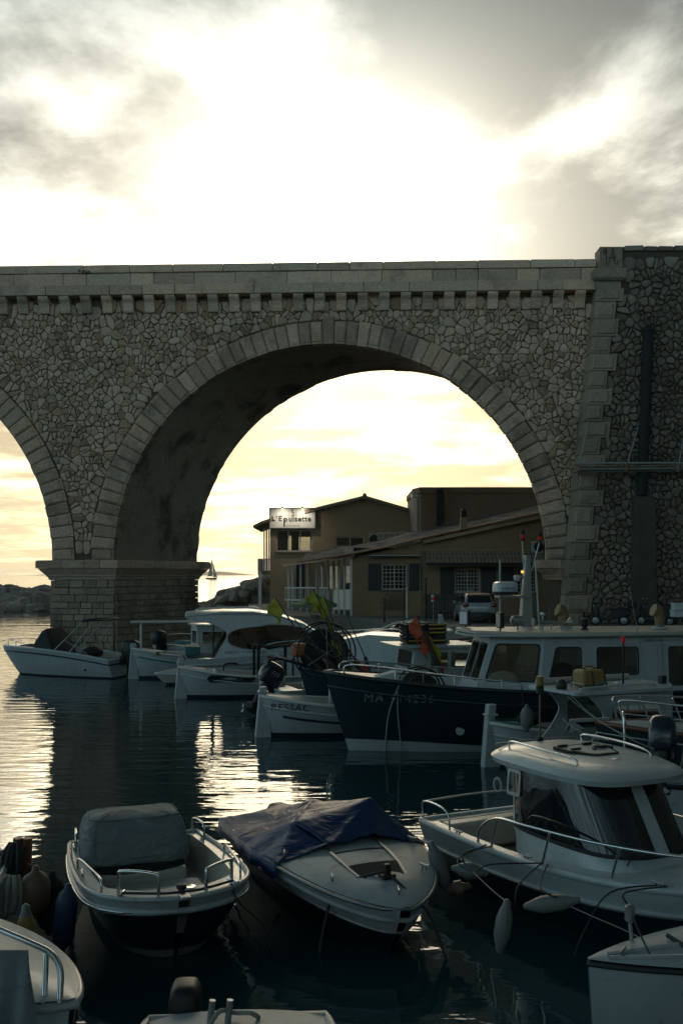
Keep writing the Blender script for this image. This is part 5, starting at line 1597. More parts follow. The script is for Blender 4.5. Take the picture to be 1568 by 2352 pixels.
# long bow rail on raked stanchions, stern rail
def dp_(t, side, inset=.06, dz_=.03): return H.deck(t, inset, dz_, side)
top = {}
for sd in (1, -1):
    pts = [dp_(.30, sd), dp_(.31, sd) + Vector((.02, 0, .22)), dp_(.38, sd) + Vector((0, 0, .40)), dp_(.5, sd) + Vector((0, 0, .42)), dp_(.7, sd) + Vector((0, 0, .40)), dp_(.86, sd) + Vector((.05, 0, .37)), dp_(.955, sd, .1) + Vector((.04, 0, .33)), dp_(.975, sd, .1) + Vector((.04, 0, .28)), dp_(.955, sd, .12)]
    feet = [(dp_(t, sd), dp_(t, sd) + Vector((.14, 0, hh))) for t, hh in ((.36, .38), (.56, .41), (.76, .39))]
    rail(b3, pts, .018, 'bow_rail', n=6, feet=feet)
    rail(b3, [dp_(.01, sd), dp_(.01, sd) + Vector((0, 0, .26)), dp_(.14, sd) + Vector((0, 0, .26)), dp_(.16, sd)], .014, 'stern_rail')
    for t in (.2, .5, .86): cleat(b3, dp_(t, sd, .07, .03), 0, .16, 'dull_metal')
rail(b3, [dp_(.01, 1) + Vector((0, 0, .26)), Vector((-LP / 2, 0, H.sheer(0) + .3)), dp_(.01, -1) + Vector((0, 0, .26))], .014, 'stern_rail')
t_ = H.deck(1, 0)
MB().lathe((t_.x - .62, -.05, t_.z + .05), [(.10, 0), (.06, .03), (.06, .10), (.085, .12), (.085, .17), (.02, .18)], 14).build('windlass', 'dull_metal', b3, smooth=40)
MB().box((t_.x - .05, 0, t_.z + .06), (.4, .14, .05)).build('bow_roller', 'dull_metal', b3, bevel=.01)
anc = MB(); anc.bar((t_.x - .35, 0, t_.z + .12), (t_.x + .16, 0, t_.z + .02), .045, .05); an = anc.build('anchor', 'dull_metal', b3)
for sd in (1, -1):
    MB().add([(t_.x + .15, sd * .02, t_.z + .02), (t_.x + .0, sd * .22, t_.z - .06), (t_.x + .26, sd * .16, t_.z - .16), (t_.x + .22, sd * .02, t_.z - .1)], [(0, 1, 2, 3)]).build('fluke', 'dull_metal', an, thick=.025)
W3 = to_world(b3); H3 = H
def d3(t, side=-1, dz_=.05, inset=.05): return W3(H3.deck(t, inset, dz_, side))
# fenders and lines of this boat
fA = px(1265, 2075, 9.3); fender('white cylinder fender slung level below the rail of the pilothouse cruiser', fA, .42, .08, 'fender_white', (1, -.25, .22), None)
fB = px(1155, 2128, 9.35); fender('dull white fender hanging upright below the level one beside the pilothouse cruiser', fB, .40, .08, 'fender_white', (.16, 0, 1), px(1180, 2080, 9.4))
fC = px(1077, 2000, 11.0); fender('small grey fender with stained end beside the rail of the pilothouse cruiser', fC, .30, .095, 'fender_white', (1, -.2, -.1), None)
fD = px(1052, 2040, 11.0); fender('half sunk stained round fender under the small grey one', fD, .18, .085, 'fender_rust', (1, 0, .2), px(1066, 2010, 11))
fE = px(1008, 1992, 11.2); fender('long grey fender between the tarpaulin speedboat and the pilothouse cruiser', fE, .5, .085, 'fender_white', (-.35, 0, 1), px(996, 1958, 11.3))
for lab, pts in (('dark line from the rail foot of the pilothouse cruiser to its level fender', [d3(.56), px(1192, 2030, 9.5), px(1182, 2072, 9.4)]),
                 ('second dark line holding the far end of the level fender', [d3(.58), px(1240, 2040, 9.3), px(1292, 2066, 9.3)]),
                 ('loose dark line drooping along the side of the pilothouse cruiser', [d3(.56), px(1130, 1985, 10.3), px(1085, 2000, 10.6), px(1050, 1975, 11.0), d3(.34)]),
                 ('dark line from the aft rail foot down to the small grey fender', [d3(.36), px(1065, 1960, 11), px(1070, 1990, 11)]),
                 ('thin pale line running from the level fender to the dark water', [px(1300, 2078, 9.25), px(1360, 2105, 9.1), px(1430, 2135, 9.0), px(1500, 2170, 8.8)]),
                 ('dark bow line hanging from the foredeck of the pilothouse cruiser', [d3(.86), px(1400, 2050, 9.2), px(1345, 2130, 9.4), px(1318, 2195, 9.5)]),
                 ('bow line of the pilothouse cruiser with a metal snubber', [d3(.88), px(1435, 2050, 8.9), px(1445, 2085, 8.8), px(1462, 2130, 8.6), px(1490, 2190, 8.3)]),
                 ('thin pale line from the small fender to the level one', [px(1085, 2002, 10.9), px(1130, 2045, 10), px(1172, 2078, 9.5)])):
    rope(lab, pts, .005 if 'thin' in lab else .009, 'rope_pale' if 'pale' in lab else 'rope_dark')
sn = thing('line_snubber', 'metal snubber with a pale strap on the bow line of the cruiser', 'snubber', px(1445, 2090, 8.75))
MB().lathe((0, 0, -.05), [(.02, -.06), (.045, -.04), (.045, .08), (.02, .1)], 12).build('barrel', 'dull_metal', sn, smooth=40)
MB().tube([(0, 0, -.1), (.02, 0, -.3), (.04, 0, -.42)], .016, 6).build('strap', 'galvanised', sn)
# ================================================================ middle rows
def side_text(H, parent, s, size, x, z, mat, side=1, spacing=1.05, bold=0, shear=0.):
    """Letters wrapped on the topside; reads towards the stern when seen from that side."""
    return lettering(s, size, mat, parent, lambda u, v: H.surf(x - side * u, z + v + 0.0, side, .02), spacing=spacing, shear=shear)
def pointu(label, x, y, f, L, B, zb, zm, zs, paint='white_paint', post=.55, stripe=None, name='wooden_boat', text=None, bottom='antifoul_dark', lip='white_wood'):
    b = boat(name, label, 'boat', x, y, f)
    H = Hull(L, B, zb, zm, zs, .4, .28, .5, .12, 2.0, .62, .42, .9, wl=.10, stern_rake=.2)
    H.shell(b, paint, bottom)
    H.rub(b, lip, .045, .0, name='gunwale'); H.rub(b, paint, .03, -.24, name='rubbing_strake', transom=False)
    H.sidedeck(b, paint, .08, .80, lambda t: .16, .25, 'gelcoat_cream'); H.decking(b, paint, .795, 1.0, 0, .05, .01); H.decking(b, paint, 0, .085, 0, .03, .01)
    xb = L / 2 + .0
    mb = MB(); w_ = .085                     # tall stem post, wider at the foot
    prof = [(-.36, -.35), (.12, -.1), (.085, zb * .6), (.02, zb + post), (-.13, zb + post), (-.15, zb - .05)]
    prof = [(.0 + .14, -.3), (.13, .1), (.02, zb + post), (-.16, zb + post), (-.12, zb), (-.30, -.3)]
    mb.loft([[Vector((xb + a, sd * w_, c)) for a, c in prof] for sd in (-1, 1)]); p = mb.build('stem_post', paint, b, bevel=.02)
    MB().box((xb - .06, 0, zb + post * .42), (.26, .21, .05)).build('post_collar', paint, p, bevel=.01)
    if stripe:
        H.band(b, -.33, -.27, stripe, .02, .97, 'stripe', .012)
    for t in (.3, .55):
        z = H.sheer(t) - .16; MB().box((-L / 2 + L * t, 0, z), (.24, 2 * H.half(t) - .3, .04)).build('thwart', 'varnish', b, bevel=.01)
    return b, H

# ---- navy fishing boat
fI = Vector((-.985, -.172, 0)).normalized(); LI = 10.4
bowI = Vector((-.40, 22.6, 0)); cen = bowI - fI * (LI / 2)
b4 = boat('fishing_boat', 'navy fishing boat with a long pale wheelhouse and registration letters on its bow', 'fishing boat', cen.x, cen.y, fI)
H = Hull(LI, 3.1, 1.80, 1.36, 1.42, .7, .62, .42, .85, 2.6, .72, .36, .8, wl=.06, rk=1.0)
H.shell(b4, 'navy_hull', 'antifoul_dark', 44, 10)
H.rub(b4, 'black_hull', .05, .0, name='gunwale'); H.rub(b4, 'navy_hull', .035, -.32, name='rubbing_strake')
mb = MB()                                  # white boot top widening towards the bow
for sd in (1, -1):
    mb.grid(lambda a, c: H.pt(lerp(0, 1, a), H.uw(lerp(0, 1, a), lerp(.0, .07 + .20 * sstep((lerp(0, 1, a) - .45) / .5) , c)), sd, .014), 44, 2)
mb.build('boot_top', 'white_paint', b4, smooth=50)
H.sidedeck(b4, 'navy_hull', .03, .86, lambda t: .14, .78, 'white_paint'); H.decking(b4, 'navy_hull', .855, 1.0, 0, .04, .0); H.decking(b4, 'navy_hull', 0, .035, 0, 0, .0)
side_text(H, b4, 'MA 914236', .27, LI / 2 - 1.55, 1.25, 'faded_letter', 1, 1.18)
MB().lathe(H.surf(LI / 2 - 2.92, .52, 1, .02), [(.10, -.01), (.10, .012), (.02, .014)], 18, 'y').build('discharge_cover', 'white_paint', b4)
L4 = local(b4); W4 = to_world(b4)
# wheelhouse: front, angled and side walls with real windows
xw = LI / 2 - 3.3                           # foot of the wheelhouse front
zf, zt = 1.05, 2.62
def side_wall(sd):
    y0 = 1.18
    def fn(x, y, z): return Vector((x, sd * (y0 - .10 * (y - zf) / (zt - zf) + z), y))
    out = [(xw - 1.35, zf), (xw - 1.55, zt), (-LI / 2 + 1.2, zt), (-LI / 2 + 1.0, zf)]
    win = [rpoly([(xw - 1.62, 1.58), (xw - 1.66 - .16, 2.34), (xw - 2.38, 2.34), (xw - 2.38, 1.58)], .08), rrect(xw - 3.75, 1.74, xw - 2.80, 2.34, .08), rrect(xw - 5.45, 1.10, xw - 4.35, 2.50, .04)]
    w_ = plate('side_wall', out, win, .04, fn, 'white_paint', b4)
    for q in win[:2]: glazing(b4, q, fn, 'cabin_glass')
    dq = [rrect(xw - 5.28, 1.45, xw - 4.52, 2.36, .08)]
    dr = plate('door', rrect(xw - 5.44, 1.12, xw - 4.36, 2.49, .03), dq, .04, lambda x, y, z: fn(x, y, z - .03), 'white_paint', b4)
    glazing(dr, dq[0], lambda x, y, z: fn(x, y, z - .03), 'cabin_glass', 'white_paint')
    return fn
for sd in (1, -1): side_wall(sd)
for sd in (1, -1):                          # angled panel between front and side
    a0, a1 = Vector((xw, sd * .62, zf)), Vector((xw - 1.37, sd * 1.18, zf)); t0, t1 = Vector((xw - .48, sd * .60, zt)), Vector((xw - 1.57, sd * 1.08, zt))
    def fn(x, y, z, a0=a0, a1=a1, t0=t0, t1=t1, sd=sd):
        n_ = (a1 - a0).cross(t0 - a0).normalized()
        if n_.y * sd < 0: n_ = -n_
        return a0.lerp(a1, x).lerp(t0.lerp(t1, x), y) + n_ * z
    q = rpoly([(.12, .36), (.14, .86), (.90, .86), (.90, .36)], .07)
    plate('angled_wall', [(0, 0), (1, 0), (1, 1), (0, 1)], [q], .04, fn, 'white_paint', b4)
    glazing(b4, q, fn, 'cabin_glass')
def fn(x, y, z): return Vector((xw - .48 * (y - zf) / (zt - zf) + z, x, y))
fw_ = [rrect(-.54, 1.62, -.05, 2.40, .07), rrect(.05, 1.62, .54, 2.40, .07)]
plate('front_wall', [(-.64, zf), (.64, zf), (.62, zt), (-.62, zt)], fw_, .04, fn, 'white_paint', b4)
for q in fw_: glazing(b4, q, fn, 'cabin_glass')
plate('rear_wall', [(-1.18, zf), (1.18, zf), (1.08, zt), (-1.08, zt)], [rrect(-.8, 1.7, -.1, 2.3), rrect(.1, 1.7, .8, 2.3)], .04, lambda x, y, z: Vector((-LI / 2 + 1.1, x, y)), 'white_paint', b4)
rp = [(xw - .05, -.70), (xw - 1.35, -1.24), (-LI / 2 + .9, -1.24), (-LI / 2 + .9, 1.24), (xw - 1.35, 1.24), (xw - .05, .70), (xw + .08, .4), (xw + .08, -.4)]
roof = plate('roof', rp, [], .07, lambda x, y, z: Vector((x, y, zt + .05 + z + .05 * (1 - (y / 1.24) ** 2))), 'roof_paint', b4, bevel=.012)
plate('roof_edge', grow(rp, .02), [grow(rp, -.03)], .04, lambda x, y, z: Vector((x, y, zt + .01 + z)), 'white_paint', b4)
MB().box((xw - 2.1, .45, 1.5), (.6, .5, .9)).build('helm_seat', 'black_canvas', b4, bevel=.1)
mb = MB(); mb.ball((xw - .75, .55, 1.55), .32, 12, 8, (1.2, .8, .8)); mb.build('chart_cover', 'cloth_white', b4, smooth=50)
zr = zt + .13
for x, y, m_ in ((xw - 2.55, -.25, 'cowl_ochre'), (xw - 4.7, .35, 'cowl_ochre')):
    mb = MB(); mb.tube(curve_pts([(x, y, zr), (x, y, zr + .22), (x + .04, y, zr + .36), (x + .16, y, zr + .42)], 5), [.10, .10, .105, .11, .115, .12, .12, .125, .13, .135, .14, .145, .15, .15, .15, .15][:16], 14, cap=True); c = mb.build('vent_cowl', m_, b4, smooth=60)
    MB().lathe((x, y, zr - .03), [(.2, 0), (.2, .03), (.12, .05)], 16).build('base', 'white_paint', c)
for x, y, rz in ((xw - .62, .75, 0), (xw - .2, -.55, .4)):
    fl = MB().box((x, y, zr + .22), (.09, .32, .36), Matrix.Rotation(rz, 3, 'Z')).build('floodlight', 'black_plastic', b4, bevel=.02)
    MB().box((x + .05, y, zr + .22), (.012, .27, .30), Matrix.Rotation(rz, 3, 'Z')).build('lens', 'grey_steel', fl)
    MB().tube([(x, y, zr - .02), (x, y, zr + .05)], .02, 6).build('bracket', 'black_plastic', fl)
mb = MB(); mb.lathe((xw - 1.05, .7, zr + .20), [(.06, -.14), (.12, -.12), (.12, .12), (.07, .16)], 14, 'x'); sl = mb.build('searchlight', 'dull_metal', b4, smooth=40)
MB().tube([(xw - 1.05, .7, zr - .02), (xw - 1.05, .7, zr + .1)], .025, 8).build('stalk', 'dull_metal', sl)
hn = MB().tube([(xw - 1.55, .72, zr + .16), (xw - 2.15, .72, zr + .16)], [.05, .03], 10).build('air_horn', 'dull_metal', b4, smooth=40)
for x, a in ((xw - 1.52, 1), (xw - 2.2, -1)):
    MB().lathe((x, .72, zr + .16), [(.02, -.02 * a), (.05, .05 * a), (.10, .09 * a), (.11, .11 * a)], 14, 'x').build('trumpet', 'dull_metal', hn, smooth=40)
for x in (xw - 1.6, xw - 1.85, xw - 2.1): MB().tube([(x, .72, zr - .02), (x, .72, zr + .15)], .014, 6).build('leg', 'dull_metal', hn)
MB().lathe((xw - 2.6, .85, zr - .02), [(.09, 0), (.09, .03), (.05, .06), (.08, .1), (.08, .26), (.05, .27)], 12).build('deck_lamp', 'black_plastic', b4, smooth=40)
MB().lathe((xw - 1.75, .45, zr - .02), [(.02, 0), (.02, .32), (.07, .34), (.06, .38), (.01, .40)], 10).build('gps_dome', 'gelcoat', b4, smooth=40)
lettering('F', .30, 'decal_dark', b4, lambda u, v: Vector((xw - 3.05 - u * 1.6, -(-.6) - .0 + v * 1.0, zr + .012)))
lettering('O', .30, 'decal_dark', b4, lambda u, v: Vector((xw - 2.9 - u * 2.2, .05 + v, zr + .03)))
lettering('RHEA 1100', .09, 'decal_dark', b4, lambda u, v: Vector((xw - 4.15 - u, 1.128, 2.50 + v)))
# handrail along the bulwark
pts = [H.deck(.96, .12, .02), H.deck(.955, .12, .22), H.deck(.90, .1, .28), H.deck(.78, .08, .26), H.deck(.66, .06, .22), H.deck(.60, .06, .20)]
rail(b4, pts, .018, 'bulwark_rail', n=6, feet=[(H.deck(t, .08, 0), H.deck(t, .09, .25)) for t in (.86, .74, .64)])
pts = [Vector((p.x, -p.y, p.z)) for p in pts]
rail(b4, pts, .018, 'bulwark_rail', n=6, feet=[(H.deck(t, .08, 0, -1), H.deck(t, .09, .25, -1)) for t in (.86, .74, .64)])
def net_drum(parent, p, r_, wd, ax='y', guards=True, s=1.):
    """Net hauling drum with side flanges, spokes and hoop guards."""
    p = Vector(p); mb = MB()
    mb.lathe(p, [(.05, -wd / 2 - .06), (r_ * .35, -wd / 2 - .05), (r_, -wd / 2 - .02), (r_ * 1.02, -wd / 2), (r_, -wd / 2 + .04), (r_ * .80, -wd / 2 + .12), (r_ * .80, wd / 2 - .12), (r_, wd / 2 - .04), (r_ * 1.02, wd / 2), (r_, wd / 2 + .02), (r_ * .3, wd / 2 + .05), (.05, wd / 2 + .06)], 32, ax)
    d = mb.build('net_drum', 'black_rubber', parent, smooth=35)
    sp = MB()
    for k in range(3):
        a = PI * k / 3 + .5
        e = Vector((r_ * math.cos(a), 0, r_ * math.sin(a))); o_ = Vector((0, wd / 2 + .075, 0))
        sp.tube([p - e + o_, p + e + o_], .014, 6)
    sp.build('spoke', 'dull_metal', d)
    if guards:
        for yy in (-wd * .35, wd * .5):
            MB().tube([p + Vector((r_ * 1.32 * math.cos(a), yy, r_ * 1.32 * math.sin(a))) for a in [-.9 + k * (PI + 1.8) / 30 for k in range(31)]], .022, 8).build('hoop_guard', 'black_iron', d, smooth=60)
    return d
net_drum(b4, (xw + 1.15, .35, 1.36), .40, .5)
MB().box((xw + 1.15, .35, .95), (.5, .5, .4)).build('drum_stand', 'black_iron', b4)
MB().ball((xw + .42, .6, 1.32), .34, 12, 8, (1.3, .8, .5)).build('net_bundle', 'cloth_white', b4, smooth=40)
MB().ball((xw + .2, .75, 1.30), .26, 12, 8, (1, .8, .6)).build('net_pile', 'net_green', b4, smooth=40)
MB().box((LI / 2 - 1.35, .42, 1.66), (.5, .35, .24), Matrix.Rotation(.25, 3, 'Y')).build('bait_box', 'polystyrene', b4, bevel=.02)
# radar mast
mx = xw - 1.85
mb = MB(); mb.loft([[Vector((mx + a * .16, -.95 + c * .12, zr - .1)) for a, c in ((-1, -1), (1, -1), (1, 1), (-1, 1))], [Vector((mx - .05 + a * .07, -.95 + c * .06, zr + 1.72)) for a, c in ((-1, -1), (1, -1), (1, 1), (-1, 1))]])
ms = mb.build('radar_mast', 'grey_steel', b4, bevel=.02)
MB().box((mx + .35, -.95, zr + .72), (.75, .4, .05)).build('radar_shelf', 'grey_steel', ms)
mb = MB(); rb = lambda z, k: [Vector((mx + .52 + .28 * k * math.copysign(abs(math.cos(a)) ** .5, math.cos(a)), -.95 + .28 * k * math.copysign(abs(math.sin(a)) ** .5, math.sin(a)), z)) for a in [2 * PI * i / 28 for i in range(28)]]
mb.loft([rb(zr + .76, .9), rb(zr + .80, 1.0), rb(zr + .84, 1.0)]); mb.build('radar_base', 'decal_dark', ms, smooth=40)
mb = MB(); mb.loft([rb(zr + .84, 1.0), rb(zr + .98, .98), rb(zr + 1.05, .90), rb(zr + 1.08, .7)]); mb.build('radome', 'gelcoat', ms, smooth=40)
lettering('FURUNO', .10, 'decal_dark', ms, lambda u, v: Vector((mx + .52 - u * .92, -.667, zr + .905 + v)), spacing=1.05)
for dx, h0, h1, r_ in ((.08, 1.3, 2.28, .02), (-.36, 1.3, 2.24, .02)):
    a = Vector((mx + dx * .4, -.95, zr + h0)); b = Vector((mx + dx, -.95, zr + h1 - .2))
    st = MB().tube([a, b], r_, 8).build('lamp_pole', 'grey_steel', ms)
    MB().lathe(b, [(.04, 0), (.055, .03), (.055, .06), (.05, .06)], 12).build('lamp_foot', 'black_plastic', st)
    MB().lathe(b + Vector((0, 0, .06)), [(.045, 0), (.045, .09)], 12).build('lamp_lens', 'red_lamp', st)
    MB().lathe(b + Vector((0, 0, .15)), [(.05, 0), (.06, .02), (.06, .10), (.03, .12)], 12).build('lamp_cap', 'black_plastic', st)
MB().tube([(mx - .22, -.6, zr - .05), (mx - .12, -.6, zr + 1.55)], .022, 8).build('whip_aerial', 'gelcoat', ms)
MB().tube([(mx + .62, -1.05, zr - .05), (mx + .62, -1.05, zr + 1.62)], .022, 8).build('whip_aerial', 'gelcoat', ms)
MB().tube([(mx + .22, -.95, zr + 1.18), (mx + .02, -.95, zr + 1.2)], .03, 8).build('lamp_arm', 'grey_steel', ms)
MB().lathe((mx + .22, -.95, zr + 1.1), [(.06, 0), (.08, .04), (.08, .10), (.05, .14)], 12).build('deck_lamp', 'gelcoat', ms)
MB().ball((mx + .10, -.9, zr + 1.32), .035).build('lamp_bulb', 'amber_lamp', ms)
rope('pale rope looped over the navy bow and hanging to the water', [W4(H.surf(LI / 2 - 1.72, .02, 1, .05)), W4(H.surf(LI / 2 - 1.55, .9, 1, .03)), W4(H.deck(.855, .02, .07)), W4(H.deck(.85, .0, .06)), W4(H.surf(LI / 2 - 1.36, .9, 1, .03)), W4(H.surf(LI / 2 - 1.36, .0, 1, .05))], .016, 'rope_pale')
rope('dark line hanging from the navy bulwark beside the wheelhouse', [W4(H.deck(.60, .0, .15)), W4(H.deck(.6, -.03, -.1)), W4(H.deck(.595, -.05, -.55))], .014)

# ---- white fishing boat behind it, with crates on the wheelhouse
fJ = Vector((-.97, -.24, 0)).normalized(); LJ = 6.2
cen = Vector((1.85, 28.2, 0))
b5 = boat('fishing_boat', 'small white fishing boat with crates stacked on its wheelhouse behind the navy one', 'fishing boat', cen.x, cen.y, fJ)
H5 = Hull(LJ, 2.4, 1.45, 1.05, 1.05, .5, .5, .42, .8, 2.4, .7, .38, .85, wl=.08)
H5.shell(b5, 'navy_hull', 'antifoul_dark'); H5.rub(b5, 'navy_hull', .04, 0, name='gunwale'); H5.decking(b5, 'gelcoat_old', .0, 1, .02, .05, -.12)
W5 = to_world(b5); zt5 = 1.98
def fn5(sd): return lambda x, y, z: Vector((x, sd * (.82 + z), y))
for sd in (1, -1):
    wn = [rrect(-.92, 1.42, -.42, 1.86, .03), rrect(-1.55, 1.42, -1.02, 1.86, .03)]
    plate('side_wall', [(.15, .95), (-.0, zt5), (-1.75, zt5), (-1.75, .95)], wn, .04, fn5(sd), 'white_paint', b5)
    for q in wn: glazing(b5, q, fn5(sd), 'cabin_glass', 'white_paint', .03)
plate('front_wall', [(-.82, .95), (.82, .95), (.82, zt5), (-.82, zt5)], [rrect(-.65, 1.4, .65, 1.86)], .04, lambda x, y, z: Vector((.15 - .15 * (y - .95) / 1.0 + z, x, y)), 'white_paint', b5)
r5 = rrect(-1.85, -.95, .55, .95, .12)
plate('roof', r5, [], .07, lambda x, y, z: Vector((x, y, zt5 + .04 + z)), 'gelcoat', b5, bevel=.015)
MB().loft([[Vector((-1.15 + a, c, zt5 + .08)) for a, c in ((-.11, -.09), (.11, -.09), (.11, .09), (-.11, .09))], [Vector((-1.0 + a, c, zt5 + .88)) for a, c in ((-.05, -.05), (.05, -.05), (.05, .05), (-.05, .05))]]).build('mast', 'white_paint', b5)
nl = MB().tube([(-.72, .2, zt5 + .08), (-.72, .2, zt5 + 1.25)], .012, 6).build('lamp_stalk', 'rust', b5)
MB().lathe((-.72, .2, zt5 + 1.25), [(.06, 0), (.06, .05)], 10).build('lamp_base', 'dull_metal', nl); MB().lathe((-.72, .2, zt5 + 1.3), [(.05, 0), (.05, .08)], 10).build('lamp_lens', 'red_lamp', nl); MB().lathe((-.72, .2, zt5 + 1.38), [(.06, 0), (.06, .06), (.02, .08)], 10).build('lamp_cap', 'dull_metal', nl)
MB().tube([(.25, .5, zt5 + .08), (.25, .5, zt5 + 2.2)], .012, 6).build('aerial', 'black_iron', b5)
for k, (a, c) in enumerate(((-2.1, .75), (-2.6, .8), (-3.1, .75))): rail(b5, [(a, .9, .95), (a, .9, 1.5 - k * .1), (a - .5, .9, 1.48 - k * .1), (a - .5, .9, .95)], .016, 'stern_rail')
MB().lathe((-2.0, .3, 1.95), [(.02, -.02), (.10, .02), (.12, .08), (.06, .12)], 12, 'x').build('searchlight', 'gelcoat', b5); MB().tube([(-1.7, .3, zt5 - .1), (-2.0, .3, 1.95)], .015, 6).build('lamp_arm', 'dull_metal', b5)
side_text(H5, b5, '053', .28, -1.6, .86, 'decal_dark')
# bow net hauler with its guards, an oilskin hung on its arm
dxx = LJ / 2 - .05 
nd = net_drum(b5, (dxx - .62, .10, 1.86), .62, .62)
mb = MB(); mb.bar((dxx - .62, -.2, 1.3), (dxx - .62, -.2, 1.9), .14, .2); mb.bar((dxx - .95, .0, 1.0), (dxx - .65, .0, 1.7), .12, .12); mb.build('drum_stand', 'red_paint', nd)
MB().loft([[Vector((dxx - .05 + a * .3, .0 + c * .28, z + .12 * mnoise.noise(Vector((a * 3, c * 3, z * 4))))) for a, c in ((-1, -1), (0, -1.15), (1, -1), (1.1, 0), (1, 1), (0, 1.1), (-1, 1), (-1.1, 0))] for z in (1.72, 1.85, 2.0, 2.12)]).build('oilskin_bundle', 'orange_oilskin', b5, sub=2)
mb = MB(); mb.tube(curve_pts([(dxx + .95, .1, 1.52), (dxx + .9, .1, 1.66), (dxx + .6, .1, 1.70), (dxx + .1, .1, 1.55), (dxx - .3, .1, 1.45)], 5), .045, 8); mb.build('hauler_arm', 'navy_hull', b5, smooth=60)
# fish crates
for k in range(5):
    p = W5((-.42, .15, zt5 + .095 + k * .112)); cr = thing('fish_crate', ['lowest black fish crate on the white wheelhouse roof', 'second black fish crate from the bottom of the roof stack', 'middle fish crate of the stack on the white wheelhouse roof', 'second fish crate from the top of the roof stack', 'topmost fish crate with an orange rim on the roof stack'][k], 'crate', p, b5.rotation_euler.z + random.uniform(-.03, .03), 'fish crates stacked on the wheelhouse')
    mb = MB(); mb.loft([[Vector((sx * a, sy * a * .62, z)) for sx, sy in ((-1, -1), (1, -1), (1, 1), (-1, 1))] for a, z in ((.55, 0), (.60, .10), (.565, .10), (.53, .02))]); mb.build('tub', 'crate_black', cr, bevel=.008)
    for sx, m_ in ((-.3, ('crate_yellow', 'crate_black', 'crate_yellow', 'crate_yellow', 'crate_yellow')[k]), (.3, ('crate_yellow', 'crate_blue', 'crate_blue', 'crate_blue', 'crate_yellow')[k])):
        MB().box((sx, .378, .082), (.46, .02, .038)).build('rim_band', m_, cr)

# ---- dan buoys: poles with net flags
material('pole_dark', (.03, .03, .028), .6)
def dan(label, foot, tip, flag, at=(.0, .35), L=.34, droop=.5, seed=1, second=None, r_=.018):
    t = thing('marker_flag', label, 'marker flag'); foot, tip = Vector(foot), Vector(tip)
    MB().tube([foot, tip], [r_ * 1.3, r_ * .8], 6).build('pole', 'pole_dark', t, smooth=60)
    rn = random.Random(seed); ax = (foot - tip).normalized(); sd = Vector((rn.choice((-1, 1)) * .9, rn.uniform(-.3, .3), 0))
    def fl(u, v, a0=at[0], a1=at[1]):
        p = tip + ax * (foot - tip).length * lerp(a0, a1, v)
        o = sd * L * u + Vector((0, 0, -droop * L * u * (1 + .4 * v)))
        o += Vector((.06 * math.sin(u * 7 + v * 6 + seed), .10 * math.sin(u * 8 + v * 9 + seed * 2), .04 * math.sin(v * 11 + u * 5 + seed))) * u
        if u > .7: o *= 1 - .25 * (mnoise.noise(Vector((v * 5, seed, 0))) + .3)
        return p + o
    MB().grid(fl, 10, 12).build('flag', flag, t, smooth=70, thick=.006)
    if second:
        def f2(u, v): return fl(u, v, at[1] + .03, at[1] + .15)
        MB().grid(f2, 6, 6).build('flag_strip', second, t, smooth=70, thick=.006)
YD = 26.6
dans = [('lime net flag leaning furthest left on its pole over the cabin cruiser', (684, 1452), (632, 1372), 'flag_lime', (.0, .42), .40, 3, None),
        ('lime flag on the tallest pole above the net drum', (800, 1520), (719, 1352), 'flag_lime', (.02, .20), .34, 4, None),
        ('lime and black flag hanging between the two tallest flag poles', (795, 1520), (726, 1388), 'flag_lime', (.0, .36), .36, 5, 'black_canvas'),
        ('lime flag at the right of the group above the net drum', (790, 1500), (743, 1368), 'flag_lime', (.0, .30), .32, 8, None),
        ('torn lime flag caught just above the top hoop of the net drum', (790, 1540), (746, 1418), 'flag_lime', (.0, .34), .42, 9, None),
        ('small lime flag at the right edge of the net drum', (812, 1560), (778, 1458), 'flag_lime', (.0, .3), .28, 10, None),
        ('lime flag low below the net drum beside the navy bow', (822, 1565), (780, 1500), 'flag_lime', (.0, .6), .40, 11, None),
        ('striped orange flag with a dark band near the foremost rail', (850, 1570), (794, 1482), 'flag_orange', (.05, .55), .42, 12, 'black_canvas'),
        ('orange flag dipping over the rail of the navy boat', (862, 1572), (838, 1520), 'flag_orange', (.05, .8), .38, 14, None)]
for lab, ft, tp, fl, at, L_, sd, s2 in dans: dan(lab, px(*ft, YD - .4), px(*tp, YD), fl, at, L_ * .62, 1.1, sd, s2)
YD2 = 27.0
for lab, ft, tp, fl, at, L_, sd in (('highest orange flag beside the white mast of the crate boat', (1000, 1530), (957, 1416), 'flag_orange', (.0, .35), .36, 21),
                                    ('orange flag on the second pole right of the white mast', (1015, 1560), (968, 1440), 'flag_orange', (.05, .4), .44, 23),
                                    ('small orange flag at the right of the flag cluster by the white mast', (1020, 1560), (979, 1450), 'flag_orange', (.05, .35), .36, 26),
                                    ('ragged lime flag in the cluster by the white mast', (1024, 1562), (975, 1446), 'flag_lime', (.1, .55), .34, 24),
                                    ('lowest orange flag of the cluster by the white mast', (1026, 1565), (990, 1488), 'flag_orange', (.1, .5), .22, 27)):
    dan(lab, px(*ft, YD2 - .3), px(*tp, YD2), fl, at, L_ * .7, .9, sd, None, .02)

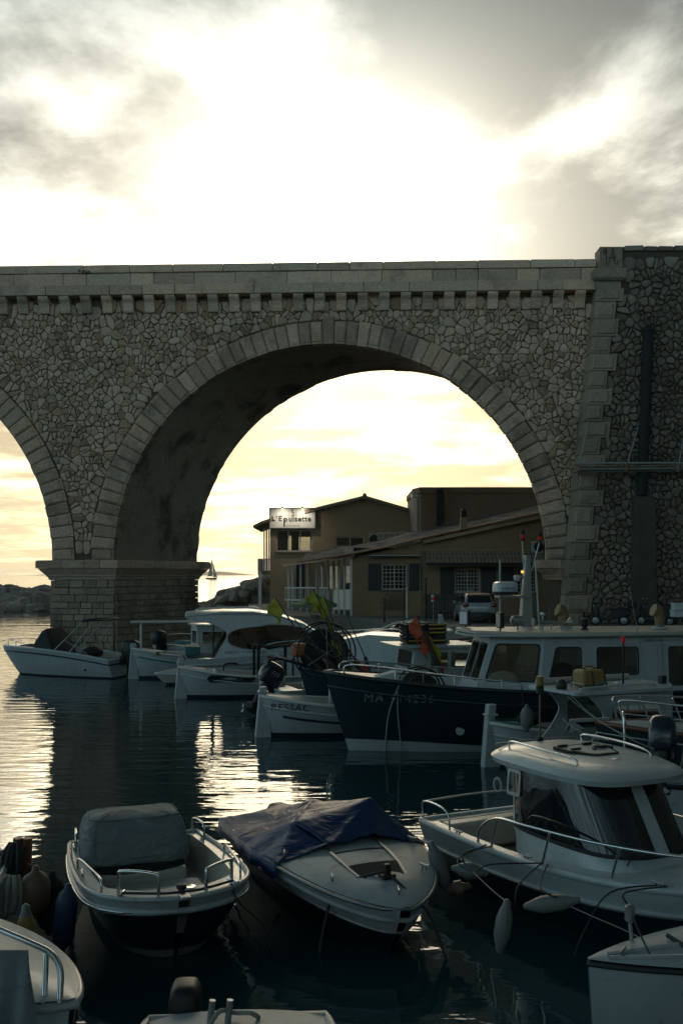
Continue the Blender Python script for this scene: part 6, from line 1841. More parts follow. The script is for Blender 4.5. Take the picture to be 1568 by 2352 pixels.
rn = random.Random(41)
for k in range(9):
    q0 = px(lerp(770, 860, k / 8) + rn.uniform(-3, 3), 1565, 26.3 + rn.uniform(-.1, .1)); q1 = px(lerp(655, 800, k / 8) + rn.uniform(-4, 4), rn.uniform(1385, 1470), 26.8)
    t = thing('marker_pole', ('first', 'second', 'third', 'fourth', 'fifth', 'sixth', 'seventh', 'eighth', 'ninth')[k] + ' from the left of the bare marker poles leaning beside the net drum', 'pole', (0, 0, 0), 0, 'bare marker poles by the net drum')
    MB().tube([q0, q1], [.022, .012], 6).build('shaft', 'pole_dark', t, smooth=60)
    c_ = q0.lerp(q1, .3); MB().tube([q0.lerp(q1, .26), q0.lerp(q1, .36)], .05, 8).build('float', ['black_rubber', 'fender_rust', 'rope_dark'][k % 3], t, smooth=50)
# ---- RESSAC and ATTILA and their white neighbour, wooden boats bow to the left
fH = Vector((-.965, -.26, 0)).normalized()
p = Vector((px(590, 0, 24.6).x, 24.5, 0)) - fH * 3.1
b6, H6 = pointu('white wooden boat with lettered bow and tall stem post beside the navy fishing boat', p.x, p.y, fH, 6.0, 2.1, 1.02, .72, .82, post=.22)
side_text(H6, b6, 'RESSAC', .24, 2.36, .76, 'decal_dark', 1, 1.1)
H6.band(b6, -.46, -.40, 'decal_dark', .1, .93, 'stripe', .03, sides=(1,))
for xx, m_ in ((1.25, 'white_paint'), (.95, 'dark_wood')): MB().box((xx, .2, 1.1), (.12, .14, 1.1)).build('mooring_post', m_, b6, bevel=.02)
fC_ = Vector((-.955, -.295, 0)).normalized()
p = Vector((px(404, 0, 32.2).x, 32.2, 0)) - fC_ * 3.0
b7, H7 = pointu('white wooden boat with a name plate and a black gallows frame amidships', p.x, p.y, fC_, 5.8, 2.1, 1.02, .68, .8, post=.28)
nb = plate('name_plate', rpoly([(-.75, 0), (-.65, .12), (.65, .12), (.75, 0), (.65, -.12), (-.65, -.12)], .03), [], .02, lambda x, y, z: H7.surf(1.35 - x, .66 + y, 1, .045 + z), 'decal_dark', b7)
lettering('ATTILA', .18, 'faded_letter', nb, lambda u, v: H7.surf(1.35 - u, .66 + v, 1, .085), spacing=1.25)
gal = MB(); gx = .35
for sd in (-.35, .35):
    gal.bar((gx, sd, .6), (gx, sd, 1.68), .08, .08)
gal.bar((gx, -.42, 1.68), (gx, .42, 1.68), .09, .09)
for k in range(2): gal.bar((gx - k * .9, .35, .6), (gx - k * .9, .35, 1.62), .09, .09)
gal.bar((gx + .05, .35, 1.64), (gx - 1.0, .35, 1.64), .08, .08)
gal.build('gallows', 'black_iron', b7)
mb = MB(); mb.bar((gx - .1, .35, 1.6), (gx - 1.9, .4, .7), .07, .05); mb.bar((gx - .9, .3, 1.6), (gx - 2.2, .3, .75), .07, .05); mb.build('strut', 'white_wood', b7)
rail(b7, [(1.55, .5, .9), (1.5, .45, 1.08), (1.3, .4, 1.12), (1.05, .35, 1.1)], .03, 'tiller', 'black_iron')
MB().grid(lambda u, v: Vector((gx - .3 - u * .3, .36 + .04 * math.sin(u * 6), 1.1 + .25 * v - .1 * u)), 6, 4).build('pennant', 'red_paint', b7, thick=.005)
MB().tube([(-.75, .6, .6), (-.75, .6, 1.25)], .04, 8).build('mooring_post', 'black_iron', b7)
fB_ = Vector((-.94, -.34, 0)).normalized()
p = Vector((px(297, 0, 38.2).x, 38.2, 0)) - fB_ * 3.0
b8, H8 = pointu('white wooden boat with a turquoise line, long white spar and small glazed cabin', p.x, p.y, fB_, 5.8, 2.1, 1.18, .78, .85, post=.18, stripe='turquoise', bottom='antifoul_dark')
MB().tube([(2.55, .0, 1.1), (2.55, 0, 2.18)], .045, 8).build('mast', 'white_wood', b8, smooth=50)
MB().tube([(2.95, 0, 2.18), (-1.2, .2, 2.16)], .055, 10).build('spar', 'white_wood', b8, smooth=50)
cz0, cz1 = .72, 1.98
for sd in (1, -1):
    q = rrect(-.50, 1.32, .30, 1.78, .04)
    plate('cabin_side', [(.50, cz0), (.43, cz1), (-.75, cz1), (-.75, cz0)], [q], .03, lambda x, y, z: Vector((x, sd * (.62 + z), y)), 'white_paint', b8)
    glazing(b8, q, lambda x, y, z: Vector((x, sd * (.62 + z), y)), 'cabin_glass', 'white_wood', .035)
q = rrect(-.45, 1.32, .45, 1.80, .04)
for xx in (.47, -.75):
    plate('cabin_end', [(-.62, cz0), (.62, cz0), (.62, cz1), (-.62, cz1)], [q], .03, lambda x, y, z: Vector((xx + z, x, y)), 'white_paint', b8)
plate('cabin_roof', rrect(-.87, -.74, .59, .74, .08), [], .07, lambda x, y, z: Vector((x, y, cz1 + .04 + z + .04 * (1 - y * y))), 'gelcoat', b8, bevel=.02)
MB().box((1.9, .72, 1.0), (.42, .02, .14), Matrix.Rotation(.32, 3, 'Z')).build('hawse_plate', 'varnish', b8, bevel=.01)
W8 = to_world(b8)
fender('faded cylinder fender on the side of the turquoise lined boat', W8((.35, 1.08, .55)), .5, .1, 'fender_white', None, W8((.35, 1.02, .84)))
# ---- pointed dinghy bow between them
fD_ = Vector((-.93, -.36, 0)).normalized()
p = Vector((px(356, 0, 36).x, 36.0, 0)) - fD_ * 1.6
b9 = boat('dinghy', 'low white dinghy bow poking out behind the gallows boat', 'dinghy', p.x, p.y, fD_)
H9 = Hull(3.2, 1.3, .42, .40, .42, .2, .5, .4, .8, 1.9, .8, .5, .9, wl=.08)
H9.shell(b9, 'gelcoat_cream', 'antifoul_dark'); H9.rub(b9, 'gelcoat', .04, 0); H9.decking(b9, 'gelcoat_cream', .35, 1, 0, .20, .01); H9.sidedeck(b9, 'gelcoat', .03, .35, lambda t: .12, .1, 'gelcoat_cream')
# ---- boat with the big navy outboard, stern towards the viewer
fE_ = Vector((.93, .37, 0)); 
ps = px(625, 1590, 28.6); p = Vector((ps.x, ps.y, 0)) + fE_ * 2.4
b10 = boat('motor_boat', 'white motor boat seen from its stern with a large tilted navy outboard', 'boat', p.x, p.y, fE_)
H10 = Hull(4.8, 1.9, .95, .78, .72, .3, .6, .4, .92, 2.4, .7, .42, .85, wl=.05)
H10.shell(b10, 'gelcoat', 'antifoul_dark'); H10.rub(b10, 'gelcoat', .035, 0); H10.sidedeck(b10, 'gelcoat', .12, .6, lambda t: .2, .25, 'gelcoat_cream'); H10.decking(b10, 'gelcoat', .6, 1, 0, .12, .01); H10.decking(b10, 'gelcoat', 0, .12, 0, .02, .01)
outboard(b10, Vector((-2.30, -.1, .66)), 1.05, 'engine_navy', R(32), '115')
mb = MB(); mb.loft([[Vector((-2.2 + a, .62 + c * .22, z)) for a, c in ((-.35, -1), (.35, -1), (.35, 1), (-.35, 1))] for z in (.3, .95)]); mb.build('transom_locker', 'gelcoat', b10, bevel=.06)
MB().tube(curve_pts([(-1.6, -.5, .8), (-1.6, -.5, 1.05), (-1.2, -.3, 1.2), (-.7, -.2, 1.15), (-.6, -.2, .8)], 5), .06, 8).build('targa_rail', 'gelcoat', b10, smooth=60)

# ---- cabin cruiser with the oval window
fF = Vector((.985, .17, 0)).normalized(); LF = 7.8
xs_ = px(446, 0, 35.3).x
p = Vector((xs_, 35.2, 0)) + fF * (LF / 2 - .4)
b11 = boat('cabin_cruiser', 'white cabin cruiser with a big oval dark window and sweeping roof', 'boat', p.x, p.y, fF)
H11 = Hull(LF, 2.7, 1.55, 1.22, 1.10, .5, .8, .4, .92, 2.6, .7, .38, .85, wl=.1)
H11.shell(b11, 'gelcoat', 'antifoul_dark'); H11.rub(b11, 'gelcoat', .05, -.22); H11.rub(b11, 'dull_metal', .02, -.22, name='rub_strip', off=.04)
H11.rub(b11, 'gelcoat', .03, -.62, name='chine_line', off=.0)
H11.sidedeck(b11, 'gelcoat', .02, .25, lambda t: .22, .6, 'gelcoat_cream'); H11.decking(b11, 'gelcoat', .25, 1, .02, .1, .01)
x0 = -LF / 2
# cabin side sheets with the swept profile
def cab(x, y, z, sd): return Vector((x0 + x, sd * (1.12 - .12 * (y - 1.1) / 1.3 + z), y))
prof = curve_pts([(1.05, 1.1, 0), (1.25, 1.45, 0), (1.5, 1.95, 0), (1.05, 2.28, 0), (.15, 2.46, 0)], 5)
prof = [(q.x, q.y) for q in prof] + [(.15, 2.56), (1.4, 2.62), (2.4, 2.62), (3.3, 2.52), (4.2, 2.20), (4.9, 1.75), (5.5, 1.35), (5.7, 1.1)]
oval = [(2.95 + 1.42 * math.copysign(abs(math.cos(a)) ** .8, math.cos(a)), 1.80 + .40 * math.copysign(abs(math.sin(a)) ** .8, math.sin(a)) + (.06 if math.cos(a) > 0 else 0)) for a in [2 * PI * k / 36 for k in range(36)]]
for sd in (1, -1):
    plate('cabin_side', prof, [], .04, lambda x, y, z: cab(x, y, z, sd), 'gelcoat', b11)
    wn = plate('oval_window', oval, [], .02, lambda x, y, z: cab(x, y, z + .03, sd), 'smoke_glass', b11)
    plate('window_rim', grow(oval, .05), [oval], .03, lambda x, y, z: cab(x, y, z + .03, sd), 'dull_metal', wn)
rings = []
for x, z, hw in ((.12, 2.50, 1.0), (.15, 2.58, 1.02), (1.4, 2.66, 1.0), (2.4, 2.66, .98), (3.3, 2.55, .96), (4.2, 2.23, .92), (4.9, 1.78, .9), (5.5, 1.37, .85), (5.8, 1.15, .8)):
    rings.append([Vector((x0 + x, hw * k, z + .10 * (1 - k * k))) for k in [i / 6 - 1 for i in range(13)]])
mb = MB(); mb.loft(rings, close=False, cap0=False, cap1=False); mb.build('cabin_roof', 'gelcoat', b11, smooth=50, thick=.05)
for yy in (.45, -.45): rail(b11, [(x0 + .5, yy, 2.68), (x0 + .6, yy, 2.78), (x0 + 1.6, yy, 2.84), (x0 + 2.6, yy, 2.82), (x0 + 2.7, yy, 2.74)], .018, 'roof_rail')
MB().box((x0 + 1.05, 0, 1.75), (.04, 2.0, 1.4)).build('cabin_door', 'smoke_glass', b11)
side_fn = lambda u, v: Vector((x0 + 2.15 + u, -1.165 - .0, 1.32 + v))
lettering('MERRY FISHER 805', .12, 'decal_dark', b11, side_fn, spacing=1.5)
mb = MB()
for a in range(4):
    c, s_ = math.cos(a * PI / 2), math.sin(a * PI / 2); mb.add([(x0 + 1.75 + .14 * c, -1.15, 1.72 + .14 * s_), (x0 + 1.75 - .03 * s_, -1.15, 1.72 + .03 * c), (x0 + 1.75, -1.15, 1.72), (x0 + 1.75 + .03 * s_, -1.15, 1.72 - .03 * c)], [(0, 1, 2, 3)])
mb.build('star_emblem', 'decal_dark', b11, thick=.006)
H11.rub(b11, 'black_hull', .012, -.42, name='cove_line', off=.012)
for sd in (1, -1): rail(b11, [H11.deck(.35, .1, .02, sd), H11.deck(.37, .1, .4, sd), H11.deck(.6, .1, .5, sd), H11.deck(.85, .1, .5, sd), H11.deck(1, 0, .5)], .02, 'bow_rail', feet=[(H11.deck(t, .1, 0, sd), H11.deck(t, .1, .48, sd)) for t in (.5, .65, .8)])
MB().box((x0 + .35, .0, 1.35), (.5, 1.6, .3)).build('cockpit_seat', 'teal_cushion', b11, bevel=.05)

# ---- old sports cuddy moored against the pier, stern towards the viewer
fG = Vector((.55, .835, 0)).normalized()
ps = px(405, 1485, 43.0); p = Vector((ps.x, ps.y, 0)) + fG * 2.3
b12 = boat('sports_boat', 'old white sports boat with teal seat and steering wheel moored against the pier', 'boat', p.x, p.y, fG)
H12 = Hull(5.4, 2.2, 1.25, 1.0, .95, .3, .7, .42, .92, 2.4, .7, .42, .85, wl=.05)
H12.shell(b12, 'gelcoat_old', 'antifoul_dark'); H12.rub(b12, 'gelcoat_old', .04, -.1); H12.sidedeck(b12, 'gelcoat_old', .08, .5, lambda t: .26, .4, 'gelcoat_cream'); H12.decking(b12, 'gelcoat_old', .5, 1, 0, .25, .01); H12.decking(b12, 'gelcoat_old', 0, .08, 0, .02, .01)
outboard(b12, Vector((-2.75, .25, .95)), 1.0, 'engine_black', R(5))
MB().box((-1.4, 0, .95), (.5, 1.5, .3)).build('seat', 'teal_cushion', b12, bevel=.06)
sc_ = MB(); sc_.loft([[Vector((.0 + .75 * math.cos(a) * k, .95 * math.sin(a), z)) for a in [-PI / 2 + PI * i / 12 for i in range(13)]] for z, k in ((1.15, 1.0), (1.55, .7))], close=False, cap0=False, cap1=False); sc_.build('windscreen', 'smoke_glass', b12, thick=.02)
rail(b12, [(.0, .95, 1.15), (-.4, 1.0, 1.3), (-1.6, 1.0, 1.35), (-2.3, .9, 1.2)], .03, 'side_rail', 'gelcoat_old')
wh = MB(); wh.tube([Vector((-.45, -.35 + .19 * math.cos(a), 1.32 + .19 * math.sin(a))) for a in [2 * PI * k / 18 for k in range(18)]], .02, 6, closed=True); w_ = wh.build('steering_wheel', 'black_plastic', b12)
MB().bar((-.44, -.53, 1.32), (-.44, -.17, 1.32), .03, .02).build('spoke', 'dull_metal', w_)
MB().box((-.2, 0, 1.15), (.3, 1.6, .35)).build('dashboard', 'black_plastic', b12, bevel=.05)
MB().grid(lambda u, v: Vector((lerp(.0, 2.4, u), lerp(-1, 1, v) * .95 * (1 - .6 * u), 1.45 - .25 * u + .08 * math.sin(v * PI))), 8, 8).build('cover', 'grey_cover', b12, smooth=60, thick=.01)

# ---- speedboat at the far left
fA_ = Vector((-.93, .30, 0)).normalized(); LA = 5.4
ps = px(283, 1553, 38.8); p = Vector((ps.x, ps.y, 0)) + fA_ * (LA / 2 + .1)
b13 = boat('bow_rider', 'white bow rider with a black console cover and folded canopy before the pier', 'boat', p.x, p.y, fA_)
H13 = Hull(LA, 2.1, 1.12, 1.04, .72, .3, .85, .42, .92, 2.3, .7, .42, .85, wl=.05)
H13.shell(b13, 'gelcoat', 'antifoul_dark'); H13.rub(b13, 'black_hull', .035, -.18, name='rub_rail')
H13.sidedeck(b13, 'gelcoat', .03, .80, lambda t: .22, .4, 'gelcoat_cream'); H13.decking(b13, 'gelcoat', .795, 1, 0, .06, .01); H13.rub(b13, 'gelcoat', .05, .0, name='coaming', off=-.06)
mb = MB(); mb.loft([[Vector((lerp(a, .35, k), b * (1 - .45 * k ** 2), z)) for a, b in ((1.15, .15), (.95, .75), (-.25, .8), (-.35, 0), (-.25, -.8), (.95, -.75))] for k, z in ((0, .85), (.35, 1.35), (.7, 1.75), (.9, 1.86))]); mb.build('console_cover', 'black_canvas', b13, smooth=50, bevel=.08)
for sd in (1, -1):
    MB().tube([(-.2, sd * .95, .95), (-1.55, sd * .75, 2.22)], .022, 6).build('canopy_pole', 'dull_metal', b13); MB().tube([(-1.0, sd * .95, .98), (-1.95, sd * .75, 2.18)], .022, 6).build('canopy_pole', 'dull_metal', b13)
    MB().tube([(-.75, sd * .85, 1.45), (-1.9, sd * .9, .85)], .014, 6).build('canopy_stay', 'dull_metal', b13)
mb = MB(); mb.loft([[Vector((x, -.85, z + .0)) for x, z in rr_] for rr_ in (((-1.45, 2.16), (-1.5, 2.28), (-2.1, 2.34), (-2.2, 2.22), (-1.8, 2.2)),)] + [[Vector((x, .85, z)) for x, z in ((-1.45, 2.16), (-1.5, 2.28), (-2.1, 2.34), (-2.2, 2.22), (-1.8, 2.2))]]); mb.build('folded_canopy', 'black_canvas', b13, smooth=60, bevel=.04)
MB().ball((-1.5, .1, .95), .35, 12, 8, (1.1, 1.6, .7)).build('seat_cover', 'black_canvas', b13, smooth=50)
for sd in (1, -1): rail(b13, [H13.deck(.70, .1, .02, sd), H13.deck(.72, .1, .16, sd), H13.deck(.85, .08, .26, sd), H13.deck(.97, .03, .24, sd), H13.deck(1, 0, .2)], .016, 'bow_rail', feet=[(H13.deck(t, .1, 0, sd), H13.deck(t, .09, .22, sd)) for t in (.8, .9)])
outboard(b13, Vector((-LA / 2 - .05, 0, .80)), 1.05, 'engine_black', 0, None)
MB().lathe(H13.surf(-1.6, .32, 1, .0), [(.05, -.01), (.05, .02)], 10, 'y').build('drain', 'black_plastic', b13)
H13.band(b13, -.15, -.05, 'gelcoat', 0, .42, 'hull_moulding', .05)
W13 = to_world(b13)

# ---- low white coachroof between cruiser and crate boat
fW = Vector((-.97, .24, 0)); p = px(815, 1500, 33.5)
b14 = boat('cabin_boat', 'low white cabin boat half hidden behind the crates and flags', 'boat', p.x + .8, 33.5, fW)
H14 = Hull(7.0, 2.4, 1.35, 1.1, 1.1, .4, .6, .42, .9, 2.4, .7, .4, .85, wl=.1)
H14.shell(b14, 'gelcoat', 'antifoul_dark'); H14.rub(b14, 'dull_metal', .035, -.12); H14.decking(b14, 'gelcoat', 0, 1, .02, .06, .01)
rings = [[Vector((x, hw * k, z + .08 * (1 - k * k)) if abs(k) < 1 else (x, hw * k, 1.1)) for k in (-1, -.98, -.6, -.2, .2, .6, .98, 1)] for x, z, hw in ((-2.0, 1.72, .8), (-1.2, 1.95, .85), (.2, 2.02, .82), (1.1, 1.85, .75), (1.9, 1.4, .6))]
mb = MB(); mb.loft(rings, close=False); mb.build('coachroof', 'gelcoat', b14, smooth=50)
rail(b14, [(-1.6, -.5, 2.0), (-1.5, -.5, 2.1), (.0, -.5, 2.13), (.6, -.5, 2.03)], .018, 'grab_rail')
MB().tube([(-3.4, -1.1, 1.45), (2.4, -1.0, 1.42)], .12, 10).build('rolled_awning', 'cloth_white', b14, smooth=50)
# ---- dark gaff boat with a tilted boom
fX = Vector((.9, .43, 0)); p = px(905, 1470, 38)
b15 = boat('net_boat', 'dark hulled boat with a white boom and spread nets near the house', 'boat', p.x, 38, fX)
H15 = Hull(7.5, 2.4, 1.5, 1.15, 1.2, .5, .6, .42, .8, 2.4, .7, .4, .85, wl=.1)
H15.shell(b15, 'black_hull', 'antifoul_dark'); H15.rub(b15, 'dark_wood', .04, 0); H15.decking(b15, 'gelcoat_old', 0, 1, .05, .05, -.1)
L15 = local(b15)
mb = MB(); mb.tube([L15(px(p_[0], p_[1], 36.8)) for p_ in ((822, 1471), (862, 1450), (905, 1432), (955, 1424))], .04, 8); mb.build('boom', 'white_wood', b15, smooth=50)
pl = [L15(px(*q, 36.8)) for q in ((910, 1497), (900, 1470), (910, 1440), (960, 1424), (1008, 1437), (1010, 1480), (1000, 1500))]
mb = MB(); mb.loft([pl, [v + Vector((0, .5, .0)) for v in pl]]); mb.build('wheelhouse', 'gelcoat_old', b15, bevel=.05)
mb = MB(); q4 = [L15(px(*q, 36.4)) for q in ((958, 1460), (1040, 1447), (1040, 1450), (962, 1465))]
mb.loft([q4, [v + L15(Vector((0, 1.6, 0))) - L15(Vector((0, 0, 0))) for v in q4]]); mb.build('awning', 'cloth_white', b15)
mb = MB(); pn = [L15(px(*q, 36.6)) for q in ((868, 1453), (920, 1430), (925, 1455), (885, 1472))]; mb.grid(lambda u, v: pn[0].lerp(pn[1], u).lerp(pn[3].lerp(pn[2], u), v) + Vector((0, .1 * math.sin(u * 9), .04 * math.sin(u * 7 + v * 5))), 10, 6); mb.build('net', 'black_canvas', b15, thick=.01)
# ================================================================ right hand side
# ---- small wooden boat whose stem post stands against the navy hull
fL = Vector((-.93, -.36, 0)).normalized()
p = Vector((px(1110, 0, 20.7).x, 20.7, 0)) - fL * 2.5
b16, H16 = pointu('small white wooden boat with green trim behind the pilothouse roof', p.x, p.y, fL, 4.8, 1.8, .92, .66, .72, post=.38)
H16.band(b16, -.36, -.28, 'green_paint', .3, .93, 'stripe', .03); H16.rub(b16, 'green_paint', .03, .05, name='green_capping', off=-.05)
MB().ball((1.5, .2, .98), .24, 12, 6, (1.3, 1, .6)).build('canvas_heap', 'black_canvas', b16, smooth=50)
W16 = to_world(b16)
fender('pale round topped fender standing inside the green trimmed boat', px(1209, 1650, 20.0), .46, .13, 'fender_white', (0, 0, 1), None)
# ---- white cabin launch with the yellow jerrycan on its roof
fM = Vector((-.90, -.44, 0)).normalized(); LM = 5.8
cen = Vector((4.75, 18.3, 0))
b17 = boat('cabin_launch', 'small white cabin launch carrying a yellow jerrycan on its roof', 'boat', cen.x, cen.y, fM)
H17 = Hull(LM, 2.1, .95, .78, .78, .4, .5, .42, .85, 2.3, .7, .4, .85, wl=.08)
H17.shell(b17, 'gelcoat_old', 'antifoul_dark'); H17.rub(b17, 'black_rubber', .035, -.05); H17.decking(b17, 'gelcoat_old', 0, 1, .02, .06, .0)
b17.scale = (.76, .86, 1); L17 = local(b17); W17 = to_world(b17); zr7 = 1.88
for sd in (1, -1):
    def fn(x, y, z): return Vector((x, sd * (.74 - .04 * (y - .8) + z), y))
    q = rrect(-1.15, 1.08, .35, 1.66, .1)
    out = [(1.35, .78)] + [(a.x, a.y) for a in curve_pts([(1.15, .95, 0), (.78, 1.25, 0), (.62, 1.55, 0), (1.05, zr7, 0)], 5)] + [(-1.55, zr7), (-1.45, .78)]
    plate('cabin_side', out, [q], .035, fn, 'gelcoat_old', b17); glazing(b17, q, fn, 'cabin_glass', 'gelcoat_old', .05)
plate('cabin_end', [(-.74, .78), (.74, .78), (.7, zr7), (-.7, zr7)], [rrect(-.55, 1.1, .55, 1.65, .08)], .035, lambda x, y, z: Vector((-1.48 + z, x, y)), 'gelcoat_old', b17)
plate('roof', rpoly([(1.5, -.80), (1.5, .80), (-1.35, .86), (-1.75, .5), (-1.75, -.5), (-1.35, -.86)], .12), [], .06, lambda x, y, z: Vector((x, y, zr7 + .03 + z + .05 * (1 - y * y))), 'gelcoat', b17, bevel=.015)
rail(b17, [(1.1, .62, zr7 + .06), (1.05, .64, zr7 + .13), (-.9, .66, zr7 + .13), (-.95, .66, zr7 + .06)], .02, 'grab_rail', 'gelcoat')
MB().tube([(1.35, -.62, zr7 + .15), (-1.5, -.62, zr7 + .15)], .06, 10).build('rolled_mast', 'cream_wood', b17, smooth=50)
st = MB().tube([(-.62, .1, zr7 + .06), (-.62, .1, zr7 + .86)], .022, 8).build('light_staff', 'black_iron', b17); MB().lathe((-.62, .1, zr7 + .86), [(.04, 0), (.05, .03), (.05, .1), (.03, .12)], 10).build('lamp_lens', 'red_lamp', st)
MB().tube([(-1.15, .35, zr7 + .06), (-.55, .35, zr7 + 1.9)], .008, 6).build('whip_aerial', 'grey_steel', b17)
MB().lathe((-.1, .45, zr7 + .06), [(.03, 0), (.03, .06), (.09, .08), (.09, .1), (.03, .12)], 12).build('gps_dome', 'gelcoat', b17, smooth=40)
MB().ball((1.35, .2, zr7 + .14), .13).build('horn', 'black_plastic', b17, smooth=40); MB().box((-1.55, .4, zr7 + .15), (.16, .14, .2)).build('deck_lamp', 'black_plastic', b17, bevel=.02)
jl = W17((.55, .22, zr7 + .09)); jc = thing('jerrycan', 'grubby yellow jerrycan lashed on the roof of the cabin launch', 'jerrycan', jl, b17.rotation_euler.z)
MB().box((0, 0, .17), (.52, .34, .32)).build('can', 'jerry_yellow', jc, bevel=.07, seg=3); MB().tube([(-.1, 0, .34), (-.08, 0, .38), (.1, 0, .38), (.12, 0, .34)], .02, 6).build('handle', 'jerry_yellow', jc)
for x in (-.14, .14): MB().tube([(x - .1, .19, .0), (x - .06, .18, .3), (x, 0, .345), (x + .06, -.18, .3), (x + .1, -.19, 0)], .012, 6).build('lashing', 'rope_dark', jc)
rk_ = MB()
for yy in (.02, .42): rk_.tube([(.9, yy, zr7 + .17), (.2, yy, zr7 + .17)], .014, 6)
for xx in (.2, .55, .9):
    rk_.tube([(xx, .02, zr7 + .17), (xx, .42, zr7 + .17)], .012, 6); rk_.tube([(xx, .42, zr7 + .05), (xx, .42, zr7 + .17)], .012, 6)
rk_.build('roof_rack', 'dull_metal', b17)
# ---- black hulled yacht bow with pulpit rails in front of it
fY = Vector((-.955, .02, 0)); LY = 6.0
bw = px(1383, 1655, 16.3); cen = Vector((bw.x, 16.2, 0)) - fY * (LY / 2)
b18 = boat('black_yacht', 'black hulled boat with twin silver bow rails at the right edge', 'boat', cen.x, cen.y, fY)
H18 = Hull(LY, 2.0, 1.60, 1.36, 1.2, .5, .55, .42, .85, 2.2, .75, .42, .9, wl=.1)
H18.shell(b18, 'black_hull', 'antifoul_dark'); H18.rub(b18, 'varnish', .04, .0, name='toe_rail'); H18.rub(b18, 'white_paint', .012, -.16, name='cove_line', off=.012); H18.decking(b18, 'gelcoat_old', 0, 1, .03, .08, .0)
side_text(H18, b18, '3362', .2, LY / 2 - 1.75, 1.36, 'faded_letter')
for sd in (1, -1):
    rail(b18, [H18.deck(.93, .1, 0, sd), H18.deck(.945, .1, .3, sd), H18.deck(.93, .1, .42, sd), H18.deck(.8, .1, .44, sd), H18.deck(.6, .1, .46, sd), H18.deck(.4, .1, .5, sd)], .02, 'bow_rail', n=6, feet=[(H18.deck(t - .03, .1, 0, sd), H18.deck(t, .1, .42, sd)) for t in (.86, .76, .66, .55, .45)])
    rail(b18, [H18.deck(.94, .1, .2, sd), H18.deck(.6, .1, .22, sd), H18.deck(.4, .1, .24, sd)], .009, 'guard_wire')
t_ = H18.deck(1, 0); a_ = MB(); a_.bar((t_.x - .2, 0, t_.z + .05), (t_.x + .42, 0, t_.z + .02), .05, .05); a_ = a_.build('anchor', 'dull_metal', b18)
for sd in (1, -1): MB().add([(t_.x + .42, sd * .02, t_.z + .02), (t_.x + .22, sd * .2, t_.z - .08), (t_.x + .46, sd * .16, t_.z - .16)], [(0, 1, 2)]).build('fluke', 'dull_metal', a_, thick=.02)
MB().ball((t_.x - 1.05, .15, t_.z + .02), .16, 12, 6, (1.2, 1, .8)).build('windlass', 'dull_metal', b18, smooth=40)
W18 = to_world(b18)
rope('pale frayed rope hanging over the black bow rail', [W18(H18.deck(.82, .05, .08)), W18(H18.deck(.80, -.02, .02)), W18(H18.surf(LY / 2 - 1.2, 1.0, 1, .02)), W18(H18.surf(LY / 2 - 1.12, .6, 1, .02))], .014, 'rope_pale')
# thin lines leading to the light mast
for k, (a, b) in enumerate((((1304, 1590), (1440, 1690)), ((1302, 1600), (1500, 1720)), ((1290, 1650), (1400, 1700)))):
    rope(['upper thin mooring line slanting past the mast light', 'lower thin mooring line slanting past the mast light', 'faint line crossing below the anchor of the black boat'][k], sag(px(*a, 15), px(*b, 14), .08), .006, 'rope_pale', 0)
# ---- stern of a motor boat with the 225 outboard at the frame edge
fO = Vector((.35, .937, 0)); ps = px(1580, 1800, 14.6)
p = Vector((ps.x, ps.y, 0)) + fO * 2.6
b19 = boat('motor_boat', 'grey motor boat cut by the right edge with a dark outboard on its stern', 'boat', p.x, p.y, fO)
H19 = Hull(5.2, 2.1, 1.1, .95, .92, .35, .6, .4, .95, 2.4, .7, .42, .85, wl=.05)
H19.shell(b19, 'gelcoat_old', 'antifoul_dark'); H19.rub(b19, 'black_rubber', .04, -.05); H19.decking(b19, 'gelcoat', 0, .12, 0, .0, .01); H19.sidedeck(b19, 'gelcoat', .12, .6, lambda t: .2, .4, 'gelcoat_cream'); H19.decking(b19, 'gelcoat', .6, 1, 0, .1, .01)
outboard(b19, Vector((-2.5, .36, 1.22)), .88, 'engine_navy', R(28), '225', R(0))
rail(b19, [(-2.5, .9, .95), (-2.5, .92, 1.75), (-2.3, .95, 1.9), (-1.6, .98, 1.6), (-1.2, .98, .95)], .02, 'stern_arch')
# ---- bottom right bow
fV = Vector((-.975, -.22, 0)).normalized(); p = Vector((2.10, 8.50, 0)) - fV * 2.0
b20 = boat('white_dinghy', 'white dinghy with a ribbed rim in the bottom right corner', 'dinghy', p.x, p.y, fV)
H20 = Hull(4.0, 1.25, .70, .70, .70, .25, .06, .5, .9, 1.8, .85, .22, .5, wl=.06)
H20.shell(b20, 'gelcoat_old', 'antifoul_pale'); H20.rub(b20, 'dark_wood', .025, -.02); H20.decking(b20, 'gelcoat_old', .0, 1, .0, .14, .02, 24, 'deck', 14)
for k_ in (.35, .72): MB().tube([Vector((-2.0 + 4.0 * t, k_ * H20.half(t), H20.sheer(t) + .03 + .14 * (1 - k_ * k_) * min(1, H20.half(t) * 2))) for t in [.02 + .94 * i / 30 for i in range(31)]], .02, 6).build('deck_rib', 'gelcoat_old', b20, smooth=60)
W20 = to_world(b20)
rope('dark doubled line over the rim of the dinghy in the bottom right corner', [W20((1.25, .0, .86)), W20(H20.deck(.78, .0, .05)), W20(H20.surf(1.05, .4, 1, .02)), W20(H20.surf(1.0, .0, 1, .02))], .02)
cleat(b20, H20.deck(.93, .1, .05), .8, .16, 'dull_metal')
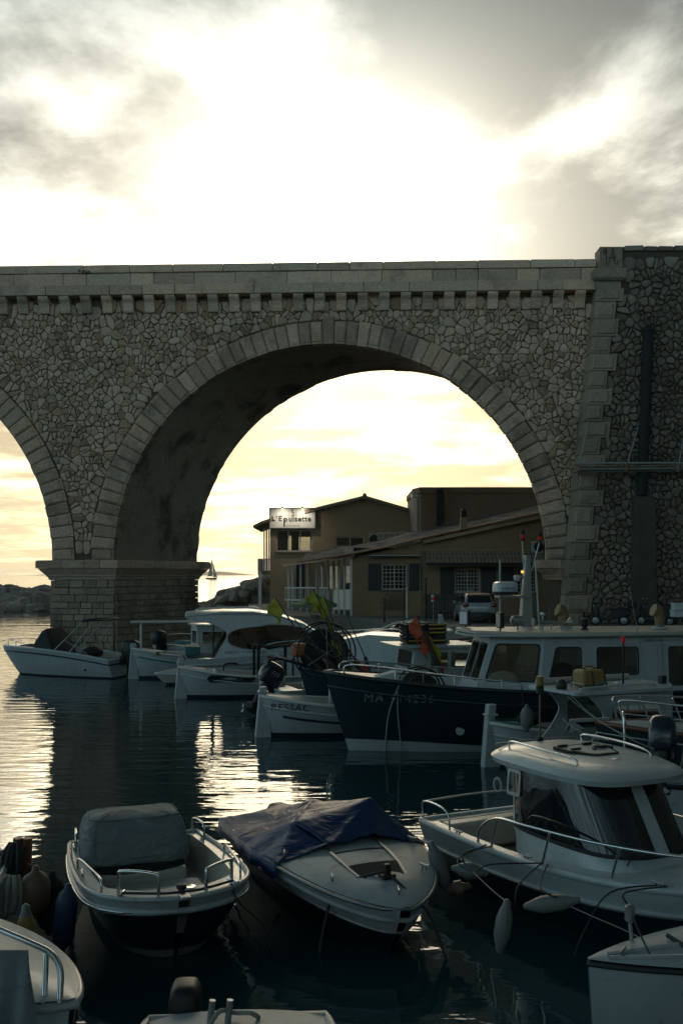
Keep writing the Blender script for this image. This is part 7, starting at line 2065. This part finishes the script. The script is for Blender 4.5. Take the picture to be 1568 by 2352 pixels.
# ---- bottom centre boat: only its stern quarter shows
p = Vector((px(555, 0, 7.0).x, 6.15, 0)); fU = Vector((.06, -1, 0)).normalized()
b21 = boat('rowing_boat', 'white boat stern just above the bottom edge with a rope on its cleat', 'boat', p.x, p.y, fU)
H21 = Hull(2.9, 1.72, .62, .60, .62, .22, .3, .5, .78, 2.0, .7, .4, .8, wl=.05)
H21.shell(b21, 'gelcoat_old', 'antifoul_dark'); H21.rub(b21, 'gelcoat_cream', .035, 0); H21.sidedeck(b21, 'gelcoat_old', .16, .9, lambda t: .15, .2, 'gelcoat_cream'); H21.decking(b21, 'gelcoat_old', 0, .165, 0, .05, .01)
for sd in (.03, -.1): MB().tube([(-1.25, sd - .1, .65), (-1.25, sd - .08, .84)], .025, 8).build('bollard', 'dull_metal', b21, smooth=50)
W21 = to_world(b21)
rope('tan rope knotted round the bollard at the bottom edge', [W21((-1.3, .16, .68)), W21((-1.22, .1, .75)), W21((-1.3, -.02, .72)), W21((-1.2, -.12, .78)), W21((-1.05, -.2, .72)), W21((-.7, -.3, .66))], .018, 'rope_pale')
outboard(b21, Vector((-1.48, -.42, .46)), .55, 'engine_black')
# ---- bottom left boat with rail and grey tarpaulin
fS = Vector((.82, -.57, 0)).normalized(); p = Vector((-1.95, 7.23, 0)) - fS * 1.8
b22 = boat('cuddy_boat', 'white cuddy boat in the bottom left corner with a steel rail and grey tarpaulin', 'boat', p.x, p.y, fS)
H22 = Hull(3.6, 1.5, .90, .90, .90, .3, .2, .45, .95, 2.2, .75, .35, .7, wl=.05)
H22.shell(b22, 'gelcoat', 'antifoul_dark'); H22.rub(b22, 'gelcoat', .04, -.03); H22.decking(b22, 'gelcoat', 0, 1, .0, .06, .02, 24, 'deck', 12)
L22 = local(b22)
rail(b22, [L22(px(-60, 2110, 7.6)), L22(px(0, 2135, 7.5)), L22(px(70, 2165, 7.4)), L22(px(118, 2190, 7.35)), L22(px(138, 2225, 7.3)), L22(px(139, 2270, 7.25)), L22(px(136, 2318, 7.2))], .024, 'bow_rail', n=6, feet=[(L22(px(106, 2190, 7.38)), L22(px(102, 2330, 7.2)))])
def tp(u, v):
    q = px(lerp(-80, 66 + 22 * v ** 1.3, u), lerp(2186, 2400, v) , lerp(7.2, 6.7, v)); q.z = q.z + .02 * math.sin(u * 26 + v * 3) * v + .01
    q.y -= .05 * math.sin(u * 21 + v * 4) * v; return L22(q)
MB().grid(tp, 40, 14).build('tarpaulin', 'grey_cover', b22, smooth=70, thick=.01)
# ---- boat at the left edge draped with ropes and fenders
fT = Vector((.50, -.866, 0)); p = Vector((px(15, 0, 10.8).x - 1.25, 11.5, 0))
b23 = boat('work_boat', 'work boat at the left edge hung with coiled ropes', 'boat', p.x, p.y, fT)
H23 = Hull(4.0, 1.7, .78, .74, .74, .3, .35, .5, .9, 2.8, .65, .4, .75, wl=.05)
H23.shell(b23, 'gelcoat_old', 'antifoul_dark'); H23.rub(b23, 'gelcoat_cream', .035, 0); H23.sidedeck(b23, 'gelcoat_old', .05, .9, lambda t: .18, .25, 'gelcoat_cream'); H23.decking(b23, 'gelcoat_old', .895, 1, 0, .03, .0)
L23 = local(b23)
for x in (40, 62):
    MB().tube([L23(px(x, 2010, 11.2)), L23(px(x + 2, 1925, 11.2))], .055, 10).build('mooring_post', 'varnish', b23, smooth=50)
rail(b23, [L23(px(-10, 1965, 11.3)), L23(px(30, 1950, 11.2)), L23(px(60, 1950, 11.1))], .03, 'post_rail', 'dark_wood')
rn = random.Random(8)
for g, (lab, cx, cy, w_, h_, n_, Y) in enumerate((('bundle of dark ropes hanging from the posts at the left edge', 30, 1935, 20, 100, 7, 11.0), ('thick pale coiled rope hanging at the left edge of the work boat', 22, 2010, 22, 90, 6, 10.5))):
    t = thing('coiled_rope', lab, 'rope')
    for k in range(n_):
        xo = lerp(-w_, w_, k / (n_ - 1)) + rn.uniform(-3, 3); d_ = rn.uniform(-.06, .06)
        P_ = [px(cx + xo * .5 + 6, cy, Y + d_), px(cx + xo, cy + h_ * .3, Y + d_ - .03), px(cx + xo * 1.1 - 3, cy + h_ * .8, Y + d_), px(cx + xo - 8, cy + h_ + rn.uniform(-8, 8), Y + d_ + .03), px(cx + xo - 16, cy + h_ * .8, Y + d_ + .06), px(cx + xo - 10, cy + h_ * .25, Y + d_ + .05)]
        MB().tube(curve_pts(P_, 6), .022 if g == 0 else .03, 8).build('strand', 'rope_dark' if g == 0 else 'rope_pale', t, smooth=60)
fender('brown stained fender with a pointed top hanging beside the left ropes', px(82, 2050, 10.6), .46, .155, 'fender_rust', (0, 0, 1), px(66, 1985, 10.7))
fender('white fender with a yellow top near the bottom left rail', px(60, 2142, 9.0), .40, .075, 'fender_white', (0, 0, 1), px(55, 2090, 9.0), band='jerry_yellow')
fender('black fender at the left side of the blunt open boat', px(117, 2075, 10.9), .60, .14, 'black_rubber', (.06, 0, 1), px(118, 2010, 11))
fender('dark blue fender against the bow of the blunt open boat', px(150, 2110, 10.3), .62, .115, 'fender_blue', (.1, 0, 1), px(160, 2045, 10.4))
MB_ = MB().tube(sag(px(70, 1990, 11), px(135, 2015, 11), .15), .016, 6); tag(MB_.build('mooring_rope', 'rope_dark'), 'slack line between the left posts and the open boat', 'rope')

# ================================================================ quay: car, scooters, boxes
cx, cy = px(1101, 0, 48.6).x, 48.6
car = thing('parked_car', 'silver hatchback with a dark red roof parked tail towards the harbour', 'car', (cx, cy, QZ), 0)
def sec(y, hw, z0, z1, k=3.2, n=28): return [Vector((hw * math.copysign(abs(math.cos(a)) ** (2 / k), math.cos(a)), y, (z0 + z1) / 2 + (z1 - z0) / 2 * math.copysign(abs(math.sin(a)) ** (2 / k), math.sin(a)))) for a in [2 * PI * i / n for i in range(n)]]
MB().loft([sec(.0, .70, .38, .95), sec(.05, .80, .30, 1.0), sec(.25, .86, .24, 1.02), sec(1.2, .88, .22, 1.02), sec(2.8, .88, .22, .98), sec(3.6, .84, .24, .92), sec(3.95, .7, .3, .8)]).build('body', 'car_paint', car, smooth=50)
MB().loft([sec(.12, .72, .85, 1.05, 4), sec(.30, .68, .85, 1.34, 4), sec(.60, .65, .85, 1.46, 4), sec(1.6, .66, .85, 1.48, 4), sec(2.3, .62, .85, 1.30, 4), sec(3.0, .6, .85, .98, 4)]).build('cabin', 'car_paint', car, smooth=40)
MB().loft([sec(.33, .60, 1.37, 1.44, 3), sec(.60, .63, 1.42, 1.485, 3), sec(1.6, .64, 1.44, 1.505, 3), sec(2.1, .6, 1.36, 1.42, 3)]).build('roof', 'car_red', car, smooth=50)
plate('rear_window', rpoly([(-.60, 1.04), (.60, 1.04), (.52, 1.36), (-.52, 1.36)], .06), [], .02, lambda x, y, z: Vector((x, .085 + (y - 1.02) * .62 - .015 + z, y)), 'smoke_glass', car)
for sd in (1, -1):
    MB().ball((sd * .66, .06, .90), .17, 16, 8, (1.1, .5, .75)).build('tail_light', 'car_red', car, smooth=50)
    MB().loft([[Vector((sd * .80, y, z)) for y, z in ((.5, 1.05), (.7, 1.36), (2.2, 1.3), (2.5, 1.03))], [Vector((sd * .70, y, z)) for y, z in ((.5, 1.07), (.7, 1.40), (2.2, 1.32), (2.5, 1.05))]]).build('side_window', 'smoke_glass', car)
    MB().box((sd * .96, 2.3, 1.0), (.16, .1, .14)).build('mirror', 'car_paint', car, bevel=.03)
    for yy in (.72, 3.15):
        w_ = MB().lathe((sd * .76, yy, .31), [(.12, -.1), (.30, -.1), (.32, -.05), (.32, .05), (.30, .1), (.12, .1)], 24, 'x').build('wheel', 'black_rubber', car, smooth=40)
        MB().lathe((sd * .87, yy, .31), [(.02, -.01), (.2, -.01), (.21, .01)], 20, 'x').build('rim', 'dull_metal', w_)
MB().loft([sec(-.03, .72, .26, .55, 4), sec(.1, .86, .22, .60, 4), sec(.4, .87, .22, .5, 4)]).build('bumper', 'black_plastic', car, smooth=50)
MB().box((0, -.02, .70), (.52, .03, .12)).build('number_plate', 'decal_grey', car)
lettering('ES 638 BZ', .10, 'decal_dark', car, lambda u, v: Vector((u, -.04, .70 + v)))
mb = MB()
for z in (.88, .94): mb.bar((-.09, -.005, z - .05), (0, -.012, z), .02, .02); mb.bar((0, -.012, z), (.09, -.005, z - .05), .02, .02)
mb.build('chevron_badge', 'dull_metal', car)
def scooter(label, x, y, rz, box=True):
    t = thing('motor_scooter', label, 'scooter', (x, y, QZ), rz, 'scooters parked along the wall')
    for xx in (-.62, .66):
        w_ = MB().tube([Vector((xx + .2 * math.cos(a), 0, .26 + .2 * math.sin(a))) for a in [2 * PI * k / 20 for k in range(20)]], .06, 8, closed=True).build('wheel', 'black_rubber', t, smooth=60)
        MB().lathe((xx, 0, .26), [(.03, -.05), (.15, -.03), (.15, .03), (.03, .05)], 14, 'y').build('rim', 'dull_metal', w_)
    MB().loft([[Vector((x_, sd * w2, z)) for sd, z in ((-1, z0), (1, z0), (1, z1), (-1, z1))] for x_, w2, z0, z1 in ((-.95, .08, .55, .72), (-.6, .16, .42, .76), (-.1, .17, .3, .74), (.15, .15, .26, .4), (.45, .15, .28, .45), (.6, .2, .4, .95), (.72, .14, .6, 1.05))]).build('body', 'engine_black', t, bevel=.05)
    MB().loft([[Vector((x_, sd * .14, z)) for sd, z in ((-1, z0), (1, z0), (1, z0 + .1), (-1, z0 + .1))] for x_, z0 in ((-.85, .76), (-.4, .74), (-.05, .72))]).build('seat', 'black_canvas', t, bevel=.04)
    MB().tube([(.66, 0, .26), (.56, 0, 1.0)], .03, 8).build('steering_column', 'dull_metal', t)
    MB().tube(curve_pts([(.42, -.34, 1.06), (.52, -.2, 1.02), (.56, 0, 1.0), (.52, .2, 1.02), (.42, .34, 1.06)], 4), .018, 8).build('handlebar', 'black_plastic', t)
    for sd in (1, -1):
        m_ = MB().tube([(.5, sd * .25, 1.04), (.52, sd * .33, 1.25)], .008, 6).build('mirror_stalk', 'black_plastic', t); MB().ball((.52, sd * .34, 1.28), .065, 12, 6, (.4, 1, .8)).build('mirror', 'stainless', m_, smooth=50)
    MB().ball((.72, 0, .92), .09, 12, 6, (.6, 1, 1)).build('headlight', 'grey_steel', t, smooth=50)
    if box: MB().box((-.98, 0, 1.0), (.42, .44, .34)).build('top_box', 'black_canvas', t, bevel=.1, seg=3)
scooter('dark scooter parked at the foot of the rubble wall near the corner stones', px(1400, 0, 46.6).x, 46.6, R(160))
scooter('dark scooter with a top box right of the concrete casing', px(1505, 0, 46.3).x, 46.3, R(150))
scooter('second dark scooter crowded behind the one with the top box', px(1545, 0, 47.0).x, 47.0, R(170), False)
for k, (x, y, lab) in enumerate(((1556, 1440, 'lower white polystyrene fish box on the quay at the right edge'), (1558, 1425, 'upper white polystyrene fish box on the quay at the right edge'))):
    q = px(x + 6, y, 44.2); bx = thing('fish_box', lab, 'box', (q.x, q.y, QZ + .5 + .32 * k + .01), 0, 'white fish boxes on the quay')
    MB().box((0, 0, .15), (.8, .5, .28)).build('tub', 'polystyrene', bx, bevel=.03); MB().box((0, 0, .30), (.84, .54, .04)).build('lid', 'polystyrene', bx, bevel=.01)
q = px(1562, 1440, 44.2); tb_ = thing('quay_table', 'low table under the white fish boxes on the quay', 'table', (q.x, q.y, QZ))
MB().box((0, 0, .46), (1.6, .7, .05)).build('top', 'dark_wood', tb_)
for sx in (-.7, .7):
    for sy in (-.28, .28): MB().box((sx, sy, .22), (.06, .06, .44)).build('leg', 'dark_wood', tb_)

# ================================================================ sailing yacht far out
sy_ = px(487, 1330, 900); yt = boat('sailing_yacht', 'distant sailing yacht heeling under two white sails on the bright sea', 'sailboat', sy_.x, 900, (.9, -.44, 0), None)
yt.rotation_euler.x = R(4)
HY_ = Hull(12, 3.6, 1.6, 1.3, 1.3, .8, 1.2, .42, .8, 2.2, .75, .4, .9); HY_.shell(yt, 'navy_hull', 'antifoul_dark'); HY_.decking(yt, 'gelcoat_old', 0, 1, .02, .1, 0)
MB().tube([(.8, 0, 1.4), (.8, 0, 18.6)], .1, 8).build('mast', 'dull_metal', yt)
material('sail', (.30, .27, .22), .8)
MB().grid(lambda u, v: Vector((.7 - 5.2 * u * (1 - v) ** .9, .5 * math.sin(PI * u) * (1 - v), 2.6 + 15.6 * v)), 8, 12).build('mainsail', 'sail', yt, smooth=60, thick=.03)
MB().grid(lambda u, v: Vector((lerp(5.8, .9, v) - 4.2 * u * (1 - v), .5 * math.sin(PI * u) * (1 - v), 1.8 + 15.0 * v)), 8, 12).build('jib', 'sail', yt, smooth=60, thick=.03)
MB().tube([(.7, 0, 2.5), (-4.6, 0, 2.4)], .08, 6).build('boom', 'dull_metal', yt)
# ================================================================ sea haze over everything
hm = bpy.data.materials.new('haze'); hm.use_nodes = True
ht = NT(hm.node_tree); ht.n.clear()
hv = ht.new('ShaderNodeVolumePrincipled'); hv.inputs['Color'].default_value = (1.0, .97, .92, 1); hv.inputs['Density'].default_value = 4e-5; hv.inputs['Anisotropy'].default_value = .75
ho = ht.new('ShaderNodeOutputMaterial'); ht.l.new(hv.outputs[0], ho.inputs['Volume'])
MAT['haze'] = hm
try: hm.cycles.homogeneous_volume = True
except Exception: pass
for k_ in ('Density Attribute', 'Color Attribute', 'Temperature Attribute'):
    if k_ in hv.inputs: hv.inputs[k_].default_value = ''
tag(MB().box((0, 13000, 34), (29000, 27200, 83)).build('haze', 'haze'), kind='stuff')
# ================================================================ set every empty at its thing's base
bpy.context.view_layer.update()
def meshes_under(o):
    for c in o.children:
        if c.type == 'MESH': yield c
        yield from meshes_under(c)
for o in list(COL.objects):
    if o.type == 'EMPTY' and o.parent is None and o.location.length < 1e-6:
        lo = Vector((1e9,) * 3); hi = Vector((-1e9,) * 3)
        for m in meshes_under(o):
            for c in m.bound_box:
                p = m.matrix_world @ Vector(c)
                lo = Vector(map(min, lo, p)); hi = Vector(map(max, hi, p))
        if lo.x > 1e8: continue
        base_ = Vector(((lo.x + hi.x) / 2, (lo.y + hi.y) / 2, lo.z))
        inv_ = o.rotation_euler.to_matrix().inverted() @ base_
        o.location = base_
        for c in o.children: c.location = c.location - inv_
